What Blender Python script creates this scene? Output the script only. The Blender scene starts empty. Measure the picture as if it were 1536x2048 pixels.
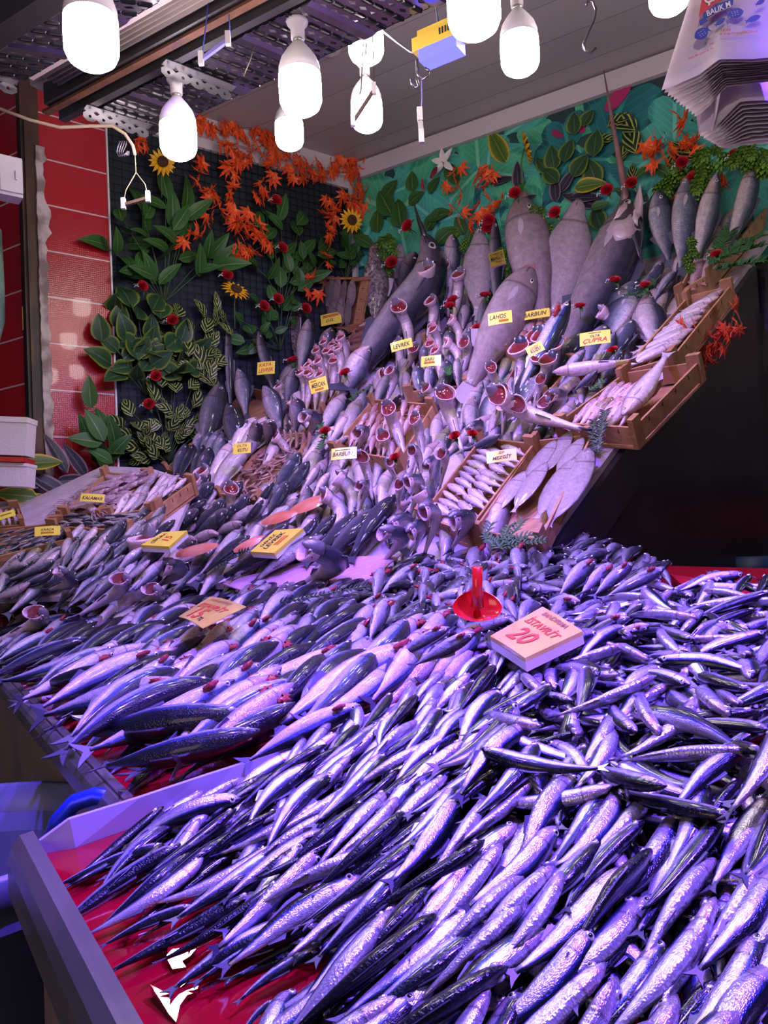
import bpy, math, random
from mathutils import Vector as V, Matrix
R = random.Random(7)
SC = bpy.context.scene
COL = SC.collection
PI = math.pi
# ------------------------------------------------------------------ camera
FPX = 1600.0
CAM = V((0, 0, 1.45))
_p, _r = math.radians(2.36), math.radians(2.86)
_R0, _U0 = V((1, 0, 0)), V((0, -math.sin(_p), math.cos(_p)))
CF = V((0, math.cos(_p), math.sin(_p)))
CR = _R0 * math.cos(_r) - _U0 * math.sin(_r)
CU = _R0 * math.sin(_r) + _U0 * math.cos(_r)
def ray(px, py):
    return CF + CR * ((px - 768) / FPX) - CU * ((py - 1024) / FPX)
def atd(px, py, d):
    return CAM + ray(px, py) * d
def hit(px, py, pl, off=0.0):
    p, n = pl
    r = ray(px, py); dn = r.dot(n)
    if abs(dn) < 1e-6: return None
    t = ((p + n * off) - CAM).dot(n) / dn
    return CAM + r * t if t > 0 else None
def proj(P):
    d = P - CAM; z = d.dot(CF)
    if z < 0.02: return None
    return (768 + FPX * d.dot(CR) / z, 1024 - FPX * d.dot(CU) / z, z)
cd = bpy.data.cameras.new('camera'); cam = bpy.data.objects.new('camera', cd); COL.objects.link(cam)
cd.sensor_fit = 'VERTICAL'; cd.sensor_height = 36; cd.sensor_width = 36; cd.lens = FPX / 2048 * 36
cd.clip_start = 0.02
M = Matrix((CR, CU, -CF)).transposed().to_4x4(); M.translation = CAM
cam.matrix_world = M; SC.camera = cam
# ------------------------------------------------------------------ world frame of the shop
Z0 = 1.45
Wd = V((-.846, .533, 0)).normalized()      # along the back wall, away to the left
Dd = V((.743, .669, 0)).normalized()       # up the display / along the left wall
Ed = V((-.54, .84, 0)).normalized()        # along the table's front edge
Nd = V((.84, .54, 0)).normalized()         # into the table
P1 = V((.443, 2.2, Z0 - .01))
Sup = (Dd + V((0, 0, .742))).normalized()
Sn = Sup.cross(Wd); Sn = (Sn if Sn.z > 0 else -Sn).normalized()
S = (P1, Sn)
Tn = V((-.158 * .743, -.158 * .669, 1)).normalized()
T = (V((0, 0, Z0 - .395)), Tn)
M0 = V((1.66, 3.41, 0)); Mn = V((-Dd.x, -Dd.y, 0)); Mn = V((-Wd.y, Wd.x, 0)); Mn = Mn if Mn.y < 0 else -Mn
MU = (M0, Mn)
LC = V((-.08, 4.5, 0)); Dl = V((.796, .605, 0)).normalized(); Ln = V((Dl.y, -Dl.x, 0)).normalized()
LW = (LC, Ln)
CEIL = hit(740, 325, MU).z
def tz(x, y): return Z0 - .395 + .158 * (.743 * x + .669 * y)
SLn = V((-.0612, -.595, 1)).normalized(); SL = (V((-1.32, 2.75, Z0 + .005)), SLn)   # low shelf in front of the left wall
def onleft(px, py): return px < 330 and py < 1205
def surf(px, py, off=0.0):
    if onleft(px, py): return hit(px, py, SL, off)
    return surf2(px, py, off)
def surf2(px, py, off=0.0):
    a = hit(px, py, T, off); b = hit(px, py, S, off)
    if a is None: return b
    if b is None: return a
    da, db = (a - CAM).dot(CF), (b - CAM).dot(CF)
    return a if da < db else b
def surfn(px, py):
    if onleft(px, py): return SLn
    a = hit(px, py, T); b = hit(px, py, S)
    if a is None: return Sn
    if b is None: return Tn
    return Tn if (a - CAM).dot(CF) < (b - CAM).dot(CF) else Sn
# ------------------------------------------------------------------ mesh builder
class MB:
    def __init__(s): s.v = []; s.f = []; s.uv = []; s.m = []; s.sm = []
    def add(s, vs, fs, uvs=None, mat=0, smooth=True, mx=None):
        o = len(s.v)
        if mx is not None: vs = [mx @ V(v) for v in vs]
        s.v.extend([tuple(v) for v in vs])
        for f in fs:
            s.f.append(tuple(i + o for i in f)); s.m.append(mat); s.sm.append(smooth)
            s.uv.extend([(uvs[i] if uvs else (0.0, 0.0)) for i in f])
        return s
    def join(s, o, mx=None, matoff=0):
        k = len(s.v)
        s.v.extend([tuple(mx @ V(v)) for v in o.v] if mx is not None else o.v)
        s.f.extend([tuple(i + k for i in f) for f in o.f]); s.m.extend([m + matoff for m in o.m])
        s.sm.extend(o.sm); s.uv.extend(o.uv); return s
    def box(s, c, sx, sy, sz, mx=None, mat=0):
        x, y, z = c; a, b, d = sx / 2, sy / 2, sz / 2
        vs = [(x + i * a, y + j * b, z + k * d) for i in (-1, 1) for j in (-1, 1) for k in (-1, 1)]
        fs = [(0, 1, 3, 2), (4, 6, 7, 5), (0, 4, 5, 1), (2, 3, 7, 6), (0, 2, 6, 4), (1, 5, 7, 3)]
        return s.add(vs, fs, None, mat, False, mx)
    def prism(s, top, bot, mat=0):
        n = len(top); vs = list(top) + list(bot)
        fs = [tuple(range(n)), tuple(range(2 * n - 1, n - 1, -1))]
        for i in range(n):
            j = (i + 1) % n; fs.append((i, i + n, j + n, j))
        return s.add(vs, fs, None, mat, False)
    def slab(s, pts, n, th, mat=0):
        return s.prism(pts, [p - n * th for p in pts], mat)
    def beam(s, a, b, w, h, up=V((0, 0, 1)), mat=0):
        a = V(a); b = V(b); x = (b - a).normalized(); y = up.cross(x).normalized(); z = x.cross(y)
        q = [y * w / 2 + z * h / 2, -y * w / 2 + z * h / 2, -y * w / 2 - z * h / 2, y * w / 2 - z * h / 2]
        return s.prism([a + k for k in q], [b + k for k in q], mat)
    def tube(s, pts, r, n=6, mat=0, cap=True):
        pts = [V(p) for p in pts]; vs = []; fs = []
        up = V((0, 0, 1)); N = len(pts)
        pu = None
        for i, p in enumerate(pts):
            t = (pts[min(i + 1, N - 1)] - pts[max(i - 1, 0)]).normalized()
            if pu is None:
                a = t.cross(up)
                if a.length < .1: a = t.cross(V((1, 0, 0)))
            else: a = pu - t * pu.dot(t)
            a.normalize(); pu = a; b = t.cross(a)
            rr = r[i] if isinstance(r, (list, tuple)) else r
            for k in range(n):
                th = 2 * PI * k / n; vs.append(p + (a * math.cos(th) + b * math.sin(th)) * rr)
        for i in range(N - 1):
            for k in range(n):
                k2 = (k + 1) % n; fs.append((i * n + k, i * n + k2, (i + 1) * n + k2, (i + 1) * n + k))
        if cap: fs.append(tuple(range(n))[::-1]); fs.append(tuple(range((N - 1) * n, N * n)))
        uvs = [(i / max(1, N - 1), k / n) for i in range(N) for k in range(n)]
        return s.add(vs, fs, uvs, mat, True)
    def lathe(s, prof, n=24, mx=None, mat=0, smooth=True):
        vs = []; fs = []; N = len(prof)
        for r, z in prof:
            for k in range(n):
                th = 2 * PI * k / n; vs.append((r * math.cos(th), r * math.sin(th), z))
        for i in range(N - 1):
            for k in range(n):
                k2 = (k + 1) % n; fs.append((i * n + k, i * n + k2, (i + 1) * n + k2, (i + 1) * n + k))
        if prof[0][0] > 1e-5: fs.append(tuple(range(n))[::-1])
        if prof[-1][0] > 1e-5: fs.append(tuple(range((N - 1) * n, N * n)))
        return s.add(vs, fs, None, mat, smooth, mx)
    def mesh(s, name, mats):
        me = bpy.data.meshes.new(name); me.from_pydata(s.v, [], s.f)
        me.polygons.foreach_set('use_smooth', s.sm); me.polygons.foreach_set('material_index', s.m)
        ul = me.uv_layers.new(name='UVMap')
        ul.data.foreach_set('uv', [c for u in s.uv for c in u])
        for m in (mats if isinstance(mats, (list, tuple)) else [mats]): me.materials.append(m)
        me.update(); return me
    def obj(s, name, mats, parent=None, mx=None):
        o = bpy.data.objects.new(name, s.mesh(name, mats)); COL.objects.link(o)
        if parent: o.parent = parent
        if mx is not None: o.matrix_local = mx
        return o
def tag(o, label, cat, group=None, kind=None):
    o['label'] = label; o['category'] = cat
    if group: o['group'] = group
    if kind: o['kind'] = kind
    return o
def struct(o): o['kind'] = 'structure'; return o
def empty(name, loc, label=None, cat=None, group=None, mx=None):
    o = bpy.data.objects.new(name, None); COL.objects.link(o); o.empty_display_size = .05
    if mx is not None: o.matrix_world = mx
    else: o.location = loc
    if label: tag(o, label, cat, group)
    return o
def meobj(name, me, parent=None, mx=None):
    o = bpy.data.objects.new(name, me); COL.objects.link(o)
    if parent: o.parent = parent
    if mx is not None: o.matrix_local = mx
    return o
def frame(o, x, z):
    x = x.normalized(); y = z.cross(x).normalized(); z = x.cross(y)
    m = Matrix((x, y, z)).transposed().to_4x4(); m.translation = o; return m
def local_thing(name, origin, label, cat, group=None):
    """an Empty at origin; parts built in world coords get parented with inverse offset"""
    return empty(name, origin, label, cat, group)
def wpart(mb, name, mats, parent):
    o = mb.obj(name, mats); par = parent
    o.parent = par; loc = V((0, 0, 0)); q = par
    while q: loc += q.location; q = q.parent
    o.location = -loc if par.parent is None else V((0, 0, 0))
    return o
# ------------------------------------------------------------------ materials
MATS = {}
def lin(c):
    f = lambda u: u / 12.92 if u <= .04045 else ((u + .055) / 1.055) ** 2.4
    return tuple(f(x / 255.0) for x in c) + (1.0,)
def mat(name, col, rough=.5, metal=0.0, coat=0.0, noise=None, bump=0.0, bscale=40, emit=None, estr=1.0, trans=0.0, col2=None, nscale=8, spec=.5, alpha=1.0):
    if name in MATS: return MATS[name]
    m = bpy.data.materials.new(name); m.use_nodes = True; nt = m.node_tree; b = nt.nodes['Principled BSDF']
    c = lin(col) if max(col) > 1.0 else tuple(col) + (1.0,)
    b.inputs['Base Color'].default_value = c; b.inputs['Roughness'].default_value = rough
    b.inputs['Metallic'].default_value = metal; b.inputs['Coat Weight'].default_value = coat
    b.inputs['Coat Roughness'].default_value = .08
    b.inputs['Specular IOR Level'].default_value = spec
    b.inputs['Transmission Weight'].default_value = trans; b.inputs['Alpha'].default_value = alpha
    if col2 is not None:
        tc = nt.nodes.new('ShaderNodeTexCoord'); nz = nt.nodes.new('ShaderNodeTexNoise'); nz.inputs['Scale'].default_value = nscale
        nz.inputs['Detail'].default_value = 4
        mp = nt.nodes.new('ShaderNodeMapping'); nt.links.new(tc.outputs['Object'], mp.inputs[0]); nt.links.new(mp.outputs[0], nz.inputs['Vector'])
        if noise: mp.inputs['Scale'].default_value = noise
        rp = nt.nodes.new('ShaderNodeValToRGB'); rp.color_ramp.elements[0].position = .38; rp.color_ramp.elements[1].position = .62
        rp.color_ramp.elements[0].color = c; rp.color_ramp.elements[1].color = lin(col2) if max(col2) > 1 else tuple(col2) + (1,)
        nt.links.new(nz.outputs[0], rp.inputs[0]); nt.links.new(rp.outputs[0], b.inputs['Base Color'])
    if bump:
        tc = nt.nodes.new('ShaderNodeTexCoord'); nz = nt.nodes.new('ShaderNodeTexNoise'); nz.inputs['Scale'].default_value = bscale
        bp = nt.nodes.new('ShaderNodeBump'); bp.inputs['Strength'].default_value = bump; bp.inputs['Distance'].default_value = .01
        nt.links.new(tc.outputs['Object'], nz.inputs['Vector']); nt.links.new(nz.outputs[0], bp.inputs['Height']); nt.links.new(bp.outputs[0], b.inputs['Normal'])
    if emit is not None:
        b.inputs['Emission Color'].default_value = lin(emit) if max(emit) > 1 else tuple(emit) + (1,)
        b.inputs['Emission Strength'].default_value = estr
    MATS[name] = m; return m
def ramp(nt, stops, interp='LINEAR'):
    rp = nt.nodes.new('ShaderNodeValToRGB'); cr = rp.color_ramp; cr.interpolation = interp
    while len(cr.elements) < len(stops): cr.elements.new(.5)
    for e, (p, c) in zip(cr.elements, stops): e.position = p; e.color = tuple(c) + (1,) if len(c) == 3 else c
    return rp
def fish_mat(name, stops, metal=.25, rough=.3, scale=34, bumps=.25, head=None, blotch=.06, coat=.5, spots=None, lines=.10, wrinkle=.005):
    """colour by v (0 belly .. 1 back) with gill line and scaly bump"""
    m = bpy.data.materials.new(name); m.use_nodes = True; nt = m.node_tree; b = nt.nodes['Principled BSDF']; L = nt.links
    uv = nt.nodes.new('ShaderNodeUVMap'); sp = nt.nodes.new('ShaderNodeSeparateXYZ'); L.new(uv.outputs[0], sp.inputs[0])
    oi = nt.nodes.new('ShaderNodeObjectInfo')
    va = nt.nodes.new('ShaderNodeVectorMath'); va.operation = 'ADD'; sc_ = nt.nodes.new('ShaderNodeVectorMath'); sc_.operation = 'MULTIPLY'; sc_.inputs[1].default_value = (3.2, 1, 1); L.new(uv.outputs[0], sc_.inputs[0]); L.new(sc_.outputs[0], va.inputs[0])
    cx = nt.nodes.new('ShaderNodeCombineXYZ'); ml = nt.nodes.new('ShaderNodeMath'); ml.operation = 'MULTIPLY'; ml.inputs[1].default_value = 37.0
    L.new(oi.outputs['Random'], ml.inputs[0]); L.new(ml.outputs[0], cx.inputs[2]); L.new(cx.outputs[0], va.inputs[1])
    nz = nt.nodes.new('ShaderNodeTexNoise'); nz.inputs['Scale'].default_value = 3.5; nz.inputs['Detail'].default_value = 5; L.new(va.outputs[0], nz.inputs['Vector'])
    s1 = nt.nodes.new('ShaderNodeMath'); s1.operation = 'MULTIPLY_ADD'; s1.inputs[1].default_value = blotch * 4; s1.inputs[2].default_value = -blotch * 2
    L.new(nz.outputs[0], s1.inputs[0])
    s2 = nt.nodes.new('ShaderNodeMath'); s2.operation = 'ADD'; L.new(sp.outputs[1], s2.inputs[0]); L.new(s1.outputs[0], s2.inputs[1])
    rp = ramp(nt, stops); L.new(s2.outputs[0], rp.inputs[0]); out = rp.outputs[0]
    # fine vertical muscle lines
    wv = nt.nodes.new('ShaderNodeTexWave'); wv.inputs['Scale'].default_value = 14; wv.inputs['Distortion'].default_value = 1.5; L.new(uv.outputs[0], wv.inputs['Vector'])
    mx = nt.nodes.new('ShaderNodeMix'); mx.data_type = 'RGBA'; mx.blend_type = 'MULTIPLY'; mx.inputs[0].default_value = lines
    L.new(out, mx.inputs[6]); L.new(wv.outputs[0], mx.inputs[7]); out = mx.outputs[2]
    # head tint and gill line along u
    hr = ramp(nt, [(0, (1, 1, 1)), (.765, (1, 1, 1)), (.785, (.30, .22, .25)), (.80, head or (1, .9, .92)), (.93, head or (1, .9, .92)), (1, (.55, .5, .55))])
    L.new(sp.outputs[0], hr.inputs[0])
    m2 = nt.nodes.new('ShaderNodeMix'); m2.data_type = 'RGBA'; m2.blend_type = 'MULTIPLY'; m2.inputs[0].default_value = .85
    L.new(out, m2.inputs[6]); L.new(hr.outputs[0], m2.inputs[7]); out = m2.outputs[2]
    vo = nt.nodes.new('ShaderNodeTexVoronoi'); vo.inputs['Scale'].default_value = scale
    mp = nt.nodes.new('ShaderNodeMapping'); mp.inputs['Scale'].default_value = (2.2, .8, 1); L.new(uv.outputs[0], mp.inputs[0]); L.new(mp.outputs[0], vo.inputs['Vector'])
    if spots:
        v2 = nt.nodes.new('ShaderNodeTexNoise'); v2.inputs['Scale'].default_value = spots[1]; L.new(va.outputs[0], v2.inputs['Vector'])
        r2 = ramp(nt, [(.5, (0, 0, 0)), (.58, (1, 1, 1))]); L.new(v2.outputs[0], r2.inputs[0])
        m3 = nt.nodes.new('ShaderNodeMix'); m3.data_type = 'RGBA'; L.new(r2.outputs[0], m3.inputs[0]); L.new(out, m3.inputs[6]); m3.inputs[7].default_value = tuple(spots[0]) + (1,); out = m3.outputs[2]
    rnd = nt.nodes.new('ShaderNodeMapRange'); rnd.inputs[3].default_value = .72; rnd.inputs[4].default_value = 1.1; L.new(oi.outputs['Random'], rnd.inputs[0])
    c1 = nt.nodes.new('ShaderNodeMath'); c1.operation = 'COMPARE'; c1.inputs[1].default_value = .40; c1.inputs[2].default_value = .022; L.new(sp.outputs[1], c1.inputs[0])
    c2 = nt.nodes.new('ShaderNodeMath'); c2.operation = 'GREATER_THAN'; c2.inputs[1].default_value = .925; L.new(sp.outputs[0], c2.inputs[0])
    c3 = nt.nodes.new('ShaderNodeMath'); c3.operation = 'MULTIPLY'; L.new(c1.outputs[0], c3.inputs[0]); L.new(c2.outputs[0], c3.inputs[1])
    m6 = nt.nodes.new('ShaderNodeMix'); m6.data_type = 'RGBA'; L.new(c3.outputs[0], m6.inputs[0]); L.new(out, m6.inputs[6]); m6.inputs[7].default_value = (.04, .02, .03, 1); out = m6.outputs[2]
    vm = nt.nodes.new('ShaderNodeVectorMath'); vm.operation = 'SCALE'; L.new(out, vm.inputs[0]); L.new(rnd.outputs[0], vm.inputs['Scale'])
    n5 = nt.nodes.new('ShaderNodeTexNoise'); n5.inputs['Scale'].default_value = 8; n5.inputs['Detail'].default_value = 8; n5.inputs['Roughness'].default_value = .7; L.new(va.outputs[0], n5.inputs['Vector'])
    m5 = nt.nodes.new('ShaderNodeMapRange'); m5.inputs[1].default_value = .35; m5.inputs[2].default_value = .65; m5.inputs[3].default_value = .70; m5.inputs[4].default_value = 1.12; L.new(n5.outputs[0], m5.inputs[0])
    v5 = nt.nodes.new('ShaderNodeVectorMath'); v5.operation = 'SCALE'; L.new(vm.outputs[0], v5.inputs[0]); L.new(m5.outputs[0], v5.inputs['Scale']); L.new(v5.outputs[0], b.inputs['Base Color'])
    bp = nt.nodes.new('ShaderNodeBump'); bp.inputs['Strength'].default_value = bumps; bp.inputs['Distance'].default_value = .004
    L.new(vo.outputs[0], bp.inputs['Height'])
    nw = nt.nodes.new('ShaderNodeTexNoise'); nw.inputs['Scale'].default_value = 5; nw.inputs['Detail'].default_value = 6; L.new(va.outputs[0], nw.inputs['Vector'])
    b2 = nt.nodes.new('ShaderNodeBump'); b2.inputs['Strength'].default_value = .55; b2.inputs['Distance'].default_value = wrinkle; L.new(nw.outputs[0], b2.inputs['Height']); L.new(bp.outputs[0], b2.inputs['Normal']); L.new(b2.outputs[0], b.inputs['Normal'])
    b.inputs['Metallic'].default_value = metal; b.inputs['Roughness'].default_value = rough
    b.inputs['Coat Weight'].default_value = coat; b.inputs['Coat Roughness'].default_value = .12
    MATS[name] = m; return m
# ------------------------------------------------------------------ fish library
DK = (.012, .014, .028); IR = (.02, .05, .28); SV = (.50, .49, .54); WH = (.78, .61, .63); PK = (.80, .50, .50)
FM = {
 'anchovy': fish_mat('anchovy_skin', [(0, (.60, .56, .62)), (.20, (.52, .50, .58)), (.34, (.80, .78, .84)), (.52, (.62, .60, .70)), (.58, (.12, .13, .24)), (.63, (.02, .05, .34)), (.68, DK), (1, DK)], .6, .24, 30, .18, (1, .78, .82), .03, wrinkle=.0012),
 'mackerel': fish_mat('mackerel_skin', [(0, WH), (.40, (.58, .55, .62)), (.52, (.28, .28, .36)), (.58, (.03, .05, .12)), (.66, IR), (.72, DK), (1, DK)], .3, .26, 50, .35, None, .03, wrinkle=.003),
 'horse_mackerel': fish_mat('horse_mackerel_skin', [(0, (.60, .56, .58)), (.35, (.42, .40, .45)), (.55, (.16, .16, .20)), (.7, (.04, .045, .065)), (1, DK)], .3, .3, 44, .35, None, .1),
 'sea_bass': fish_mat('sea_bass_skin', [(0, (.55, .50, .52)), (.2, (.34, .31, .34)), (.42, (.10, .10, .13)), (.62, (.035, .038, .06)), (1, (.008, .009, .018))], .3, .32, 60, .5, (.8, .68, .62), .05),
 'pale_bass': fish_mat('pale_bass_skin', [(0, WH), (.42, (.60, .52, .56)), (.60, (.24, .24, .30)), (.8, (.06, .07, .11)), (1, (.02, .02, .04))], .15, .34, 60, .3, (.9, .74, .74), .05),
 'sea_bream': fish_mat('sea_bream_skin', [(0, WH), (.2, (.50, .48, .54)), (.45, (.17, .19, .27)), (.7, (.05, .06, .11)), (1, (.012, .012, .03))], .35, .3, 46, .6, (.75, .7, .75), .08),
 'red_mullet': fish_mat('red_mullet_skin', [(0, (.82, .66, .66)), (.4, (.66, .38, .38)), (.75, (.48, .20, .20)), (1, (.34, .12, .12))], .1, .3, 40, .3, (.9, .6, .6), .1),
 'pink_bream': fish_mat('pink_bream_skin', [(0, WH), (.5, (.80, .58, .62)), (.8, (.62, .32, .36)), (1, (.45, .20, .22))], .12, .3, 40, .3, (.95, .6, .6), .08),
 'white_fish': fish_mat('white_fish_skin', [(0, WH), (.5, (.80, .68, .72)), (.8, (.52, .42, .46)), (1, (.30, .25, .28))], .08, .35, 40, .2, (.95, .78, .78), .1),
 'flatfish': fish_mat('flatfish_skin', [(0, (.32, .25, .26)), (.5, (.42, .33, .36)), (1, (.30, .24, .26))], .05, .35, 90, .15, (1, 1, 1), .2, lines=.02),
 'grouper': fish_mat('grouper_skin', [(0, (.42, .33, .33)), (.5, (.32, .24, .25)), (1, (.20, .14, .15))], .05, .45, 120, .2, (.9, .8, .8), .2, lines=.0),
 'scorpion_fish': fish_mat('scorpion_fish_skin', [(0, (.46, .38, .38)), (.4, (.30, .24, .24)), (1, (.15, .11, .11))], .03, .5, 14, .8, (.8, .7, .7), .2, .3, ((.08, .06, .06), 9)),
 'swordfish': fish_mat('swordfish_skin', [(0, (.55, .48, .52)), (.3, (.36, .30, .35)), (.5, (.10, .09, .14)), (.8, (.03, .03, .05)), (1, (.02, .02, .03))], .35, .25, 80, .1, (1, .9, .95), .03, lines=.0),
 'marlin': fish_mat('marlin_skin', [(0, (.58, .46, .48)), (.35, (.46, .36, .40)), (.55, (.26, .21, .27)), (.75, (.06, .06, .10)), (1, (.03, .03, .05))], .35, .27, 80, .1, (.9, .8, .82), .04, lines=.0),
}
TAILM = mat('fin_dark', (.07, .07, .10), .4, .1, .4); TAILP = mat('fin_pale', (.42, .34, .38), .4, .0, .4); TAILR = mat('fin_rosy', (.50, .22, .22), .4, 0, .4)
EYEW = mat('eye_silver', (.75, .72, .72), .2, .5, .8); EYEB = mat('eye_pupil', (.005, .005, .008), .08, 0, 1)
GILL = mat('gill_red', (.13, .004, .010), .28, 0, .7, bump=.6, bscale=300, col2=(.30, .02, .03), nscale=60)
FRILL = mat('gill_frill', (.30, .008, .015), .35, 0, .5, bump=.5, bscale=400, col2=(.5, .04, .05), nscale=70)
FLESH = mat('throat_flesh', (.82, .64, .66), .3, 0, .5, col2=(.70, .44, .46), nscale=14, bump=.4, bscale=60)
MOUTH = mat('mouth_inside', (.35, .16, .17), .4, 0, .4)
# half heights (fraction of length) along t
PR = {
 'anchovy': ([(0, .016), (.06, .022), (.18, .042), (.35, .066), (.52, .088), (.68, .087), (.79, .082), (.88, .070), (.95, .048), (1, .012)], .62),
 'mackerel': ([(0, .014), (.06, .018), (.18, .045), (.35, .080), (.52, .098), (.68, .097), (.79, .084), (.88, .062), (.95, .036), (1, .008)], .78),
 'horse_mackerel': ([(0, .014), (.07, .020), (.2, .055), (.4, .100), (.56, .118), (.7, .115), (.79, .105), (.88, .082), (.95, .05), (1, .012)], .6),
 'sea_bass': ([(0, .034), (.06, .036), (.16, .05), (.35, .090), (.52, .115), (.68, .116), (.79, .102), (.88, .076), (.95, .047), (1, .016)], .7),
 'sea_bream': ([(0, .034), (.06, .040), (.16, .085), (.33, .155), (.5, .19), (.66, .195), (.79, .172), (.88, .132), (.95, .085), (1, .026)], .45),
 'red_mullet': ([(0, .026), (.06, .030), (.18, .06), (.38, .095), (.56, .11), (.7, .112), (.8, .10), (.89, .082), (.96, .055), (1, .02)], .7),
 'flatfish': ([(0, .03), (.05, .04), (.14, .11), (.3, .175), (.5, .20), (.68, .185), (.8, .155), (.9, .11), (.96, .07), (1, .02)], .14),
 'grouper': ([(0, .07), (.06, .075), (.16, .11), (.35, .18), (.52, .215), (.68, .22), (.79, .205), (.88, .165), (.95, .12), (1, .075)], .62),
 'scorpion': ([(0, .04), (.06, .05), (.16, .10), (.35, .20), (.5, .24), (.64, .23), (.74, .17), (.84, .13), (.93, .12), (1, .07)], .55),
 'swordfish': ([(0, .02), (.06, .03), (.18, .06), (.35, .09), (.52, .108), (.68, .11), (.79, .098), (.88, .076), (.95, .05), (1, .022)], .75),
}
PR['flattened'] = ([(0, .05), (.06, .07), (.16, .14), (.35, .22), (.52, .24), (.66, .22), (.76, .16), (.86, .11), (.94, .08), (1, .03)], .22)
def prof(pr, t):
    for (a, ha), (b, hb) in zip(pr, pr[1:]):
        if t <= b:
            k = (t - a) / (b - a); k = k * k * (3 - 2 * k) * .35 + k * .65
            return ha + (hb - ha) * k
    return pr[-1][1]
class Bend:
    """centre line bent by curvature: shape C (even), S, H (head end only), with total angles ay (towards +Y) and az (towards +Z)"""
    def __init__(s, shape='C', ay=0.0, az=0.0):
        N = 60; s.N = N; p = V((0, 0, 0)); yaw = pit = 0.0; s.P = []; s.X = []; s.Y = []; s.Z = []
        for i in range(N + 1):
            t = i / N
            w = {'C': 1.0, 'S': 2.2 * math.cos(2 * PI * t) , 'H': (5.2 if t > .68 else 0) * max(0, 1 - abs(t - .82) / .22), 'G': 4.2 * max(0, 1 - abs(t - .58) / .24), 'T': max(0, 2 - 4 * t)}[shape]
            yaw += ay * w / N; pit += az * w / N
            x = V((math.cos(yaw) * math.cos(pit), math.sin(yaw) * math.cos(pit), math.sin(pit)))
            y = V((-math.sin(yaw), math.cos(yaw), 0)); z = x.cross(y)
            s.P.append(p.copy()); s.X.append(x); s.Y.append(y); s.Z.append(z); p = p + x / N
        c = s.P[-1]; L = c.length; q = c.normalized().rotation_difference(V((1, 0, 0)))
        s.q = q; s.L = L
        if shape in 'HG':
            s.q = V((1, 0, 0)).rotation_difference(V((1, 0, 0))); s.L = s.P[int(N * .90)].x + .02 if shape == 'G' else 1.0
    def __call__(s, v):
        x, y, z = v; t = x * s.N; i = int(max(0, min(s.N, round(t)))); r = x - i / s.N
        p = s.P[i] + s.X[i] * r + s.Y[i] * y + s.Z[i] * z
        return (s.q @ p) / s.L
def bmap(mb, bend):
    mb.v = [tuple(bend(v)) for v in mb.v]; return mb
def body(pr, wr, ns=18, nr=10, t1=1.0, belly=1.0):
    mb = MB(); vs = []; uv = []; fs = []
    for i in range(ns + 1):
        k = i / ns; t = t1 * (1 - (1 - k) ** 1.25) if k > .5 else t1 * (k * 1.0 * (1 - .5 ** 1.25) / .5)
        h = prof(pr, t); w = h * wr * (1 - .0 * t)
        for j in range(nr):
            a = 2 * PI * j / nr; cz = math.cos(a); sy = math.sin(a)
            z = h * cz * (belly if cz < 0 else 1.0)
            y = w * (abs(sy) ** .85) * (1 if sy >= 0 else -1)
            if wr < .3: y = w * sy
            vs.append((t, y, z)); uv.append((t, (cz + 1) / 2))
    for i in range(ns):
        for j in range(nr):
            j2 = (j + 1) % nr; fs.append((i * nr + j, (i + 1) * nr + j, (i + 1) * nr + j2, i * nr + j2))
    fs.append(tuple(range(nr))); fs.append(tuple(range(ns * nr, (ns + 1) * nr))[::-1])
    return mb.add(vs, fs, uv)
def finplate(pts, th=.004):
    n = len(pts); mb = MB()
    vs = [(x, th, z) for x, z in pts] + [(x, -th, z) for x, z in pts]
    fs = [tuple(range(n)), tuple(range(2 * n - 1, n - 1, -1))] + [(i, i + n, (i + 1) % n + n, (i + 1) % n) for i in range(n)]
    return mb.add(vs, fs, None, 0, False)
def tailfin(h0, span, ln, fork):
    return finplate([(.02, h0), (-ln * .5, span * .62), (-ln, span), (-ln * .8, span * .55), (-ln * (1 - fork), 0), (-ln * .8, -span * .55), (-ln, -span), (-ln * .5, -span * .62), (.02, -h0)], .0035)
def eyeball(x, y, z, r, side):
    mb = MB(); n = 10
    for mt, pr_ in ((0, [(1, -.5), (1, .1), (.85, .3), (.5, .42)]), (1, [(.52, .40), (.4, .5), (0, .55)])):
        vs = []; fs = []
        for rr, d in pr_:
            for k in range(n):
                a = 2 * PI * k / n; vs.append((x + r * rr * math.cos(a), y + side * r * d, z + r * rr * math.sin(a)))
        for i in range(len(pr_) - 1):
            for k in range(n):
                k2 = (k + 1) % n; q = (i * n + k, i * n + k2, (i + 1) * n + k2, (i + 1) * n + k); fs.append(q if side < 0 else q[::-1])
        mb.add(vs, fs, None, mt)
    return mb
def frill(c, r, n=16, seed=0):
    """a frilly cluster of gill filaments standing out along +Z/+X around c"""
    rr = random.Random(seed); mb = MB(); vs = []; fs = []
    rings = [(0, .25), (.55, .42), (.95, .30), (1.2, .0), (.85, -.25), (.3, -.3)]
    for i, (a, h) in enumerate(rings):
        for k in range(n):
            th = 2 * PI * k / n; q = r * a * (1 + (.28 if i in (2, 3) else .05) * (1 if k % 2 else -1) + rr.uniform(-.08, .08))
            vs.append((c[0] + q * math.cos(th) * .9, c[1] + q * math.sin(th) * .9, c[2] + h * r + rr.uniform(-.08, .08) * r))
    for i in range(len(rings) - 1):
        for k in range(n):
            k2 = (k + 1) % n; fs.append((i * n + k, i * n + k2, (i + 1) * n + k2, (i + 1) * n + k))
    return mb.add(vs, fs)
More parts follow.
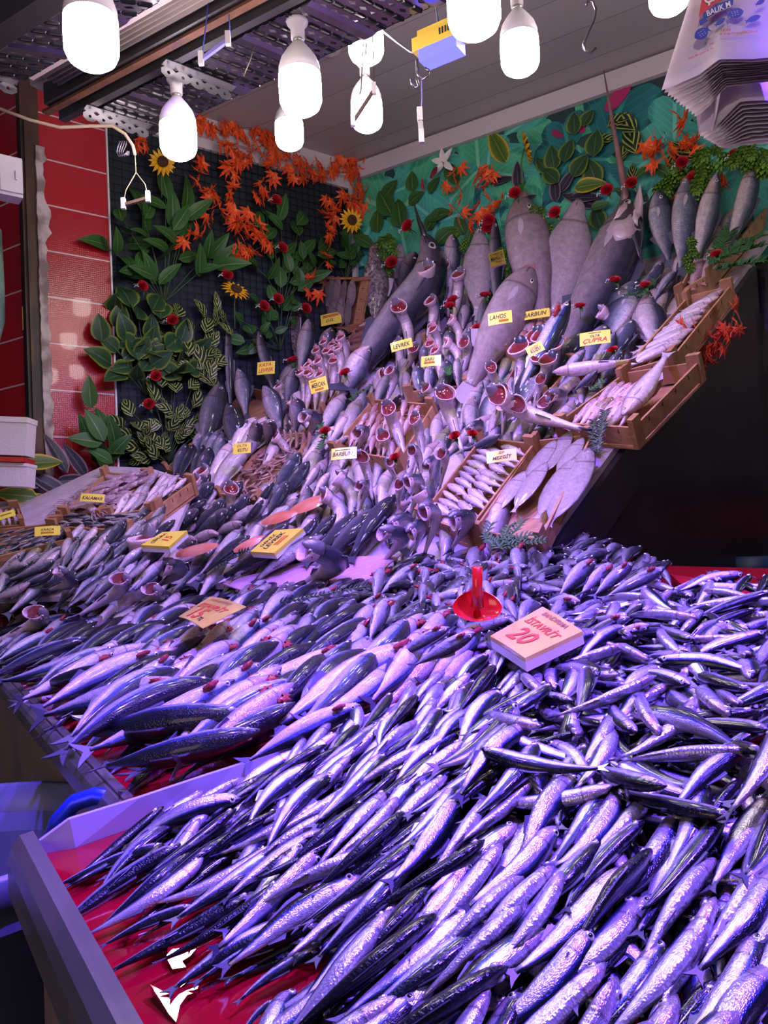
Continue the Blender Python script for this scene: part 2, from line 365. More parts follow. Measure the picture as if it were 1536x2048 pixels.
def cup(t0, r0, t1, r1, wr, n=14, zoff=0.0, seed=1):
    """flared opened gill cover"""
    rr = random.Random(seed); mb = MB(); vs = []; fs = []; rows = []
    for i in range(5):
        k = i / 4; rows.append((t0 + (t1 - t0) * k, r0 + (r1 - r0) * k ** .7, 0))
    for i in range(5):
        k = 1 - i / 4; rows.append((t0 + (t1 - t0) * k + .012, (r0 + (r1 - r0) * k ** .7) * .93, 1))
    for q, (t, r, _) in enumerate(rows):
        for k in range(n):
            a = 2 * PI * k / n; wob = 1 + .09 * math.sin(2 * a + seed) + .05 * math.sin(3 * a + 2 * seed)
            lift = (.05 * math.cos(a + .3 * seed)) * (1 if q in (3, 4, 5, 6) else .3)
            vs.append((t - lift * .6, r * wr * wob * math.sin(a), r * wob * math.cos(a) + zoff))
    N = len(rows)
    for i in range(N - 1):
        for k in range(n):
            k2 = (k + 1) % n; fs.append((i * n + k, i * n + k2, (i + 1) * n + k2, (i + 1) * n + k))
    return mb.add(vs, fs, [(.5, .1)] * len(vs))
def dome(t, r, wr, bulge, n=14, zoff=0.0):
    mb = MB(); vs = []; fs = []
    pr_ = [(1, 0), (.85, .35), (.6, .6), (.3, .8), (0, .85)]
    for rr, d in pr_:
        for k in range(n):
            a = 2 * PI * k / n; w = 1 + (.10 if k % 2 else -.10)
            vs.append((t + bulge * d, rr * r * wr * math.sin(a) * w, rr * r * math.cos(a) * w + zoff))
    for i in range(4):
        for k in range(n):
            k2 = (k + 1) % n; fs.append((i * n + k, i * n + k2, (i + 1) * n + k2, (i + 1) * n + k))
    return mb.add(vs, fs)
KIND = {}
def make_kind(kind, pname, skin, variants, tail=(.09, .12, .55), tm=None, eye=(.925, .018, .012), wr=None, ns=18, nr=10, feat='', belly=1.0, fins=True):
    pr, w0 = PR[pname]; w = wr or w0; out = []
    for vi, bd in enumerate(variants):
        if 'G' in feat and vi == 0: pr = [(a_, b_ * (.84 if a_ < .6 else .80)) for a_, b_ in pr]
        bend = Bend(*bd); h0 = prof(pr, 0); parts = []
        t1 = .80 if 'G' in feat else 1.0
        b = body(pr, w, ns, nr, t1, belly)
        if 'O' in feat: # open mouth
            hm = pr[-1][1]; n = 14
            vs = []; fs = []
            for i, (t, r) in enumerate([(.985, 1.0), (1.03, 1.12), (1.035, 1.0), (.99, .85), (.93, .55), (.90, .1)]):
                for k in range(n):
                    a = 2 * PI * k / n; vs.append((t + .03 * math.cos(a) * (1 if i < 4 else 0), hm * w * r * math.sin(a), hm * r * math.cos(a)))
            for i in range(5):
                for k in range(n):
                    k2 = (k + 1) % n; fs.append((i * n + k, (i + 1) * n + k, (i + 1) * n + k2, i * n + k2))
            parts.append(('mouth', MB().add(vs, fs), [MOUTH]))
        parts.insert(0, ('body', b, [FM[skin]]))
        parts.append(('tail_fin', tailfin(h0, tail[0], tail[1], tail[2]), [tm or TAILM]))
        if fins:
            hm = prof(pr, .55)
            d = finplate([(.62, prof(pr, .62) * .9), (.60, hm * 1.32), (.5, hm * 1.22), (.38, prof(pr, .38) * 1.1), (.36, prof(pr, .36) * .9)], .003)
            parts.append(('dorsal_fin', d, [tm or TAILM]))
            parts.append(('anal_fin', finplate([(.40, -prof(pr, .40) * .85), (.36, -prof(pr, .4) * 1.35), (.25, -prof(pr, .25) * 1.15), (.26, -prof(pr, .25) * .8)], .003), [tm or TAILM]))
            s = w * prof(pr, .70)
            for sd in (1, -1) if hm > .1 else ():
                hh = prof(pr, .7)
                pf = finplate([(.755, .06 * hh), (.72, .16 * hh), (.66, .13 * hh), (.60, -.05 * hh), (.66, -.12 * hh), (.73, -.06 * hh)], .0015)
                pf.v = [(x, sd * (w * hh * .97 + (.75 - x) * .03) + y, z - hh * .22) for x, y, z in pf.v]
                parts.append(('pectoral_fin', pf, [TAILP if skin in ('pale_bass', 'sea_bream', 'mackerel', 'white_fish', 'marlin', 'grouper') else (tm or TAILM)]))
        if 'G' in feat:
            h = prof(pr, .79)
            parts.append(('gill_cover', cup(.75, h * .97, .83, h * 1.28, max(w, .85), 16, 0, vi + 1), [FLESH]))
            parts.append(('gill', dome(.80, h * 1.16, max(w, .8), .03, 16, h * .12), [GILL]))
            hd = body([(0, .55 * h), (.4, .62 * h), (.8, .36 * h), (1, .06 * h)], .8, 8, 10)
            hd.v = [(.74 + x * .15, y * 1.35, z * .95 + h * .90 + x * h * .15) for x, y, z in hd.v]
            hd.uv = [(.86, .60)] * len(hd.uv)
            parts.append(('head', hd, [FM[skin]]))
            for sd in (1, -1): parts.append(('eye', eyeball(.83, sd * .58 * h, h * 1.12, h * .17, sd), [EYEW, EYEB]))
        elif eye:
            ex, ey, er = eye[0], eye[1], eye[2]
            sy = prof(pr, ex) * w
            for sd in (1, -1): parts.append(('eye', eyeball(ex, sd * sy * .93, ey, er, sd), [EYEW, EYEB]))
        if 'F' in feat:   # frilly gills poking out at the throat
            h = prof(pr, .8)
            for sd in (1, -1): parts.append(('gill', frill((.81, sd * h * w * .95, -h * .35), h * .62, 16, vi + sd), [FRILL]))
        if 'B' in feat:   # bill
            r = prof(pr, 1)
            bl = MB().tube([(.97, 0, 0), (1.05, 0, .006), (1.2, 0, .012), (1.48, 0, .02)], [r * 1.15, r * .95, r * .62, r * .12], 8)
            bl.v = [(x, y * 1.0, z * .8) for x, y, z in bl.v]
            parts.append(('bill', bl, [mat('bill_brown', (.20, .10, .10), .4, 0, .3, col2=(.30, .16, .15), nscale=12) if skin == 'marlin' else mat('bill_black', (.03, .025, .03), .35, 0, .4)]))
        for p in parts: bmap(p[1], bend)
        allm = MB(); mats = []
        for nm, mbx, ms in parts:
            allm.join(mbx, None, len(mats)); mats.extend(ms)
        out.append(dict(raw=[(nm, [V(v) for v in mbx.v], mbx, ms) for nm, mbx, ms in parts], parts=[(nm, mbx.mesh(kind + '_' + nm, ms)) for nm, mbx, ms in parts], mb=allm, mats=mats, one=allm.mesh(kind, mats)))
    KIND[kind] = out
CV = [('C', .3, .2), ('C', -.35, .5), ('S', .2, .35), ('C', .1, .75), ('C', -.1, -.6), ('S', -.2, -.4), ('C', .2, -.3)]
HV = [('H', .5, 0), ('H', .8, .2), ('H', .3, -.1), ('C', .3, .2)]
BV = [('H', 0, .55), ('H', .2, .8), ('H', -.2, .65)]
make_kind('anchovy', 'anchovy', 'anchovy', CV, (.055, .085, .5), eye=(.925, .010, .027), ns=16, nr=10)
make_kind('mackerel', 'mackerel', 'mackerel', CV, (.085, .10, .6), eye=(.93, .006, .017), ns=18)
make_kind('gutted_mackerel', 'mackerel', 'mackerel', [('C', .2, .25), ('C', .1, -.25), ('S', .2, .2)], (.085, .10, .6), eye=(.93, .006, .019), feat='F', ns=18)
make_kind('horse_mackerel', 'horse_mackerel', 'horse_mackerel', CV, (.085, .11, .6), eye=(.92, .02, .026))
make_kind('gutted_horse_mackerel', 'horse_mackerel', 'horse_mackerel', [('C', .2, .1), ('C', -.2, .2)], (.085, .11, .6), eye=(.92, .02, .026), feat='F')
make_kind('sea_bass', 'sea_bass', 'sea_bass', [('C', .25, 0), ('C', -.1, .2), ('H', .45, 0), ('S', .1, .2)], (.10, .13, .3), eye=(.93, .015, .018), ns=22, nr=12)
make_kind('pale_bass', 'sea_bass', 'pale_bass', [('C', .25, 0), ('C', -.1, .25), ('H', .55, 0), ('S', .1, .2)], (.10, .13, .3), eye=(.93, .015, .018), ns=20, nr=12)
make_kind('gilled_bass', 'sea_bass', 'pale_bass', [('G', 0, -1.75), ('G', .35, -1.6), ('G', -.4, -1.85)], (.10, .13, .3), eye=None, feat='G', ns=18, nr=12)
make_kind('sea_bream', 'sea_bream', 'sea_bream', [('C', .2, 0), ('H', .4, 0), ('H', .25, .15)], (.13, .14, .45), eye=(.90, .03, .027), ns=20, nr=12)
make_kind('gilled_bream', 'sea_bream', 'sea_bream', [('G', 0, -1.6), ('G', .3, -1.5)], (.13, .14, .45), eye=None, feat='G', wr=.5, ns=18, nr=12)
make_kind('pink_bream', 'red_mullet', 'pink_bream', [('C', .2, 0), ('H', .3, 0)], (.10, .13, .4), tm=TAILR, eye=(.91, .03, .024))
make_kind('gilled_pink_bream', 'red_mullet', 'pink_bream', [('G', 0, -1.6), ('G', .3, -1.5)], (.10, .13, .4), tm=TAILR, eye=None, feat='G')
make_kind('red_mullet', 'red_mullet', 'red_mullet', [('C', .3, 0), ('C', -.2, .3), ('S', 0, .3)], (.09, .12, .5), tm=TAILR, eye=(.91, .035, .022))
make_kind('whiting', 'sea_bass', 'white_fish', [('C', .2, 0), ('C', -.2, .3), ('S', 0, .2)], (.08, .10, .3), tm=TAILP, eye=(.93, .012, .02))
make_kind('sole', 'flatfish', 'flatfish', [('C', .08, 0), ('C', -.1, .06)], (.06, .07, 0), tm=TAILP, eye=(.93, .02, .010), fins=False, ns=20, nr=14)
make_kind('flatfish', 'flattened', 'flatfish', [('C', .12, 0)], (.08, .08, 0), tm=TAILP, eye=None, fins=False, ns=22, nr=16)
make_kind('grouper', 'grouper', 'grouper', [('C', 0, 0)], (.16, .14, 0), tm=TAILP, eye=(.86, .07, .022), feat='O', ns=26, nr=18)
make_kind('scorpion_fish', 'scorpion', 'scorpion_fish', [('C', .15, 0)], (.12, .12, 0), tm=TAILP, eye=(.90, .06, .022), feat='O', ns=24, nr=16, belly=.9)
make_kind('swordfish', 'swordfish', 'swordfish', [('C', 0, 0)], (.16, .10, .8), eye=(.90, .012, .022), feat='B', ns=28, nr=18)
make_kind('marlin', 'swordfish', 'marlin', [('C', 0, 0)], (.16, .10, .8), eye=(.95, .02, .016), feat='B', ns=28, nr=18, wr=.85)
BIGPX = 75
def place(kind, H, Tl, N, label, cat='fish', group=None, roll=0.0, var=None, parts=None, name=None, fat=1.0):
    """H, Tl: world points of snout and tail root; N: the side that shows"""
    vs = KIND[kind]; d = vs[(var if var is not None else R.randrange(len(vs))) % len(vs)]
    x = (H - Tl); L = x.length; x = x / L
    if kind.startswith('gilled'):
        N = N + (CAM - H).normalized() * 1.3; roll = 90 + (roll - 85) * .5; fat = min(fat, 1.1)
    N = (N - x * N.dot(x)).normalized(); B = x.cross(N)
    r = math.radians(roll); y = N * math.cos(r) + B * math.sin(r); z = x.cross(y)
    m = Matrix((x * L, y * L * fat, z * L * fat)).transposed().to_4x4(); m.translation = Tl
    nm = name or kind
    if parts is None:
        a, b = proj(H), proj(Tl)
        parts = bool(a and b and math.hypot(a[0] - b[0], a[1] - b[1]) > BIGPX)
    if parts:
        root = empty(nm, Tl, label, cat, group, mx=m)
        bd_ = root
        for pn, me in d['parts']:
            o_ = meobj(pn, me, bd_ if pn == 'eye' else root)
            if pn in ('body', 'head'): bd_ = o_
    else:
        root = meobj(nm, d['one'], None, m); tag(root, label, cat, group)
    return root
def fish(kind, h, t, label, lh=.03, lt=.02, roll=0.0, plane=None, N=None, **k):
    """snout pixel h, tail pixel t, lifts above the surface"""
    f = (lambda p, o: hit(p[0], p[1], plane, o)) if plane else (lambda p, o: hit(p[0], p[1], SL, o)) if onleft((h[0] + t[0]) / 2, (h[1] + t[1]) / 2) else (lambda p, o: surf2(p[0], p[1], o))
    Hp, Tp = f(h, lh), f(t, lt)
    dh, dt = (Hp - CAM).dot(CF), (Tp - CAM).dot(CF)
    if abs(dh - dt) > .32 and not plane:
        if dh < dt: Tp = atd(t[0], t[1], dh + .08)
        else: Hp = atd(h[0], h[1], dt + .08)
    n = N or (plane[1] if plane else surfn((h[0] + t[0]) / 2, (h[1] + t[1]) / 2))
    return place(kind, Hp, Tp, n, label, roll=roll, **k)

def widthfat(kind, H, Tl, wpx, pname):
    s = ((H + Tl) / 2 - CAM).dot(CF) / FPX; pr = PR[pname][0]
    return max(.35, min(2.6, wpx / 2 * s / ((H - Tl).length * max(p[1] for p in pr))))
def pathfish(kind, pname, knots, dT, dH, wpx, label, roll=0, thick=.8, name=None):
    """knots: (x, px, py) from tail (x=0) to snout (x=1) and beyond along the bill; depth runs dT..dH"""
    K = [(x, atd(px, py, dT + (dH - dT) * min(1.0, x))) for x, px, py in knots]
    def P(x):
        for i in range(len(K) - 1):
            if x <= K[i + 1][0] or i == len(K) - 2:
                a, b = K[i], K[i + 1]; p0 = K[max(0, i - 1)]; p3 = K[min(len(K) - 1, i + 2)]; t = (x - a[0]) / (b[0] - a[0]); h = b[0] - a[0]
                m0 = (b[1] - p0[1]) / max(1e-6, b[0] - p0[0]) * h; m1 = (p3[1] - a[1]) / max(1e-6, p3[0] - a[0]) * h
                if t < 0 or t > 1: return a[1] + (b[1] - a[1]) * t
                return a[1] * (2 * t ** 3 - 3 * t * t + 1) + m0 * (t ** 3 - 2 * t * t + t) + b[1] * (-2 * t ** 3 + 3 * t * t) + m1 * (t ** 3 - t * t)
    mid = P(.6); s = (mid - CAM).dot(CF) / FPX; f = wpx / 2 * s / max(p[1] for p in PR[pname][0]); d = KIND[kind][0]
    root = empty(name or kind, P(0), label, 'fish'); bd_ = root; r = math.radians(roll)
    for nm, vs, mbx, ms in d['raw']:
        out = []
        for v in vs:
            x = v.x; c = P(x); tg = (P(min(x + .01, K[-1][0])) - P(x - .01)).normalized(); n = (CAM - c).normalized(); n = (n - tg * n.dot(tg)).normalized(); b = tg.cross(n)
            y_ = n * math.cos(r) + b * math.sin(r); z_ = tg.cross(y_); out.append(tuple(c + y_ * (v.y * f * thick) + z_ * (v.z * f) - K[0][1] ))
        q = MB(); q.v = out; q.f = mbx.f; q.uv = mbx.uv; q.m = mbx.m; q.sm = mbx.sm; o_ = q.obj(nm, ms, bd_ if nm == 'eye' else root); bd_ = o_ if nm == 'body' else bd_
    root.location = K[0][1]; return root
# ------------------------------------------------------------------ the room
def vert(pt, z): return V((pt.x, pt.y, z))
FLOOR = Z0 - 1.3
def wall_from(a, b, z0, z1, n, th, name, m):
    mb = MB(); mb.slab([vert(a, z0), vert(b, z0), vert(b, z1), vert(a, z1)], n, th); o = mb.obj(name, m); struct(o); return o
NET = mat('net_cloth', (.012, .022, .035), .75, bump=.3, bscale=300)
mb = MB(); mb.slab([V((-7, -3, FLOOR)), V((8, -3, FLOOR)), V((8, 9, FLOOR)), V((-7, 9, FLOOR))], V((0, 0, 1)), .1)
struct(mb.obj('floor', mat('floor_grey', (.10, .09, .09), .4, col2=(.05, .05, .055), nscale=3)))
# left wall behind the greenery
lwe = LC - Dl * 1.422
wall_from(LC, lwe, FLOOR, CEIL, Ln, .12, 'wall_left', NET)
# wire mesh in front of it
mb = MB()
off = Ln * .02
for i in range(37):
    a = LC - Dl * (.02 + i * .038) + off; mb.beam(vert(a, Z0 - .3), vert(a, CEIL - .07), .0025, .0025, Ln)
for i in range(58):
    z = Z0 - .2 + i * .038
    if z < CEIL - .07: mb.beam(vert(LC + off, z), vert(lwe + off, z), .0025, .0025)
tag(mb.obj('wire_mesh', mat('wire_black', (.01, .012, .012), .5, .4)), 'black wire mesh fixed over the dark green wall behind the plastic plants', 'wire mesh')
# red tiles
def tile_mat(name, scale_u, udir):
    m = bpy.data.materials.new(name); m.use_nodes = True; nt = m.node_tree; b = nt.nodes['Principled BSDF']; L = nt.links
    uv = nt.nodes.new('ShaderNodeUVMap')
    bk = nt.nodes.new('ShaderNodeTexBrick'); bk.offset = 0.0; bk.inputs['Scale'].default_value = 1.0; bk.inputs['Brick Width'].default_value = .40
    bk.inputs['Row Height'].default_value = .205; bk.inputs['Mortar Size'].default_value = .0035; bk.inputs['Mortar Smooth'].default_value = .1
    bk.inputs['Color1'].default_value = (.42, .008, .018, 1); bk.inputs['Color2'].default_value = (.36, .006, .014, 1); bk.inputs['Mortar'].default_value = (.62, .50, .52, 1)
    L.new(uv.outputs[0], bk.inputs['Vector']); L.new(bk.outputs[0], b.inputs['Base Color'])
    ck = nt.nodes.new('ShaderNodeTexVoronoi'); ck.distance = 'CHEBYCHEV'; ck.inputs['Scale'].default_value = 110; ck.inputs['Randomness'].default_value = 0
    L.new(uv.outputs[0], ck.inputs['Vector'])
    bp = nt.nodes.new('ShaderNodeBump'); bp.inputs['Strength'].default_value = .35; bp.inputs['Distance'].default_value = .002
    L.new(ck.outputs[0], bp.inputs['Height']); L.new(bp.outputs[0], b.inputs['Normal'])
    b.inputs['Roughness'].default_value = .27; b.inputs['Coat Weight'].default_value = .1
    return m
TILE = tile_mat('red_wall_tile', 1, None)
def tiled(name, a, b, z0, z1, n, th, du=0.0, dz=0.0):
    mb = MB(); L = (b - a).length
    fr = [vert(a, z0), vert(b, z0), vert(b, z1), vert(a, z1)]
    mb.add(fr, [(0, 1, 2, 3)], [(du, z0 + dz), (du + L, z0 + dz), (du + L, z1 + dz), (du, z1 + dz)], 0, False)
    bk = [p - n * th for p in fr]
    mb.add(fr + bk, [(7, 6, 5, 4), (0, 4, 5, 1), (1, 5, 6, 2), (2, 6, 7, 3), (3, 7, 4, 0)], [(.1, .1)] * 8, 0, False)
    return struct(mb.obj(name, TILE))
post = LC - Dl * 1.745
tl = post + Ln * .03
tiled('wall_left_tile', lwe + Ln * .025, tl, FLOOR, CEIL, Ln, .14, .03, .06)
mb = MB(); e0 = lwe + Ln * .03
mb.beam(vert(e0, FLOOR), vert(e0, CEIL), .008, .012, Ln); mb.beam(vert(tl + Dl * .012, FLOOR), vert(tl + Dl * .012, CEIL), .014, .012, Ln)
struct(mb.obj('trim_1', mat('white_edge', (.70, .66, .66), .5)))
sw0 = post - Dl * .04; sw1 = sw0 + Wd * .55
tiled('wall_side', sw0 + Ln * .0, sw1, FLOOR, CEIL, V((-Dd.x, -Dd.y, 0)).normalized(), .1, .0, .03)
# shopfront post of black rusted steel with ragged plaster edge
pc = tl - Dd * .02
pt_ = empty('steel_post', vert(pc, FLOOR), 'black rusted steel post with ragged plaster strip beside the red tiles', 'post')
mb = MB()
mb.beam(vert(pc, FLOOR), vert(pc, hit(95, 235, LW).z + .25), .075, .06, Ln)
mb.beam(vert(pc + Ln * .035 - Dd * .02, FLOOR), vert(pc + Ln * .035 - Dd * .02, Z0 + 1.9), .012, .02, Ln)
wpart(mb, 'post_shaft', mat('rusted_black', (.025, .022, .022), .55, .3, col2=(.10, .05, .035), nscale=9, noise=(1, 1, .3)), pt_)
mb = MB(); vs = []; q = pc + Ln * .045 + Dd * .035
N = 70
for i in range(N + 1):
    z = Z0 + .05 + i * (1.75 / N); r1 = .012 + R.random() * .016 * (1 + 1.0 * (i > 52)); r0 = -.014 - R.random() * .006
    for u, o in ((r0, 0), (r1, 0), (r1, .014), (r0, .014)): vs.append(vert(q, z) + Dd * u - Ln * o)
fs = []
for i in range(N):
    for k in range(4):
        k2 = (k + 1) % 4; fs.append((i * 4 + k, i * 4 + k2, i * 4 + 4 + k2, i * 4 + 4 + k))
mb.add(vs, fs, None, 0, False)
wpart(mb, 'plaster_edge', mat('ragged_plaster', (.55, .48, .48), .8, col2=(.22, .17, .16), nscale=14), pt_)
# back wall + printed mural
mr = M0 - Wd * 1.2
wall_from(LC + Wd * .05, M0 + Wd * .1, FLOOR, CEIL + .05, Mn, .15, 'wall_back', mat('wall_back_grey', (.10, .09, .10), .7))
MURBG = mat('mural_dark', (.010, .022, .026), .35, col2=(.02, .07, .07), nscale=2.2)
def leafmat(name, a, b, c, edge=None, stripes=None, rough=.5, coat=.06):
    m = bpy.data.materials.new(name); m.use_nodes = True; nt = m.node_tree; bs = nt.nodes['Principled BSDF']; L = nt.links
    uv = nt.nodes.new('ShaderNodeUVMap'); sp = nt.nodes.new('ShaderNodeSeparateXYZ'); L.new(uv.outputs[0], sp.inputs[0])
    ab = nt.nodes.new('ShaderNodeMath'); ab.operation = 'ABSOLUTE'; L.new(sp.outputs[1], ab.inputs[0])
    st = [(0, c), (.05, c), (.09, a), (.72, b), (.84, edge or b), (1, edge or b)]
    rp = ramp(nt, st); L.new(ab.outputs[0], rp.inputs[0]); out = rp.outputs[0]
    w = nt.nodes.new('ShaderNodeMath'); w.operation = 'MULTIPLY_ADD'; w.inputs[1].default_value = -.55 if not stripes else -.45; L.new(ab.outputs[0], w.inputs[0]); L.new(sp.outputs[0], w.inputs[2])
    w2 = nt.nodes.new('ShaderNodeMath'); w2.operation = 'MULTIPLY'; w2.inputs[1].default_value = 24 if stripes else 44; L.new(w.outputs[0], w2.inputs[0])
    w3 = nt.nodes.new('ShaderNodeMath'); w3.operation = 'SINE'; L.new(w2.outputs[0], w3.inputs[0])
    r3 = ramp(nt, [(.35 if stripes else .80, (0, 0, 0)), (.75 if stripes else 1.0, (1, 1, 1))]); L.new(w3.outputs[0], r3.inputs[0])
    mx = nt.nodes.new('ShaderNodeMix'); mx.data_type = 'RGBA'; L.new(out, mx.inputs[6]); mx.inputs[7].default_value = tuple(stripes or c) + (1,)
    f = nt.nodes.new('ShaderNodeMath'); f.operation = 'MULTIPLY'; f.inputs[1].default_value = .9 if stripes else .5; L.new(r3.outputs[0], f.inputs[0]); L.new(f.outputs[0], mx.inputs[0])
    L.new(mx.outputs[2], bs.inputs['Base Color'])
    bs.inputs['Specular IOR Level'].default_value = .3; bs.inputs['Roughness'].default_value = rough; bs.inputs['Coat Weight'].default_value = coat; bs.inputs['Coat Roughness'].default_value = .25
    MATS[name] = m; return m
CLA = leafmat('print_clover_teal', (.05, .32, .26), (.07, .42, .33), (.15, .52, .42), (.04, .28, .24))
CLB = leafmat('print_clover_green', (.04, .32, .17), (.08, .43, .25), (.16, .52, .33), (.03, .27, .15))
CLD = leafmat('print_clover_deep', (.01, .12, .13), (.02, .18, .19), (.03, .26, .24), (.01, .08, .09))
CLM = mat('print_magenta', (.42, .02, .12), .4, col2=(.20, .01, .06), nscale=5); CLW = mat('print_stem', (.08, .22, .16), .5)
MURAL_O = hit(740, 325, MU)
def mpt(px, py, off): return hit(px, py, MU, off)
mb = MB(); mz0 = Z0 + 1.13
a0 = LC + Mn * .03 + Wd * .02; a1 = mr + Mn * .03
mb.slab([vert(a0, mz0), vert(a1, mz0), vert(a1, CEIL - .10), vert(a0, CEIL - .10)], Mn, .02)
def heart(n=22):
    o = []
    for i in range(n):
        t = 2 * PI * i / n; x = .5 * math.sin(t) ** 3 * (1); y = (13 * math.cos(t) - 5 * math.cos(2 * t) - 2 * math.cos(3 * t) - math.cos(4 * t)) / 30
        o.append((x * 1.05, y + .58))
    return o
rm = random.Random(3); lay = 0.0305
ups = V((0, 0, 1)); rt = -Wd
for i in range(64):
    cx = -0.0 + rm.random() * 3.1; cz = mz0 + rm.random() * (CEIL - .12 - mz0); sz = rm.uniform(.20, .36); a0_ = rm.random() * 6.28; mi = rm.choice([1, 1, 1, 2, 3, 3]); lay += .00006
    for q in range(3):
        aa = a0_ + q * 2.09 + rm.uniform(-.2, .2); s2 = sz * rm.uniform(.85, 1.1)
        vs = []; uvs = []; ok = True
        for hx, hy in [(0, .6)] + heart():
            u = (hx * math.cos(aa) - hy * math.sin(aa)) * s2; w = (hx * math.sin(aa) + hy * math.cos(aa)) * s2
            zz = cz + w; uu = cx + u
            zz = min(max(zz, mz0 + .002), CEIL - .102); uu = min(max(uu, .01), 3.15)
            vs.append(LC + rt * uu + Mn * (lay + q * .00002) + V((0, 0, zz))); uvs.append((hy, min(1, abs(hx) * 2)))
        n = len(vs) - 1
        mb.add(vs, [(0, 1 + k, 1 + (k + 1) % n) for k in range(n)], uvs, mi, False)
for (px, py, l, w, ang) in ((1245, 180, 95, 30, 48), (1115, 268, 30, 12, -40), (1160, 255, 28, 14, 130)):
    d = .13; c = mpt(px, py, .045); s = (c - CAM).dot(CF) / FPX; an = math.radians(ang); vs = []
    for i in range(16):
        t = 2 * PI * i / 16; x = math.cos(t) * l / 2; y = math.sin(t) * w / 2 * (1 - .3 * math.cos(t)) + .0012 * x * x * 2
        u = (x * math.cos(an) - y * math.sin(an)) * s; q = (x * math.sin(an) + y * math.cos(an)) * s
        vs.append(c + rt * u + ups * q)
    mb.add(vs, [tuple(range(16))], [(.5, .2)] * 16, 4, False)
mu = mb.obj('mural_panel', [MURBG, CLA, CLB, CLD, CLM]); tag(mu, 'printed mural of teal clover leaves on the back wall above the fish', 'mural')
mb = MB(); fz = CEIL - .055
mb.beam(vert(LC + Mn * .045, fz), vert(mr + Mn * .045, fz), .03, .09); mb.beam(vert(LC + Mn * .04 - Wd * .01, mz0), vert(LC + Mn * .04 - Wd * .01, CEIL), .03, .03, Mn)
struct(mb.obj('trim_2', mat('mural_border', (.55, .50, .52), .4)))
# ceiling of pale plastic planks, crown strip on the left wall
PL = bpy.data.materials.new('ceiling_planks'); PL.use_nodes = True; nt = PL.node_tree; b_ = nt.nodes['Principled BSDF']
uv_ = nt.nodes.new('ShaderNodeUVMap'); w_ = nt.nodes.new('ShaderNodeTexBrick'); w_.offset = 0
w_.inputs['Scale'].default_value = 1; w_.inputs['Brick Width'].default_value = 30; w_.inputs['Row Height'].default_value = .25; w_.inputs['Mortar Size'].default_value = .002
w_.inputs['Color1'].default_value = (.40, .36, .36, 1); w_.inputs['Color2'].default_value = (.36, .33, .33, 1); w_.inputs['Mortar'].default_value = (.16, .14, .14, 1)
nt.links.new(uv_.outputs[0], w_.inputs['Vector']); nt.links.new(w_.outputs[0], b_.inputs['Base Color']); b_.inputs['Roughness'].default_value = .35
mb = MB(); o0 = LC + Wd * .3 + Dd * .3
cs = [o0, o0 - Wd * 4.6, o0 - Wd * 4.6 - Dd * 3.0, o0 - Dd * 3.0]
cv = [vert(p, CEIL) for p in cs] + [vert(p, CEIL + .06) for p in cs]
mb.add(cv, [(0, 1, 2, 3), (7, 6, 5, 4), (0, 4, 5, 1), (1, 5, 6, 2), (2, 6, 7, 3), (3, 7, 4, 0)], [(0, 0), (4.6, 0), (4.6, 3.0), (0, 3.0)] * 2, 0, False)
struct(mb.obj('ceiling', PL))
mb = MB(); mb.beam(vert(LC + Ln * .03, CEIL - .04), vert(lwe + Ln * .03, CEIL - .04), .05, .10); mb.beam(vert(LC + Ln * .012, CEIL - .115), vert(lwe + Ln * .012, CEIL - .115), .02, .05)
struct(mb.obj('trim_3', mat('crown_white', (.62, .58, .60), .4)))
# neighbouring stall on the right, seen past the side panel
mb = MB(); bw0 = M0 + Wd * .1; bw1 = mr - Wd * .6; nb = Mn
fr = [vert(bw0, FLOOR), vert(bw1, FLOOR), vert(bw1, CEIL + .2), vert(bw0, CEIL + .2)]
L_ = (bw1 - bw0).length
mb.add(fr, [(0, 1, 2, 3)], [(0, 0), (L_, 0), (L_, CEIL + .2 - FLOOR), (0, CEIL + .2 - FLOOR)], 0, False)
TB = bpy.data.materials.new('stall_tiles'); TB.use_nodes = True; nt = TB.node_tree; b_ = nt.nodes['Principled BSDF']
uv_ = nt.nodes.new('ShaderNodeUVMap'); w_ = nt.nodes.new('ShaderNodeTexBrick'); w_.offset = .0
w_.inputs['Scale'].default_value = 1; w_.inputs['Brick Width'].default_value = .45; w_.inputs['Row Height'].default_value = .3; w_.inputs['Mortar Size'].default_value = .004
w_.inputs['Color1'].default_value = (.12, .105, .10, 1); w_.inputs['Color2'].default_value = (.10, .09, .09, 1); w_.inputs['Mortar'].default_value = (.03, .03, .03, 1)
nt.links.new(uv_.outputs[0], w_.inputs['Vector']); nt.links.new(w_.outputs[0], b_.inputs['Base Color']); b_.inputs['Roughness'].default_value = .3
struct(mb.obj('wall_right', TB))
RW = ((bw0 + V((0, 0, 1))), nb)
def rwband(name, y0, y1, m, off, th, label=None, cat=None):
    a = hit(1450, y0, RW, off); b = hit(1450, y1, RW, off); mb = MB(); d = (bw1 - bw0).normalized()
    p = vert(bw0 + nb * off, 0); q = vert(bw1 + nb * off, 0)
    mb.slab([vert(p, b.z), vert(q, b.z), vert(q, a.z), vert(p, a.z)], nb, th); o = mb.obj(name, m)
    if label: tag(o, label, cat)
    else: struct(o)
rwband('trim_4', 645, 700, mat('maroon_band', (.09, .006, .02), .4), .02, .018)
rwband('wall_shelf', 955, 985, mat('shelf_black', (.012, .012, .014), .4), .22, .2, 'black shelf on the dark tiled wall right of the side panel', 'shelf')
rwband('counter_front', 1000, 1080, mat('counter_maroon', (.16, .005, .014), .35), .28, .03, 'dark red counter front behind the black side panel', 'counter')
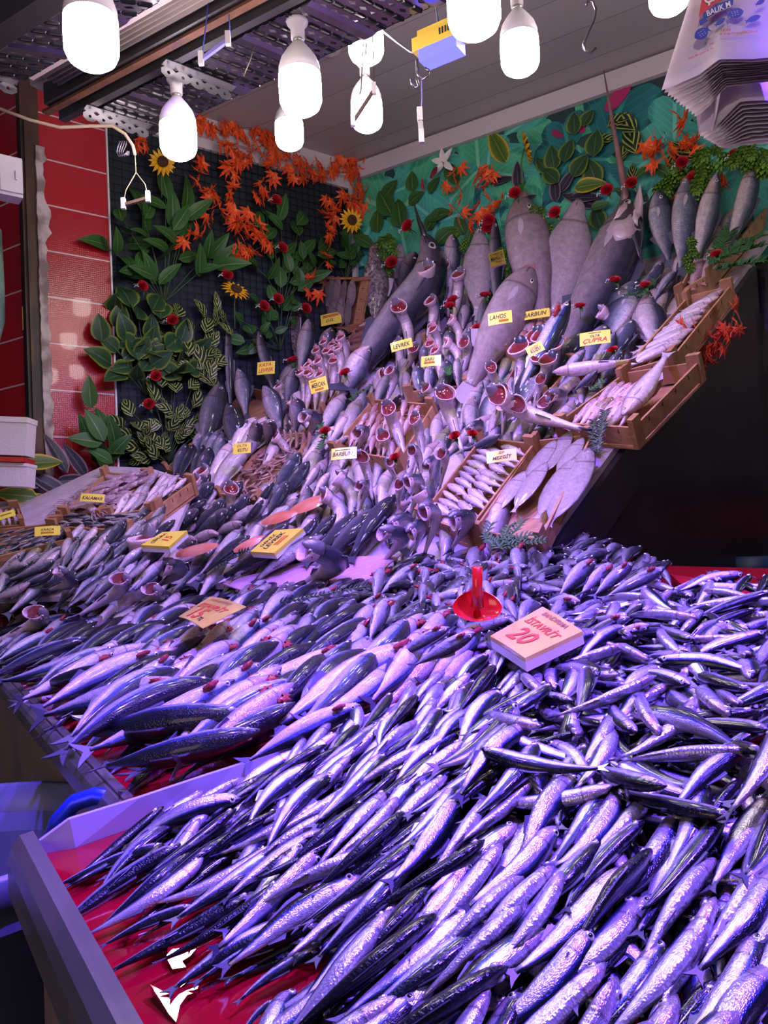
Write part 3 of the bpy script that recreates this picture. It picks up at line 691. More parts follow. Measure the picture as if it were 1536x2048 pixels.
for k, (px, py, r) in enumerate(((1505, 1110, .16), (1590, 1150, .13))):
    c = hit(px, py, RW, .45 + .2 * k); mb = MB(); H_ = c.z - FLOOR
    mb.lathe([(r * .85, 0), (r * .98, H_ * .3), (r, H_ * .6), (r * .93, H_ * .96), (r * .97, H_), (r * .9, H_), (r * .85, H_ * .9), (r * .8, .03), (0, .03)], 28)
    o = mb.obj('barrel', mat('barrel_blue', (.015, .05, .16), .4)); o.location = vert(c, FLOOR)
    tag(o, ['larger blue plastic barrel on the floor behind the table', 'smaller blue plastic barrel nearest the right edge behind the table'][k], 'barrel')
# ------------------------------------------------------------------ display stand
BLK = mat('panel_black', (.018, .014, .022), .32, col2=(.028, .02, .03), nscale=2)
ICE = mat('white_sheet', (.60, .50, .58), .45, col2=(.50, .40, .46), nscale=18, bump=.3, bscale=60)
st = empty('display_stand', P1, 'tiered display stand with sloping white shelf and black side panel', 'display stand')
def sp_(a, b, off=0.0): return P1 + Wd * a + Dd * b + V((0, 0, .742 * b)) + Sn * off
bmax = 1.70
mb = MB(); mb.slab([sp_(0, -.12), sp_(2.12, -.12), sp_(2.12, bmax), sp_(0, bmax)], Sn, .03)
wpart(mb, 'sloping_shelf', ICE, st)
mb = MB(); rn = V((Dd.y, -Dd.x, 0)).normalized(); A = sp_(-.012, -.14, -.02); B = sp_(-.012, 1.43, -.02)
back = B + Dd * .04
mb.slab([vert(A, FLOOR), vert(back, FLOOR), back, B, A], rn, .03)
A2 = sp_(-.012, -.14, -.02) + rn * .014; B2 = sp_(-.012, 1.43, -.02) + rn * .014
dn = V((0, 0, -.16)); mb.slab([A2 + dn, B2 + dn, B2, A2], rn, .014)
wpart(mb, 'side_panel', BLK, st)
mb = MB(); mb.slab([vert(back + rn * .03, FLOOR), vert(back + rn * .03 + Dd * .09, FLOOR), back + rn * .03 + Dd * .09, back + rn * .03], rn, .05)
wpart(mb, 'side_upright', mat('upright_black', (.012, .010, .018), .35), st)
mb = MB(); mb.slab([vert(sp_(0, -.1, -.03), FLOOR), vert(sp_(2.1, -.1, -.03), FLOOR), sp_(2.1, -.1, -.03), sp_(0, -.1, -.03)], -Dd, .03)
wpart(mb, 'front_board', BLK, st)
mb = MB(); mb.slab([hit(x, y, SL) for x, y in ((-160, 1202), (190, 1190), (330, 1110), (392, 965), (300, 936), (205, 932), (60, 1000), (-120, 1010))], SLn, .02); wpart(mb, 'left_shelf', ICE, st)
# ------------------------------------------------------------------ table
LINER = mat('red_liner', (.30, .002, .012), .09, 0, .3, bump=.10, bscale=16)
STEEL = mat('brushed_steel', (.38, .34, .33), .38, .85, col2=(.26, .24, .25), nscale=5, noise=(1, 1, 4))
WOODP = mat('stained_board', (.16, .13, .12), .5, col2=(.24, .16, .13), nscale=4)
def tp(x, y, o=0.0): return V((x, y, tz(x, y))) + Tn * o
fc = hit(72, 1690, T)                 # back-left corner of the front tray
fe = fc - Ed * 1.0                    # toward the camera and past it
TWd = 1.50
dv = hit(1410, 1160, T) - fc; dv = V((dv.x, dv.y, 0)); 
bkR = V((.705, 1.97, 0))
def onT(p, o=0.0): return tp(p.x, p.y, o)
# divider direction from corner fc to far end
DIVEND = hit(1412, 1166, T)
dd_ = (DIVEND - fc); dd_.z = 0; dd_.normalize()
ft = empty('front_tray_table', fc, 'steel-edged front counter with red liner holding the anchovies', 'table')
mb = MB()
far1 = DIVEND + dd_ * .16; far2 = far1 - Ed * 1.9
q = [onT(fc), onT(far1), onT(far2), onT(fe)]
mb.slab(q, Tn, .02); wpart(mb, 'liner', LINER, ft)
rim = MB(); un = -Nd
def edge(mb, a, b, h, w, dn_=.0): mb.beam(a, b, w, h, Tn)
rm0 = onT(fc, .0) - Nd * .006; rm1 = onT(fe, .0) - Nd * .006
rim.beam(rm0 + Ed * .0, rm1, .012, .035, Tn)
U_ = V((0, 0, 1)); pr_ = [(-.004, .017), (-.012, .016), (-.022, .004), (-.026, -.012), (-.026, -.050), (-.020, -.066), (-.008, -.070)]
def sheet(mb, p0, p1, pr_, th=.003):
    for a, b in zip(pr_, pr_[1:]):
        q = [p0 - Nd * -a[0] * 1 + U_ * a[1], p1 - Nd * -a[0] + U_ * a[1], p1 - Nd * -b[0] + U_ * b[1], p0 - Nd * -b[0] + U_ * b[1]]
        nn = (q[1] - q[0]).cross(q[3] - q[0]).normalized(); nn = nn if nn.dot(Nd) < .0 else -nn
        mb.slab(q, nn, th)
sheet(rim, rm0, rm1, pr_)
wpart(rim, 'steel_edge', STEEL, ft)
mb = MB(); g0 = fc + Nd * .0; g1 = fe + Nd * .0
mb.slab([vert(g0, FLOOR), vert(g1, FLOOR), onT(g1, -.03), onT(g0, -.03)], -Nd, .03)
wpart(mb, 'front_board', mat('skirt_board', (.20, .14, .12), .45, col2=(.30, .19, .16), nscale=3), ft)
# back tray: left of the divider
f2 = hit(262, 1606, T); f2e = hit(0, 1335, T); e2 = (f2e - f2); e2.z = 0; e2.normalize()
bt = empty('back_tray_table', f2, 'steel-edged back counter with red liner holding mackerel and horse mackerel', 'table')
g0 = f2 - e2 * .02; g1 = f2 + e2 * 2.9
mb = MB(); b1 = g1 + Nd * 1.0; b0 = far1 + Ed * .004
mb.slab([onT(g0), onT(b0), onT(DIVEND + dd_ * .16 + Ed * .35), onT(V((-1.0, 3.6, 0))), onT(g1)], Tn, .02); wpart(mb, 'liner', LINER, bt)
rim = MB(); r0, r1 = onT(g0) - Nd * .006, onT(g1) - Nd * .006
rim.beam(r0, r1, .012, .03, Tn); sheet(rim, r0, r1, [(a, b * .6) for a, b in pr_])
wpart(rim, 'steel_edge', STEEL, bt)
mb = MB(); mb.slab([vert(g0, FLOOR), vert(g1, FLOOR), onT(g1, -.03), onT(g0, -.03)], -Nd, .03)
wpart(mb, 'side_board', WOODP, bt)
# strip behind: red liner step at the right end
mb = MB(); k0 = hit(1340, 1148, T, .02); k1 = hit(1525, 1176, T, .02)
mb.slab([hit(1400, 1200, T, .03), hit(1528, 1212, T, .03), k1, k0], Tn, .06)
o = mb.obj('red_board', mat('liner_board', (.42, .01, .02), .3)); tag(o, 'red board at the far right end of the counter beside the black panel', 'board')
# glossy red plates added on the liner, shaped and tilted to reflect the top left bulb
for i_, (pts_, lab_) in enumerate((([(338, 1880), (392, 1868), (395, 1880), (362, 1895), (358, 1904), (392, 1898), (380, 1912), (364, 1922), (372, 1934), (345, 1938), (333, 1915)], 'upper glossy plate shaped as the bulb reflection on the bare red liner'), ([(300, 1968), (330, 1985), (348, 1990), (372, 1960), (398, 1970), (392, 1984), (374, 1990), (360, 2010), (352, 2044), (338, 2028), (322, 2002)], 'lower glossy plate shaped as the bulb reflection on the bare red liner'))):
    cx_ = sum(p[0] for p in pts_) / len(pts_); cy_ = sum(p[1] for p in pts_) / len(pts_); c_ = hit(cx_, cy_, T, .006); nn_ = ((CAM - c_).normalized() + (atd(183, 82, 1.6) - c_).normalized()).normalized()
    m_ = MB(); m_.slab([hit(x, y, (c_, nn_)) for x, y in pts_], nn_, .010); tag(m_.obj('glint_plate', mat('mirror_red', (.30, .004, .012), .03, 0, 1.0, spec=.8)), lab_, 'bulb glint')
# white divider between the trays
mb = MB(); px_ = [(84, 1706), (150, 1694), (287, 1645), (400, 1608), (475, 1585), (560, 1550), (640, 1517), (800, 1455), (1012, 1376), (1200, 1288), (1412, 1182)]
tops = []; bots = []
for i, (x, y) in enumerate(px_):
    p = hit(x, y, T); bots.append(p); tops.append(p + Tn * (.034 if i < 7 else .036) + Ed * (.005 * math.sin(i * 2.1)) * (i < 6) - (Tn * .018 if i == 0 else Tn * 0))
vs = []; fs = []
for p, q in zip(bots, tops): vs += [p - Ed * .004, q - Ed * .004, q + Ed * .004, p + Ed * .004]
for i in range(len(bots) - 1):
    for k in range(4):
        k2 = (k + 1) % 4; fs.append((i * 4 + k, i * 4 + k2, i * 4 + 4 + k2, i * 4 + 4 + k))
fs.append((0, 1, 2, 3)); fs.append(tuple(len(vs) - 1 - k for k in range(4)))
mb.add(vs, fs, None, 0, False)
o = mb.obj('divider_strip', mat('divider_white', (.42, .38, .55), .35)); tag(o, 'long white plastic divider strip standing between the anchovies and the mackerel', 'divider')
# ------------------------------------------------------------------ tub with blue handle
tc_ = atd(-105, 1662, 1.20); tub = empty('plastic_tub', vert(tc_, FLOOR), 'large pale grey plastic tub standing left of the table', 'tub')
mb = MB(); rr = .245; H_ = tc_.z - FLOOR
mb.lathe([(rr * .80, 0), (rr * .93, H_ * .55), (rr * .965, H_ - .05), (rr * 1.03, H_ - .045), (rr * 1.04, H_ - .008), (rr * 1.02, H_), (rr * .985, H_ - .004), (rr * .97, H_ - .06), (rr * .955, H_ - .10), (rr * .945, H_ - .11), (rr * .9, H_ * .5), (rr * .8, H_ - .42), (0, H_ - .42)], 64)
o = mb.obj('body', mat('tub_grey', (.11, .125, .19), .38)); o.parent = tub
hp = [(100, 1685), (118, 1640), (150, 1605), (190, 1592), (225, 1598), (250, 1618)]
mb = MB(); mb.tube([atd(x, y, 1.09 + .0 * i) - V((.0, 0, 0)) for i, (x, y) in enumerate(hp)], .012, 10)
wpart(mb, 'handle', mat('handle_blue', (.01, .035, .42), .3), tub)
# white foam boxes on the left
for k, (y0, y1, nm) in enumerate(((838, 915, 'upper'), (928, 975, 'lower'))):
    a = atd(-60, y0, 3.0); b = atd(50, y0 + 4, 3.0); c = atd(50, y1, 3.0); d = atd(-60, y1, 3.0)
    mb = MB(); t = empty('foam_box', d, '%s white foam box in the stack left of the steel post' % nm, 'box', 'foam boxes at the left edge')
    n_ = V((.12, .99, 0)); cc = (a + c) / 2 + n_ * .04; w = (b - a).length; h = (a - d).length
    mx = frame(cc, (b - a), V((0, 0, 1))); mb.box((0, 0, 0), w, .08, h * .86, mx); wpart(mb, 'body', mat('foam_white', (.72, .66, .66), .6, bump=.2, bscale=150), t)
    m2 = MB(); m2.box((0, 0, h * .5), w * 1.02, .09, h * .14, mx); wpart(m2, 'lid', mat('foam_white2', (.76, .70, .70), .6), t)
a = atd(-60, 916, 2.99); b = atd(49, 920, 2.99); mb = MB(); mb.beam(a + V((0, .04, 0)), b + V((0, .04, 0)), .10, .018)
tag(mb.obj('red_tray', mat('tray_red', (.45, .01, .01), .35)), 'flat red tray between the two white foam boxes', 'tray')
# dark doorway panel at far left
mb = MB(); a = atd(-260, 1024, 3.4); b = atd(22, 1024, 3.6); mb.slab([vert(a, FLOOR), vert(b, FLOOR), vert(b, CEIL), vert(a, CEIL)], V((0, -1, 0)), .05)
struct(mb.obj('wall_far_left', mat('door_dark', (.008, .009, .014), .3)))
# white electrical box
c = atd(14, 358, 2.7); mb = MB(); x_ = V((.8, .6, 0)).normalized(); mx = frame(c, x_, V((0, 0, 1)))
eb = empty('electrical_box', c, 'white electrical box on the wall at the left edge', 'electrical box')
m1 = MB(); m1.box((0, 0, 0), .085, .06, .135, mx); wpart(m1, 'housing', mat('box_white', (.62, .58, .66), .4), eb)
m1 = MB(); m1.box((0.006, -.034, 0), .07, .012, .115, mx); m1.box((.02, -.042, .0), .006, .006, .03, mx); wpart(m1, 'cover', mat('box_cover', (.66, .62, .70), .4), eb)
# green-white rounded hanging thing at the far left edge
mb = MB(); c = atd(-22, 640, 2.6); mb.lathe([(.0, -.09), (.03, -.07), (.048, 0), (.05, .1), (.046, .3), (.02, .33), (0, .335)], 20)
o = mb.obj('green_bag', mat('green_sleeve', (.03, .07, .05), .35, col2=(.12, .2, .12), nscale=6)); o.location = c; tag(o, 'dark green plastic sleeve hanging at the left edge of the shop front', 'sleeve')
# ------------------------------------------------------------------ overhead: canopy, beams, cable trays, bulbs
HZ = Z0 + 1.29
HP = (V((0, 0, HZ)), V((0, 0, 1)))
def hp_(px, py, z=0.0): return hit(px, py, (V((0, 0, HZ + z)), V((0, 0, 1))))
TRAY = mat('galvanised', (.22, .21, .23), .22, .95, col2=(.13, .12, .14), nscale=6)
def perf_tray(name, pa, pb, L, label, z=0.0, rows=6, slot=(.035, .012)):
    """pa, pb: pixels of the two corners of the far end, L: length towards the viewer"""
    A = hp_(*pa, z); B = hp_(*pb, z); w = (B - A).length; x = -Wd; y = (B - A).normalized()
    t = empty(name, A, label, 'cable tray', 'perforated cable trays')
    mb = MB()
    # sheet with real slots: grid of cells, each with a rounded hole
    cx, cy = .052, w / rows; nc = int(L / cx); n = 10
    for i in range(nc):
        for j in range(rows):
            c = A + x * ((i + .5) * cx) + y * ((j + .5) * cy)
            if (i % 4) == 3: # pressed rib
                h = [(-.5, -.5), (.5, -.5), (.5, .5), (-.5, .5)]
                vs = [c + x * (u * cx) + y * (v * cy) for u, v in h] + [c + y * (v * cy) - V((0, 0, .006)) + x * (u * .012) for u, v in ((-1, -.5), (1, -.5), (1, .5), (-1, .5))]
                mb.add(vs, [(0, 4, 7, 3), (4, 5, 6, 7), (5, 1, 2, 6)], None, 0, False); continue
            vo = []; vi = []
            for k in range(n):
                a = 2 * PI * (k + .5) / n; ca, sa = math.cos(a), math.sin(a); m_ = max(abs(ca), abs(sa))
                vo.append(c + x * (ca / m_ * cx / 2) + y * (sa / m_ * cy / 2))
                ex = slot[1] / 2 * ca; ey = slot[1] / 2 * sa + (slot[0] - slot[1]) / 2 * (1 if sa > 0 else -1)
                vi.append(c + x * ex + y * ey)
            rim = [p - V((0, 0, .004)) + (p - c) * -.12 for p in vi]
            mb.add(vo + vi + rim, [(k, (k + 1) % n, n + (k + 1) % n, n + k) for k in range(n)] + [(n + k, n + (k + 1) % n, 2 * n + (k + 1) % n, 2 * n + k) for k in range(n)], None, 0, False)
    wpart(mb, 'perforated_sheet', TRAY, t)
    E = x * L
    for sgn, P in ((-1, A), (1, B)):
        m = MB(); m.slab([P, P + E, P + E + V((0, 0, .05)), P + V((0, 0, .05))], y * sgn, .003)
        wpart(m, 'side_rail', TRAY, t)
    return A, B, t
def angle_bar(name, a, b, h, label, group=None):
    mb = MB(); d = (b - a).normalized(); nx = d.cross(V((0, 0, 1))).normalized()
    L = (b - a).length; nh = max(2, int(L / .035)); cw = L / nh
    for i in range(nh):
        c = a + d * ((i + .5) * cw) - V((0, 0, h / 2)); vo = []; vi = []; n = 8
        for k in range(n):
            an = 2 * PI * (k + .5) / n; ca, sa = math.cos(an), math.sin(an); m_ = max(abs(ca), abs(sa))
            vo.append(c + d * (ca / m_ * cw / 2) + V((0, 0, sa / m_ * h / 2))); vi.append(c + d * (.0045 * ca) + V((0, 0, .0045 * sa)))
        mb.add(vo + vi, [(k, (k + 1) % n, n + (k + 1) % n, n + k) for k in range(n)], None, 0, False)
    mb.slab([a, b, b + nx * .03, a + nx * .03], V((0, 0, 1)), .002)
    o = mb.obj(name, mat('bracket_zinc', (.26, .25, .27), .3, .8)); tag(o, label, 'bracket', group); return o
perf_tray('cable_tray', (168, 232), (300, 272), 2.6, 'long perforated metal cable tray carrying the hanging bulbs')
perf_tray('cable_tray', (-75, 145), (48, 162), 2.2, 'perforated metal cable tray in the top left corner', -.02, 4)
angle_bar('angle_bracket', hp_(166, 218, -.012), hp_(297, 258, -.012), .03, 'perforated angle bracket under the far end of the long cable tray')
angle_bar('angle_bracket', hp_(322, 128, -.012), hp_(462, 182, -.012), .03, 'perforated angle bracket under the middle of the long cable tray')
angle_bar('angle_bracket', hp_(-40, 150, -.012), hp_(34, 170, -.012), .03, 'perforated angle bracket under the top left cable tray')
def wstrip(name, p0, p1, L, th, m, label=None, cat=None, z=0.0, prof_=None, back=.0):
    """strip parallel to the back wall whose far end spans pixels p0..p1"""
    A = hp_(*p0, z) ; B = hp_(*p1, z); B.z = A.z; mb = MB()
    y = B - A; y = y - Wd * y.dot(Wd)     # square to the run
    B = A + y; E = -Wd * L; A = A + Wd * back; B = B + Wd * back
    if prof_:
        n = 60; vs = []; fs = []
        for i in range(n + 1):
            k = i / n; dz = prof_ * math.cos(k * 2 * PI * 7); p = A + (B - A) * k + V((0, 0, dz))
            vs += [p, p + E, p + E + V((0, 0, .004)), p + V((0, 0, .004))]
        for i in range(n):
            for k in range(4):
                k2 = (k + 1) % 4; fs.append((i * 4 + k, i * 4 + k2, i * 4 + 4 + k2, i * 4 + 4 + k))
        mb.add(vs, fs, None, 0, True)
    else: mb.slab([A + V((0, 0, th)), B + V((0, 0, th)), B + E + V((0, 0, th)), A + E + V((0, 0, th))], V((0, 0, 1)), th)
    o = mb.obj(name, m)
    if label: tag(o, label, cat)
    else: struct(o)
    return o
wstrip('canopy_sheet', (82, 150), (92, 215), 2.8, .01, mat('canopy_cream', (.42, .35, .33), .5), 'corrugated cream roller canopy sheet between the two cable trays', 'canopy sheet', .02, .007)
wstrip('canopy_lip', (45, 150), (82, 152), 2.6, .02, mat('canopy_pale', (.48, .38, .38), .5), 'pale folded lip of the canopy beside the top left cable tray', 'canopy lip', .0)
wstrip('canopy_beam', (88, 208), (84, 235), 2.8, .06, mat('beam_black', (.02, .017, .018), .5), 'black steel beam along the edge of the canopy', 'beam', -.005)
wstrip('rusty_angle', (84, 226), (86, 238), 2.8, .008, mat('rust', (.16, .06, .03), .7, .2, col2=(.08, .03, .02), nscale=20), 'thin rusty steel angle running under the black beam', 'steel angle', -.015)
wstrip('slotted_rail', (118, 240), (124, 250), 2.8, .03, mat('rail_dark', (.10, .095, .10), .4, .7), 'dark slotted rail beside the long cable tray', 'rail', -.01)
wstrip('upper_slab', (60, 170), (170, 240), 2.9, .03, mat('slab_grey', (.25, .22, .23), .6, col2=(.12, .10, .10), nscale=9), 'grey canopy deck above the rusty angle and cable tray', 'deck', .09)
A = hp_(-95, 112, -.03); mb = MB(); mb.beam(A, A - Wd * 2.2, .055, .06); 
tag(mb.obj('corner_beam', mat('beam_black', (0, 0, 0))), 'black steel beam crossing the top left corner', 'beam')
# bulbs -------------------------------------------------------------
GLOW = mat('bulb_glow', (1, 1, 1), .4, emit=(1.0, .87, .84), estr=55)
HOUS = mat('bulb_housing', (.74, .70, .72), .35)
def bulb(px, py, dpx, dist, label, hang=None):
    c = atd(px, py, dist); r = dpx / 2 * dist / FPX
    t = empty('led_bulb', c, label, 'light bulb', 'large LED bulbs hanging under the ceiling')
    m = MB(); h = r * .92
    m.lathe([(0, -h - r * .02), (r * .35, -h), (r * .65, -h + r * .08), (r * .88, -h + r * .26), (r, -h + r * .55), (r * 1.02, h * .4), (r * 1.0, h)], 32)
    o = m.obj('diffuser', GLOW, t)
    m = MB(); m.lathe([(r * 1.0, h), (r * .985, h + r * .35), (r * .86, h + r * .75), (r * .60, h + r * 1.15), (r * .36, h + r * 1.45), (r * .27, h + r * 1.6), (0, h + r * 1.6)], 32); m.obj('housing', HOUS, t)
    m = MB(); m.lathe([(r * .24, h + r * 1.6), (r * .25, h + r * 1.78)], 20); m.obj('screw_cap', mat('cap_metal', (.5, .48, .46), .3, .9), t)
    m = MB(); m.lathe([(r * .33, h + r * 1.76), (r * .34, h + r * 2.3), (r * .50, h + r * 2.5), (r * .54, h + r * 2.62), (r * .40, h + r * 2.72), (0, h + r * 2.72)], 24); m.obj('socket', mat('socket_white', (.62, .58, .60), .4), t)
    top = hang if hang is not None else h + r * 3.0
    m = MB(); m.tube([(0, 0, h + r * 2.7), (0, 0, top)], .004 + r * .1, 8); m.obj('stem', mat('stem_white', (.55, .52, .52), .4), t)
    return t
BL = [(183, 85, 105, 1.60, 'biggest glowing bulb at the top left in front of the cable trays'),
 (357, 283, 72, 2.15, 'bulb under the long cable tray beside the sunflower on the left wall'),
 (601, 188, 84, 1.95, 'bulb in the middle under the near part of the long cable tray'),
 (579, 272, 56, 2.9, 'small far bulb directly below the middle tray bulb'),
 (732, 92, 70, 2.35, 'bulb right of the cable tray with a lamp holder wire crossing it'),
 (734, 232, 62, 2.6, 'bulb below another bulb with a dark lamp holder hanging before it'),
 (948, 22, 105, 1.55, 'big bulb cut by the top edge beside the yellow lamp box'),
 (1040, 112, 76, 2.15, 'bulb right of the yellow lamp box under the grey ceiling'),
 (1338, -12, 78, 2.1, 'bulb at the top edge beside the hanging plastic bags')]
for b in BL:
    c = atd(b[0], b[1], b[3]); bulb(*b, hang=(CEIL - c.z if b[0] > 560 and b[0] != 601 else HZ - c.z + .04 if b[0] < 610 and b[0] > 300 else None))
# ceiling sensor
c = hit(660, 88, (V((0, 0, CEIL)), V((0, 0, -1)))); m = MB(); m.lathe([(.055, 0), (.055, -.02), (.04, -.04), (.02, -.045), (0, -.045)], 24)
o = m.obj('smoke_detector', mat('sensor_cream', (.45, .40, .38), .4)); o.location = c; tag(o, 'round cream smoke detector on the ceiling behind the cable tray', 'smoke detector')
# yellow lamp boxes with blue light
BLUE = mat('blue_glow', (.02, .02, .25), .5, emit=(.05, .05, 1.0), estr=6)
for (c, sc_, lab) in ((atd(880, 92, 2.0), 1.0, 'yellow cardboard box lamp glowing blue under the ceiling'), (atd(600, 170, 3.3), 1.0, 'yellow box lamp mostly hidden behind the middle bulb')):
    t = empty('box_lamp', c, lab, 'lamp', 'yellow box lamps'); x = (-Wd * .96 + V((0, 0, .0))).normalized()
    mx = frame(V((0, 0, 0)), x, V((0, 0, 1)))
    m = MB(); m.box((0, 0, .012), .13, .055, .035, mx); m.box((-.01, .0, .042), .09, .03, .02, mx); m.obj('box_body', mat('card_yellow', (.70, .48, .06), .6), t)
    m = MB(); m.box((.005, -.002, -.02), .105, .05, .03, mx); m.obj('blue_tube', BLUE, t)
    m = MB()
    for k in range(6): m.box((.015 + k * .008, -.0285, .018), .004, .001, .016, mx)
    m.obj('print', mat('print_black', (.02, .02, .02), .6), t)
    m = MB(); m.tube([(0, 0, .03), (-.02, .01, .5)], .003, 6); m.obj('cord', mat('cord_blue', (.03, .05, .09), .5), t)
def wire(name, pts, r, m, label, cat='wire', n=6):
    mb = MB(); mb.tube([atd(*p) for p in pts], r, n); o = mb.obj(name, m); tag(o, label, cat); return o
CREAM = mat('cable_cream', (.62, .50, .36), .5); DW = mat('wire_dark', (.03, .03, .05), .5); BW = mat('wire_blue', (.04, .05, .35), .4); STL = mat('hook_steel', (.25, .22, .26), .3, .9)
wire('power_cable', [(-10, 214, 2.3), (60, 240, 2.3), (120, 255, 2.3), (180, 252, 2.3), (225, 252, 2.3), (250, 268, 2.3), (266, 292, 2.3), (270, 310, 2.3)], .0048, CREAM, 'cream power cable looping past the steel post to the lamp holder', 'cable', 8)
# empty lamp holders on wires
def holder(pa, pb, d, label, m, wires, wm):
    a, b = atd(*pa, d), atd(*pb, d); t = empty('lamp_holder', (a + b) / 2, label, 'lamp holder', 'bare linear lamp holders on wires')
    mb = MB(); mb.beam(a, b, .010, .008); wpart(mb, 'bar', m, t)
    for q in (a, b):
        mb = MB(); mb.beam(q + V((0, 0, -.012)), q + V((0, 0, .02)), .012, .012, V((0, 1, 0))); wpart(mb, 'end_clip', mat('clip_ivory', (.55, .50, .52), .4) if m != BW else mat('clip_violet', (.25, .22, .55), .4), t)
    for w in wires:
        mb = MB(); mb.tube([atd(x, y, d) for x, y in w], .0016, 5); wpart(mb, 'wire', wm, t)
holder((247, 410), (296, 396), 2.3, 'empty lamp holder hanging on white wires before the red tiles', mat('bar_rust', (.12, .07, .06), .5), [[(247, 405), (252, 380), (272, 345), (270, 308)], [(296, 392), (290, 368), (272, 345)]], CREAM)
holder((402, 120), (456, 80), 1.9, 'empty lamp holder lit violet under the cable tray', mat('bar_lit_violet', (.2, .18, .5), .4), [[(404, 110), (412, 50), (418, -10)], [(460, 72), (458, 30), (455, -10)]], BW)  # violet light on the bar is put into its base colour
holder((706, 244), (748, 180), 2.2, 'dark perforated lamp holder hanging before the bulb near the corner', mat('bar_dark', (.08, .05, .04), .5), [[(706, 238), (722, 180), (728, 60)], [(750, 178), (748, 160), (745, 60)]], DW)
holder((843, 276), (840, 232), 1.9, 'narrow lamp holder hanging end-on under the yellow lamp box', mat('bar_grey', (.35, .33, .38), .4), [[(842, 232), (844, 200), (843, 155)]], mat('wire_violet', (.2, .15, .5), .4))
wire('lamp_wire', [(1040 - 420, 60, 2.0), (500, 80, 2.0), (508, 90, 2.0), (500, 120, 2.0), (487, 152, 2.0)][2:], .0018, mat('wire_brown', (.08, .06, .05), .5), 'thin brown wire dangling from the cable tray')
wire('lamp_wire', [(765, 62, 2.3), (795, 85, 2.2), (822, 104, 2.1), (850, 110, 2.0)], .0028, mat('cord_blue', (0, 0, 0)), 'blue-grey wire running from the bulb to the yellow lamp box')
wire('lamp_wire', [(722, 0, 2.3), (748, 15, 2.3), (756, 40, 2.3), (740, 50, 2.3), (734, 75, 2.3), (731, 110, 2.3)], .0022, DW, 'dark twisted wire crossing the bulb right of the cable tray')
def hook(pts, d, label, r=.003): 
    return wire('s_hook', [(x, y, d) for x, y in pts], r, STL, label, 'hook')
hook([(1172, 12), (1174, 2), (1186, 4), (1192, 18), (1188, 40), (1176, 66), (1167, 88), (1170, 102), (1182, 106), (1192, 96)], 1.8, 'steel S-shaped hook hanging alone under the grey ceiling')
hook([(836, 135), (836, 150), (844, 160), (856, 152), (858, 140), (850, 136)], 1.9, 'right one of the two steel hooks under the yellow lamp box')
hook([(834, 120), (834, 160), (838, 172), (830, 176), (824, 168), (822, 158)], 1.92, 'left one of the two steel hooks under the yellow lamp box')
for k in range(4):
    hook([(240 + k * 4, 282), (236 + k * 5, 292), (233 + k * 4, 304), (238 + k * 4, 313), (248 + k * 3, 310), (255 + k * 1, 302)], 2.28 + k * .01, 'steel hook in the bunch hanging from the bracket above the red tiles', .0022)['group'] = 'bunch of steel hooks'
hook([(1363, 775), (1362, 788), (1368, 798), (1378, 800), (1385, 790), (1386, 772)], 2.6, 'small wire hook on the black side panel below the red maple leaves', .0022)
# ------------------------------------------------------------------ lights
w = bpy.data.worlds.new('world'); SC.world = w; w.use_nodes = True
w.node_tree.nodes['Background'].inputs[0].default_value = (.50, .50, .85, 1); w.node_tree.nodes['Background'].inputs[1].default_value = .10
def area(name, loc, tgt, size, power, col, sy=None):
    l = bpy.data.lights.new(name, 'AREA'); l.energy = power; l.color = col; l.size = size
    if sy: l.shape = 'RECTANGLE'; l.size_y = sy
    o = bpy.data.objects.new(name, l); COL.objects.link(o); o.location = loc
    o.rotation_euler = (V(tgt) - V(loc)).to_track_quat('-Z', 'Y').to_euler(); return o
def spot(name, loc, tgt, power, col, ang, blend=.8, size=.03):
    l = bpy.data.lights.new(name, 'SPOT'); l.energy = power; l.color = col; l.spot_size = math.radians(ang); l.spot_blend = blend; l.shadow_soft_size = size
    o = bpy.data.objects.new(name, l); COL.objects.link(o); o.location = loc
    o.rotation_euler = (V(tgt) - V(loc)).to_track_quat('-Z', 'Y').to_euler(); return o
BC = (.17, .06, 1.0)
spot('blue_lamp', (.75, .75, 2.75), (.35, .9, 1.1), 520, BC, 80)
spot('blue_lamp', (-.25, 1.0, 2.8), (-.2, 1.6, 1.2), 300, BC, 80)
spot('blue_lamp', (1.1, 1.3, 2.8), (.7, 1.4, 1.2), 330, BC, 75)
spot('blue_lamp', atd(880, 92, 2.0) - V((0, 0, .06)), (.3, 3.2, 1.6), 95, (.28, .12, 1.0), 120)
spot('blue_lamp', atd(430, 100, 1.95) - V((0, 0, .03)), (-.6, 2.9, 1.4), 50, (.25, .12, 1.0), 120)
for x, y, z, e in ((.35, .45, 2.75, 15), (-.1, .9, 2.8, 9), (.9, .9, 2.8, 9)):
    l = bpy.data.lights.new('counter_bulb', 'POINT'); l.energy = e; l.color = (1.0, .84, .86); l.shadow_soft_size = .06
    o = bpy.data.objects.new('counter_bulb', l); COL.objects.link(o); o.location = (x, y, z)
l = bpy.data.lights.new('stall_fill', 'POINT'); l.energy = 7; l.color = (1, .85, .75); l.shadow_soft_size = .1  # unseen fill light added to brighten the background at the right
o = bpy.data.objects.new('stall_fill', l); COL.objects.link(o); o.location = (2.3, 2.3, 2.5)
area('street_daylight', (-2.2, -1.6, 2.0), (-.8, 1.6, 1.1), 1.6, 22, (1.0, .72, .62))
SC.view_settings.view_transform = 'Standard'; SC.view_settings.look = 'None'; SC.view_settings.gamma = 1.0; SC.view_settings.exposure = 0.0
SC.view_settings.use_curve_mapping = False
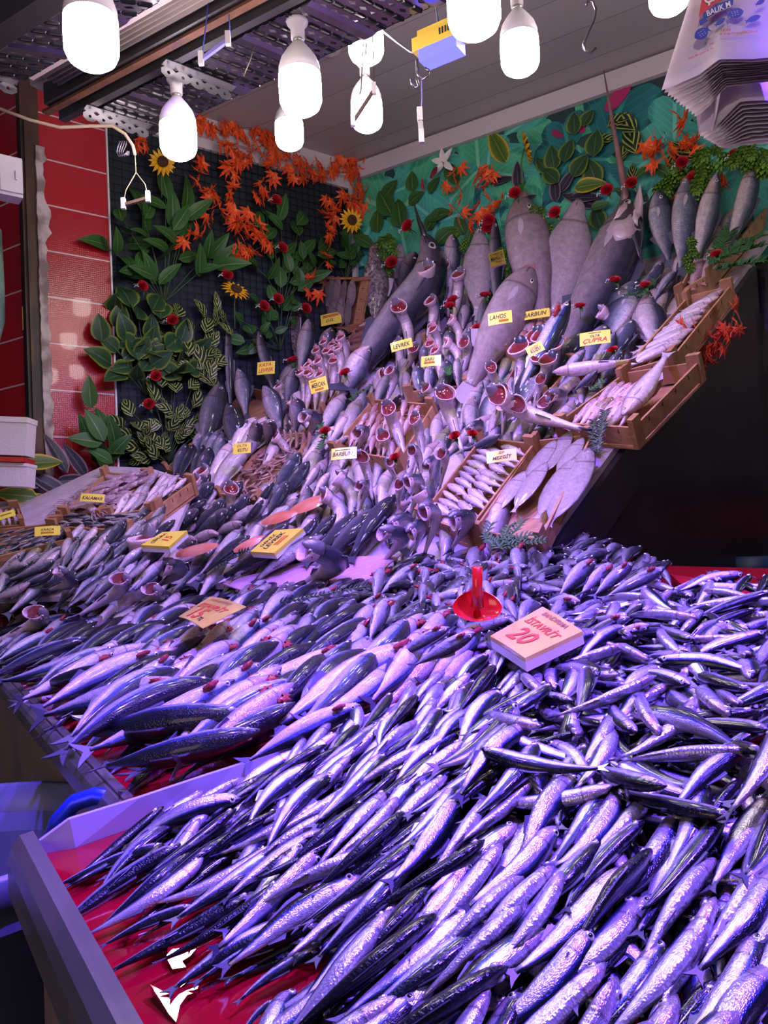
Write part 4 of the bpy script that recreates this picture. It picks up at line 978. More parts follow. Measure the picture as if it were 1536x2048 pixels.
# ------------------------------------------------------------------ anchovies in the front tray
def inside(p, poly):
    x, y = p; c = False; n = len(poly)
    for i in range(n):
        (x1, y1), (x2, y2) = poly[i], poly[i - 1]
        if (y1 > y) != (y2 > y) and x < (x2 - x1) * (y - y1) / (y2 - y1) + x1: c = not c
    return c
FRONT = [(200, 1712), (480, 1606), (650, 1535), (1020, 1385), (1200, 1300), (1390, 1222), (1470, 1236), (1580, 1275), (1620, 2400), (420, 2400), (520, 2140), (640, 1960), (590, 1880), (400, 1905), (300, 1850), (235, 1785)]
def img_dir(P, px, py, ang):
    q = hit(px + 20 * math.cos(ang), py - 20 * math.sin(ang), T); return (q - P).normalized()
STUFF = {}
CNT = {}
SG20 = [(960, 1285), (1085, 1200), (1190, 1262), (1060, 1350)]
def stuff_add(kind, m, var):
    STUFF.setdefault(kind, []).append((m, var))
cand = []
gx = Nd; gy = Ed
au = V((.62, .78, 0)).normalized(); av = V((.78, -.62, 0)).normalized()
c0 = hit(800, 1700, T)
rf = random.Random(11)
for i in range(-34, 40):
    for j in range(-70, 90):
        P = c0 + au * (i * .062 + (j % 2) * .031 + rf.uniform(-.015, .015)) + av * (j * .0215 + rf.uniform(-.007, .007))
        if P.y < .30: continue
        P = V((P.x, P.y, tz(P.x, P.y)))
        q = proj(P)
        if not q or not (-100 < q[0] < 1640 and q[1] < 2330): continue
        if not inside(q[:2], FRONT) or inside(q[:2], SG20): continue
        cand.append((q[2], P, q))
cand.sort(key=lambda c: c[0])
nind = 0
def heap(px, py):
    e = 1.0
    h = .012 + .040 * max(0, min(1, (px - 300) / 700)) * max(0, min(1, (2100 - py) / 500)) + .012 * max(0, min(1, (px - 500) / 300))
    dv_ = (py - (1720 - .39 * px)) / 140.0
    return h * max(.35, min(1, dv_ + .35))
for d, P, q in cand:
    px, py = q[0], q[1]
    messy = px > 960 and py < 1760 and py < 1760 - (1536 - px) * .1
    if px < 500: ang = rf.gauss(31, 5)
    else: ang = rf.gauss(31 + (px - 500) * .024, 7)
    if py < 1560 and px < 1150: ang = rf.gauss(44, 9)
    if messy and px > 1040:
        ang = rf.choice([rf.gauss(15, 22), rf.gauss(10, 25), rf.gauss(-35, 18), rf.gauss(60, 20), rf.gauss(165, 20), rf.gauss(-70, 15)])
    x = img_dir(P, px, py, math.radians(ang))
    L = rf.uniform(.116, .140)
    roll = rf.choice([rf.gauss(0, 22), rf.gauss(-30, 18), rf.gauss(180, 22), rf.gauss(25, 20), rf.gauss(150, 15)])
    hgt = heap(px, py) + rf.uniform(-.004, .010) + (rf.uniform(0, .018) if messy else 0)
    C_ = P + Tn * hgt; x = (x + Tn * (.10 + rf.uniform(-.05, .08))).normalized()
    Hh, Tt = C_ + x * L / 2, C_ - x * L / 2
    vs = KIND['anchovy']; var = rf.randrange(len(vs))
    if messy: var = rf.choice([1, 3, 4, 3, 4, 5])
    if nind < 290:
        side = 'dark back uppermost' if 60 < abs(roll) < 120 else 'silver side showing'
        if px < 560: reg = ('at the near left corner of the heap by the bare red liner', 'anchovies at the left corner')
        elif px < 900: reg = ('in the front part of the heap at the bottom middle', 'anchovies in the front middle')
        elif messy: reg = ('in the jumbled part of the heap behind the neat rows', 'jumbled anchovies')
        else: reg = ('in the front part of the heap at the bottom right', 'anchovies in the front right')
        place('anchovy', Hh, Tt, Tn, 'silver anchovy ' + reg[0], 'fish', reg[1], roll, var, parts=True); nind += 1
    else:
        N_ = (Tn - x * Tn.dot(x)).normalized(); B_ = x.cross(N_); r = math.radians(roll); y = N_ * math.cos(r) + B_ * math.sin(r); z = x.cross(y)
        m = Matrix((x * L, y * L, z * L)).transposed().to_4x4(); m.translation = Tt; stuff_add('anchovy', m, var)
# a lower layer that closes the gaps
for d, P, q in cand:
  for lay_ in (0, 1):
    if rf.random() < .85:
        px, py = q[0], q[1]; ang = rf.gauss(40, 30) if px < 1040 else rf.uniform(-90, 170)
        x = img_dir(P, px, py, math.radians(ang)); L = .122; hh = max(.006, heap(px, py) - .014 - .012 * lay_)
        C_ = P + Tn * hh; Tt = C_ - x * L / 2
        r = math.radians(rf.choice([0, 180, 20, -30])); N_ = Tn; B_ = x.cross(N_); y = N_ * math.cos(r) + B_ * math.sin(r); z = x.cross(y)
        m = Matrix((x * L, y * L, z * L)).transposed().to_4x4(); m.translation = Tt
        if px > 480 or py < 1700: stuff_add('anchovy', m, rf.randrange(3))
# loose ones on the bare liner
for h, t, lab in (((612, 1838), (350, 1975), 'anchovy lying full length on the bare red liner, nearest to the steel edge'), ((640, 1850), (400, 1960), 'anchovy beside the one nearest the steel edge, tail on bare liner'),
    ((385, 1812), (212, 1888), 'lowest anchovy of the small left bunch, silver belly towards the liner gap'), ((330, 1690), (118, 1770), 'pale anchovy at the top left corner over the red liner'),
    ((545, 2000), (480, 2075), 'anchovy with blunt head at the bottom edge beside the red liner'), ((640, 1900), (480, 2000), 'anchovy whose dark tail points at the yellow reflection on the liner')):
    fish('anchovy', h, t, lab, .018, .010, parts=True, roll=0 if h[0] != 612 else 8, var=3, plane=T)
# ------------------------------------------------------------------ back tray: horse mackerel heap and mackerel rows
def scatter(poly, kind, kinds2, su, sv, dirv, angf, L, label, group, lift, seed, cap=300, stuffkind=None, rolls=None, tilt=.1, plane=T, ok=None):
    rr = random.Random(seed); n = plane[1]; xs = [p[0] for p in poly]; ys = [p[1] for p in poly]
    cx, cy = sum(xs) / len(xs), sum(ys) / len(ys); C0 = hit(cx, cy, plane)
    a = dirv - n * dirv.dot(n); a.normalize(); b = n.cross(a); out = []
    for i in range(-60, 61):
        for j in range(-90, 91):
            P = C0 + a * ((i + (j % 2) * .5) * su + rr.uniform(-.25, .25) * su) + b * (j * sv + rr.uniform(-.3, .3) * sv); q = proj(P)
            if q and inside(q[:2], poly) and (ok is None or ok(q[0], q[1])): out.append((q[2], P, q))
    out.sort(key=lambda c: c[0]); made = 0
    for d, P, q in out:
        an = math.radians(angf(q[0], q[1], rr)); e = hit(q[0] + 10 * math.cos(an), q[1] - 10 * math.sin(an), plane)
        x = ((e - P).normalized() + n * (tilt + rr.uniform(-.05, .1))).normalized(); l = rr.uniform(*L)
        kd = kind if rr.random() > kinds2[1] else kinds2[0]
        hh = lift(q[0], q[1]) + rr.uniform(0, .012) if callable(lift) else lift + rr.uniform(0, .012)
        C_ = P + n * hh; roll = rr.choice(rolls) + rr.gauss(0, 14) if rolls else rr.choice([0, 180, -35, 30, 150]) + rr.gauss(0, 15)
        if kd.startswith('gilled'): l *= .6
        if kd.startswith('gutted'): roll = rr.choice([70, 95, 50, 110])
        CNT[kd] = CNT.get(kd, 0) + 1
        if made < cap and CNT[kd] < 290 and not (stuffkind):
            lb = label(kd, q) if callable(label) else label
            place(kd, C_ + x * l / 2, C_ - x * l / 2, n, lb, 'fish', group(q) if callable(group) else group, roll, None); made += 1
        else:
            B_ = x.cross(n).normalized(); N_ = B_.cross(x); r_ = math.radians(roll); y_ = N_ * math.cos(r_) + B_ * -math.sin(r_); z_ = x.cross(y_)
            mm = Matrix((x * l, y_ * l, z_ * l)).transposed().to_4x4(); mm.translation = C_ - x * l / 2; stuff_add(kd, mm, rr.randrange(3) % len(KIND[kd]))
    return made
# horse mackerel heap (istavrit)
HEAP = [(640, 1235), (700, 1130), (960, 1105), (1100, 1120), (1310, 1165), (1350, 1185), (1200, 1285), (1010, 1370), (900, 1330), (760, 1290), (640, 1260)]
def hml(kd, q):
    where = 'near the white divider' if q[0] > 1100 else 'around the red scoop' if q[0] > 860 else 'left of the red scoop'
    return ('horse mackerel with red gills pulled out, in the heap ' if kd.startswith('gutted') else 'small grey horse mackerel in the heap ') + where
def hmg(q): return 'horse mackerel ' + ('by the divider' if q[0] > 1100 else 'around the scoop' if q[0] > 860 else 'left of the scoop')
def heaplift(px, py): return .02 + .05 * max(0, min(1, (px - 640) / 200)) * max(.15, min(1, (1380 - .0 * px - py - max(0, (px - 1010)) * .45) / 160))
scatter(HEAP, 'horse_mackerel', ('horse_mackerel', 0), .075, .030, Nd, lambda x, y, r: r.uniform(-60, 200), (.12, .145), lambda k, q: 'small grey horse mackerel lying in the lower layer of the heap', 'x', lambda a, b: heaplift(a, b) - .02, 5, stuffkind=True)
scatter(HEAP, 'horse_mackerel', ('gutted_horse_mackerel', .20), .080, .034, Nd, lambda x, y, r: r.choice([r.gauss(35, 20), r.gauss(20, 25), r.gauss(75, 20), r.gauss(140, 25), r.gauss(-40, 25)]) if x < 1150 else r.gauss(32, 14), (.125, .155), hml, hmg, heaplift, 6)
# row standing on the far edge with gills out
for (h, t) in (((1000, 1070), (990, 1130)), ((1040, 1100), (1040, 1160)), ((960, 1098), (950, 1160)), ((1190, 1120), (1120, 1190)), ((1265, 1125), (1190, 1190)), ((1330, 1135), (1210, 1195)), ((1225, 1128), (1160, 1195)), ((840, 1130), (760, 1190)), ((780, 1200), (740, 1280)), ((770, 1140), (750, 1200)), ((1260, 1235), (1150, 1290)), ((1300, 1250), (1200, 1300)), ((950, 1265), (830, 1330)), ((900, 1255), (790, 1320))):
    fish('gutted_horse_mackerel', h, t, 'horse mackerel with frilly red gills, raised on top of the heap', .10, .06, plane=T, group='raised horse mackerel with red gills', roll=R.choice([60, 85, 40]))
# mackerel block beneath the sign and leftwards
MK = [(30, 1330), (0, 1290), (120, 1245), (330, 1200), (470, 1190), (560, 1210), (650, 1240), (800, 1290), (990, 1375), (800, 1420), (640, 1470), (470, 1530), (340, 1550), (260, 1480), (140, 1400)]
def mkl(kd, q):
    w = 'near the steel edge' if q[0] < 300 else 'in the middle of the back tray' if q[0] < 620 else 'beside the white divider'
    return {'gutted_mackerel': 'mackerel with a dark red gill flap pulled out, ', 'mackerel': 'silver mackerel with blue-black back, '}[kd] + w
scatter(MK, 'mackerel', ('mackerel', 0), .17, .036, V((.8, .6, 0)), lambda x, y, r: r.gauss(22 + x * .018, 5), (.22, .26), 'mackerel lying in the lower layer of the back tray', 'x', .02, 15, rolls=[0, 180, 40], stuffkind=True)
scatter(MK, 'mackerel', ('gutted_mackerel', .30), .15, .040, V((.8, .6, 0)), lambda x, y, r: r.gauss(18 + x * .022, 5), (.22, .27), mkl, lambda q: 'mackerel ' + ('at the steel edge' if q[0] < 300 else 'in the middle' if q[0] < 620 else 'by the divider'), .045, 16, rolls=[0, 0, 180, -30, 30, 20], ok=lambda x, y: not inside((x, y), [(340, 1220), (420, 1190), (520, 1205), (430, 1275), (350, 1275)]))
for h, t, k in (((490, 1425), (170, 1470), 'mackerel'), ((520, 1460), (215, 1530), 'mackerel'), ((390, 1375), (90, 1430), 'gutted_mackerel'), ((590, 1405), (275, 1545), 'mackerel'), ((440, 1365), (170, 1440), 'gutted_mackerel'), ((850, 1290), (560, 1450), 'gutted_mackerel'), ((720, 1410), (500, 1520), 'gutted_mackerel'), ((700, 1290), (440, 1400), 'gutted_mackerel')):
    fish(k, h, t, {'m': 'large mackerel on top of the rows in the back tray, head to the right', 'g': 'large pale mackerel on top of the rows with red gill flap'}[k[0]], .06, .035, plane=T, group='large mackerel on top ' + k[0], roll={'m': 0, 'g': 55}[k[0]], parts=True)
# istavrit rows above, left of sign
IS = [(0, 1245), (0, 1190), (200, 1155), (430, 1165), (560, 1215), (640, 1190), (700, 1200), (700, 1260), (480, 1250), (250, 1245), (100, 1270)]
scatter(IS, 'horse_mackerel', ('mackerel', .35), .10, .032, V((.9, .45, 0)), lambda x, y, r: r.gauss(28, 8), (.16, .20), lambda k, q: 'horse mackerel in the rows behind the mackerel, ' + ('left of the price sign' if q[0] < 360 else 'around the price sign'), lambda q: 'horse mackerel rows ' + ('left' if q[0] < 360 else 'by sign'), .05, 21, rolls=[0, 180, 20, -30], ok=lambda x, y: not inside((x, y), [(350, 1235), (420, 1190), (500, 1212), (410, 1290), (350, 1290)]))
# ------------------------------------------------------------------ display: crates
PINE = mat('crate_pine', (.50, .26, .13), .55, col2=(.38, .18, .085), nscale=5, noise=(1, 6, 6), bump=.15, bscale=80)
PINE2 = mat('crate_pine_post', (.42, .21, .10), .55, col2=(.32, .15, .07), nscale=6, noise=(6, 6, 1), bump=.15, bscale=80)
ORD = ['first', 'second', 'third', 'fourth', 'fifth', 'sixth', 'seventh', 'eighth', 'ninth', 'tenth', 'eleventh', 'twelfth']
def sfn(px, py, off, pl=None): return hit(px, py, pl, off) if pl else surf(px, py, off)
NOFILL = []
def crate(q, label, h=.075, posts=(1, 1, 1, 1), pl=None, ph=.03, sides=(1, 1, 1, 1)):
    """q: rim corners near-left, near-right, far-right, far-left in pixels"""
    h += .010; NOFILL.append(q); pl = pl or S; n = pl[1]; rim = [hit(x, y, pl, h) for x, y in q]; c = sum(rim, V((0, 0, 0))) / 4
    t = empty('wooden_crate', c - n * h, label, 'crate', 'wooden fish crates'); low = [p - n * (h - .004) for p in rim]
    mb = MB(); mb.slab([p + n * .004 for p in low], n, .006); wpart(mb, 'crate_floor', PINE, t)
    for i in range(4):
        if not sides[i]: continue
        a, b = rim[i], rim[(i + 1) % 4]; d = (b - a).normalized(); inn = n.cross(d)
        if inn.dot(c - a) < 0: inn = -inn
        mb = MB(); hh = h * .78
        mb.slab([a, b, b - n * hh, a - n * hh], -inn, .007)
        for k in range(1, 5):   # staples
            s_ = a + (b - a) * (k / 5) - inn * .0005; mb.beam(s_ - n * .008, s_ - n * .022, .0022, .0016, inn, 1)
        wpart(mb, 'side_board', [PINE, mat('staple', (.06, .04, .03), .5, .6)], t)
    for i in range(4):
        if not posts[i]: continue
        p = rim[i]; d1 = (rim[(i + 1) % 4] - p).normalized(); d2 = (rim[i - 1] - p).normalized(); o = p + (d1 + d2) * .014
        mb = MB(); w = .020; mb.slab([o - d1 * w + n * ph, o + d1 * w + n * ph, o + d1 * w - n * h * .9, o - d1 * w - n * h * .9], d2, .018)
        wpart(mb, 'corner_post', PINE2, t)
    return rim
def bil(P, u, v): return (P[0] * (1 - u) + P[1] * u) * (1 - v) + (P[3] * (1 - u) + P[2] * u) * v
def fill(q, kind, nu, nv, label, group, head='f', lift=.035, over=1.3, rolls=(0,), jit=.12, tilt=.10, skew=0.0, pl=None, m=.06, mix=None, maxw=None, Lfix=None):
    """label may hold {o} for the place in its row and {r} for the row"""
    lift += .022; pl = pl or S; n = pl[1]; Q = [hit(x, y, pl, lift) for x, y in q]; rr = random.Random(hash((q[0][0], q[0][1], nu)) & 0xffff)
    rr = random.Random(q[0][0] * 7 + q[0][1] * 3 + nu * 11)
    for j in range(nv):
        for i in range(nu):
            u = m + (1 - 2 * m) * (i + .5 + rr.uniform(-jit, jit)) / nu; v = m + (1 - 2 * m) * (j + .5 + rr.uniform(-jit, jit)) / nv
            c = bil(Q, u, v); fu = (bil(Q, 1, v) - bil(Q, 0, v)); fv = (bil(Q, u, 1) - bil(Q, u, 0))
            if head in 'fn': d = fv.normalized(); L = fv.length / nv; s_ = 1 if head == 'f' else -1
            else: d = fu.normalized(); L = fu.length / nu; s_ = 1 if head == 'r' else -1
            e = n.cross(d); d = (d + e * (skew + rr.uniform(-.12, .12))).normalized() * s_
            x = (d + n * (tilt + rr.uniform(-.04, .04))).normalized(); L = (Lfix or L * over) * rr.uniform(.93, 1.07)
            kd = kind if not mix or rr.random() > mix[1] else mix[0]
            roll = rr.choice(rolls) + rr.gauss(0, 10); 
            lb = label.replace('row {r} from the front', '{r} row from the front').replace('row {r} from front', '{r} row from front').replace('{o}', ORD[min(i, 11)]).replace('{r}', ORD[min(j, 11)])
            place(kd, c + x * L / 2, c - x * L / 2, n, lb, 'fish', group, roll)
# names of the crates
crate([(838, 1032), (935, 1064), (1070, 886), (962, 875)], 'crate of small silver whiting left of the sole crate at the lower right', .055)
fill([(850, 1030), (940, 1058), (1062, 890), (966, 880)], 'whiting', 2, 11, 'small silver whiting, row {r} from the front, {o} from left, crate beside the soles', 'small whiting in the lower right crate', 'l', .03, 1.25, (0, 180, 20), .08, .02, -.25)
crate([(945, 1062), (1082, 1080), (1186, 868), (1072, 880)], 'lowest right crate of long grey soles along the black panel', .05)
for h, t, l in (((1050, 942), (975, 1035), 'sole at the front left corner of the lowest right crate'), ((1092, 925), (1030, 1018), 'sole left of centre in the lowest right crate'), ((1110, 880), (1050, 960), 'sole at the back left of the lowest right crate'), ((1140, 862), (1090, 945), 'largest sole at the back of the lowest right crate'), ((1165, 875), (1115, 955), 'narrow sole second from the right board of the lowest right crate'), ((1150, 915), (1078, 1030), 'long sole in the middle of the lowest right crate'), ((1178, 895), (1100, 1045), 'sole against the right board of the lowest right crate')):
    fish('sole', h, t, 'long grey ' + l, .065, .05, parts=True, fat=.8)
crate([(1112, 846), (1268, 856), (1400, 722), (1250, 745)], 'crate with pencil scribble on its board at the right edge below the blue fish', .07)
fill([(1125, 845), (1255, 848), (1335, 768), (1220, 775)], 'pink_bream', 7, 2, 'pink fish in the scribbled right edge crate, row {r} from front, {o} from left', 'pink fish in scribbled crate', 'f', .05, 1.25, (0, 30), .1, .15)
crate([(1240, 745), (1345, 716), (1463, 570), (1375, 592)], 'crate of thin bluish fish at the right edge beside the red maple leaves', .07)
fill([(1235, 735), (1335, 722), (1452, 578), (1380, 598)], 'whiting', 1, 15, 'thin bluish fish in the right edge crate by the maple leaves, {r} from the front', 'thin bluish fish in the right crate', 'r', .05, 1.25, (0, 180), .1, .05, .55)
crate([(1352, 588), (1418, 548), (1545, 402), (1438, 425)], 'topmost crate at the right edge below the hanging bags', .07)
fill([(1362, 580), (1415, 550), (1530, 410), (1445, 430)], 'pink_bream', 2, 4, 'pale pink fish in the topmost right crate, row {r} from front, {o} from left', 'pale pink fish in the topmost right crate', 'f', .05, 1.3, (0, 20))
crate([(1005, 702), (1115, 712), (1172, 600), (1092, 590)], 'crate of red mullet below the grouper with the upper BARBUN sign', .06)
fill([(1015, 700), (1105, 705), (1165, 605), (1098, 598)], 'red_mullet', 4, 4, 'red mullet in the upper right mullet crate, row {r} from front, {o} from left', 'red mullet in the upper crate', 'f', .05, 1.35, (0, 180, 30), .25, .1, .3)
crate([(1000, 780), (1088, 795), (1150, 722), (1050, 700)], 'small crate of gilled breams in front of the upper red mullet crate', .05)
fill([(1005, 778), (1085, 788), (1140, 725), (1055, 705)], 'gilled_bream', 3, 2, 'opened bream in the small crate before the mullet, row {r} from front, {o} from left', 'opened breams in the small crate', 'f', .06, 1.3, (90, 70), .1, .25)
crate([(812, 785), (935, 770), (957, 662), (850, 678)], 'crate of small upright fish in the middle of the display with the yellow sign', .05)
fill([(815, 780), (930, 768), (952, 668), (852, 682)], 'sea_bream', 5, 4, 'small silver fish in the middle crate, row {r} from front, {o} from left', 'small silver fish in the middle crate', 'f', .06, 1.3, (60, 90, 20), .2, .45, mix=('gilled_pink_bream', .25))
crate([(662, 898), (800, 920), (868, 808), (745, 798)], 'crate of red mullet in the centre with the lower BARBUN sign', .06)
fill([(672, 895), (795, 915), (860, 812), (750, 803)], 'red_mullet', 7, 4, 'red mullet in the central mullet crate, row {r} from front, {o} from left', 'red mullet in the central crate', 'f', .05, 1.35, (0, 180, 60), .25, .1, .2)
crate([(578, 815), (648, 824), (724, 704), (642, 712)], 'crate of pink breams with opened gills on the left with the MERCAN sign', .06)
fill([(585, 812), (645, 820), (715, 708), (645, 716)], 'gilled_pink_bream', 4, 4, 'pink bream with open gills by the MERCAN sign, row {r} from front, {o} from left', 'pink breams in the left crate', 'f', .06, 1.3, (90, 60), .15, .35)
crate([(678, 706), (740, 718), (792, 612), (728, 630)], 'narrow crate of red mullet between the sole crate and the swordfish', .06)
fill([(684, 704), (736, 712), (788, 615), (730, 634)], 'red_mullet', 1, 10, 'red mullet in the narrow crate left of the swordfish, {r} from the front', 'red mullet in the narrow crate', 'r', .05, 1.1, (0, 180), .1, .05)
_c = min((hit(690, 556, LW) - CAM).dot(CF), (hit(690, 556, MU) - CAM).dot(CF)) - .22
_a, _b, _d = hit(625, 654, S, .03), hit(706, 662, S, .03), atd(690, 556, _c); SMn = (_b - _a).cross(_d - _a).normalized(); SMn = SMn if SMn.dot(CAM - _a) > 0 else -SMn; SM = (_a, SMn)
crate([(625, 652), (706, 660), (724, 556), (648, 556)], 'topmost left crate of pale soles with the DIL sign', .05, pl=SM)
fill([(630, 650), (704, 655), (720, 562), (652, 562)], 'sole', 4, 2, 'pale sole in the topmost left crate, row {r} from front, {o} from left', 'pale soles in the topmost left crate', 'f', .03, 1.35, (0,), .1, .05, pl=SM)
crate([(432, 986), (520, 1002), (622, 872), (548, 868)], 'crate of raw brown shrimps on the left side of the display', .05)
crate([(385, 900), (478, 908), (562, 790), (492, 772)], 'crate of upright bass behind the silver fish near the green wall', .06)
crate([(330, 936), (428, 985), (545, 852), (425, 862)], 'crate of silver bonito with the KUTU sign left of the shrimps', .05)
fill([(330, 934), (400, 960), (470, 880), (410, 870)], 'sea_bream', 4, 2, 'slim silver fish left of the shrimps, row {r} from front, {o} from left', 'slim silver fish left of the shrimps', 'f', .06, 1.4, (30, 0), .1, .3, .2)
fill([(400, 965), (440, 985), (560, 850), (500, 850)], 'whiting', 3, 2, 'white belly fish beside the shrimp crate, row {r} from front, {o} from left', 'white fish beside the shrimps', 'f', .06, 1.4, (20, 60), .08, .12)
crate([(122, 1028), (202, 1034), (302, 950), (212, 944)], 'crate of pale squid with the KALAMAR sign', .055, pl=SL)
crate([(206, 1032), (312, 1016), (388, 962), (302, 948)], 'crate of small whiting right of the squid crate', .055, pl=SL)
fill([(212, 1028), (308, 1012), (382, 962), (304, 952)], 'whiting', 5, 3, 'brownish small fish right of the squid, row {r} from front, {o} from left', 'small fish right of the squid', 'f', .05, 1.4, (0, 60, 180), .2, .2, pl=SL)
crate([(98, 1052), (254, 1062), (314, 1018), (128, 1028)], 'front left crate of small dark horse mackerel below the squid crate', .045, pl=SL)
fill([(104, 1050), (250, 1058), (308, 1020), (132, 1030)], 'horse_mackerel', 9, 3, 'tiny dark fish in the front left crate, row {r} from front, {o} from left', 'tiny dark fish in the front left crate', 'r', .04, 1.9, (0, 180, 60), .3, .05, pl=SL)
crate([(-60, 1128), (144, 1076), (122, 1044), (-40, 1062)], 'lowest left crate of small grey fish cut by the left edge', .05, pl=SL)
fill([(-50, 1122), (138, 1074), (120, 1048), (-40, 1066)], 'horse_mackerel', 12, 5, 'small grey fish in the lowest left crate, row {r} from front, {o} from left', 'small grey fish in the lowest left crate', 'r', .04, 1.7, (0, 180, 30), .25, .03, .3, pl=SL)
crate([(-40, 1056), (48, 1050), (36, 1014), (-40, 1018)], 'small crate with pinkish fish at the left edge under the big leaves', .05, pl=SL)
fill([(-30, 1052), (44, 1046), (34, 1020), (-30, 1024)], 'whiting', 5, 3, 'pinkish fish in the left edge crate, row {r} from front, {o} from left', 'pinkish fish at the left edge', 'f', .04, 1.6, (0, 60), pl=SL)
# shrimps: pale brown curled bodies with legs
SHR = mat('shrimp_shell', (.42, .24, .20), .3, 0, .6, col2=(.30, .15, .12), nscale=30)
shv = []
for k in range(4):
    rs = random.Random(k); bend = Bend('C', .1, 1.4 + .35 * k); b = body([(0, .02), (.1, .035), (.3, .06), (.55, .085), (.75, .095), (.9, .07), (1, .02)], .8, 14, 8)
    for i, v in enumerate(b.v): pass
    leg = MB()
    for q in range(5): leg.tube([(.5 + q * .09, 0, -.07), (.52 + q * .09, .02, -.13), (.48 + q * .09, .0, -.18)], .006, 4)
    ant = MB(); ant.tube([(.97, .01, .02), (1.15, .04, .08), (1.4, .1, .05)], .004, 4); ant.tube([(.97, -.01, .02), (1.2, -.03, .12), (1.45, .02, .16)], .004, 4)
    tl_ = tailfin(.02, .07, .10, .3)
    al = MB()
    for x_ in (b, leg, ant, tl_): bmap(x_, bend); al.join(x_)
    shv.append(al.mesh('shrimp', [SHR]))
shq = [hit(x, y, S, .04) for x, y in [(440, 982), (514, 996), (614, 876), (552, 872)]]
rs = random.Random(4); cnt = 0
for i in range(7):
    for j in range(24):
        if rs.random() < .12: continue
        c = bil(shq, (i + rs.random()) / 7, (j + rs.random()) / 24) + Sn * rs.uniform(-.01, .012); a = rs.uniform(0, 6.28); x = (Wd * math.cos(a) + Sup * math.sin(a) + Sn * rs.uniform(-.2, .4)).normalized()
        nn = (Sn + Wd * rs.uniform(-.6, .6) + Sup * rs.uniform(-.6, .6)).normalized(); y = (nn - x * nn.dot(x)).normalized(); z = x.cross(y); L = rs.uniform(.05, .068)
        m = Matrix((x * L, y * L, z * L)).transposed().to_4x4(); m.translation = c
        o = meobj('shrimp', shv[rs.randrange(4)], None, m); tag(o, 'raw brown shrimp lying loose in the shrimp crate', 'shrimp', 'raw shrimps in the crate')
for i in range(6):
    c = hit(552 + i * 12, 880 + i * 1.5, S, .07); x = (Sup + Sn * .9 + Wd * rs.uniform(-.2, .2)).normalized(); y = Wd; z = x.cross(y).normalized(); y = z.cross(x); L = .10
    m = Matrix((x * L, y * L, z * L)).transposed().to_4x4(); m.translation = c - x * L * .5
    tag(meobj('shrimp', shv[0], None, m), 'large shrimp standing upright at the back of the shrimp crate', 'shrimp', 'upright shrimps at the back')
# squids
SQ = mat('squid_skin', (.62, .46, .52), .25, 0, .6, col2=(.45, .28, .34), nscale=22)
sqv = []
for k in range(3):
    bend = Bend('C', .2 * k - .2, .3 * k - .3)
    b = body([(0, .075), (.15, .085), (.4, .085), (.7, .065), (.9, .035), (1, .005)], .6, 12, 10); fin = finplate([(1.0, .0), (.82, .15), (.62, .07), (.62, -.07), (.82, -.15)], .008); tn = MB()
    for q in range(7):
        a = q / 6 - .5; tn.tube([(.0, 0, a * .12), (-.15, .01 * math.sin(q), a * .2), (-.32, .02, a * .3 + .03 * math.sin(q * 2)), (-.45, .01, a * .28)], [.016, .012, .008, .003], 5)
    hd = body([(0, .04), (.5, .055), (1, .04)], .8, 4, 8); hd.v = [(-.11 + x * .12, y, z) for x, y, z in hd.v]
    al = []
    for nm, x_ in (('mantle', b), ('fin', fin), ('tentacles', tn), ('head', hd)): bmap(x_, bend); al.append((nm, x_.mesh('squid_' + nm, [SQ])))
    sqv.append(al)
sq = [hit(x, y, SL, .06) for x, y in [(130, 1022), (200, 1026), (298, 954), (216, 950)]]
for j in range(7):
    for i in range(3):
        c = bil(sq, (i + .5 + rs.uniform(-.15, .15)) / 3, (j + .5) / 7) + Sn * rs.uniform(-.005, .01); x = (-Wd + Sup * rs.uniform(-.35, .35)).normalized() * (1 if rs.random() > .2 else -1); y = Sn; z = x.cross(y).normalized(); y = z.cross(x); L = rs.uniform(.15, .19)
        m = Matrix((x * L, y * L, z * L)).transposed().to_4x4(); m.translation = c - x * L * .4
        r_ = empty('squid', c, 'pale pink squid in the KALAMAR crate, %s row from the front, %s from left' % (ORD[j], ORD[i]), 'squid', 'squids in the crate', mx=m)
        for nm, me in sqv[rs.randrange(3)]: meobj(nm, me, r_)
# ------------------------------------------------------------------ loose fish between the crates
FLP = [(60, 1150), (150, 1085), (250, 1060), (400, 960), (540, 800), (640, 690), (740, 610), (900, 560), (1080, 590), (1250, 560), (1430, 530), (1330, 690), (1170, 850), (1060, 1060), (950, 1080), (760, 1110), (430, 1160)]
def free(x, y): return x > 325 and not any(inside((x, y), q) for q in NOFILL)
scatter(FLP, 'pale_bass', ('gilled_bass', .10), .165, .068, Sup, lambda x, y, r: r.gauss(66 if x > 560 else 52, 12), (.25, .31), lambda k, q: ('opened pale bass with red gill ring ' if k[0] == 'g' else 'pale bass lying head up ') + 'in the lower layer of the display, ' + ('left half' if q[0] < 700 else 'right half'), lambda q: 'lower layer of display fish ' + ('left' if q[0] < 700 else 'right'), lambda a, b: .015, 31, cap=260, rolls=[0, 180, 60, 90, 30], tilt=.08, plane=S, ok=free)
LFP = [(150, 1088), (255, 1072), (320, 1035), (345, 1100), (310, 1175), (200, 1205), (20, 1215), (-60, 1210), (-60, 1150)]
scatter(LFP, 'pale_bass', ('sea_bass', .5), .10, .036, (V((.5, .86, .5))).normalized(), lambda x, y, r: r.gauss(38, 10), (.15, .19), lambda k, q: ('dark bass ' if k[0] == 's' else 'pale bass ') + 'lying head up between the left crates and the table rows', 'bass between the left crates and the rows', .035, 51, cap=200, rolls=[0, 180, 60, 20], tilt=.15, plane=SL)
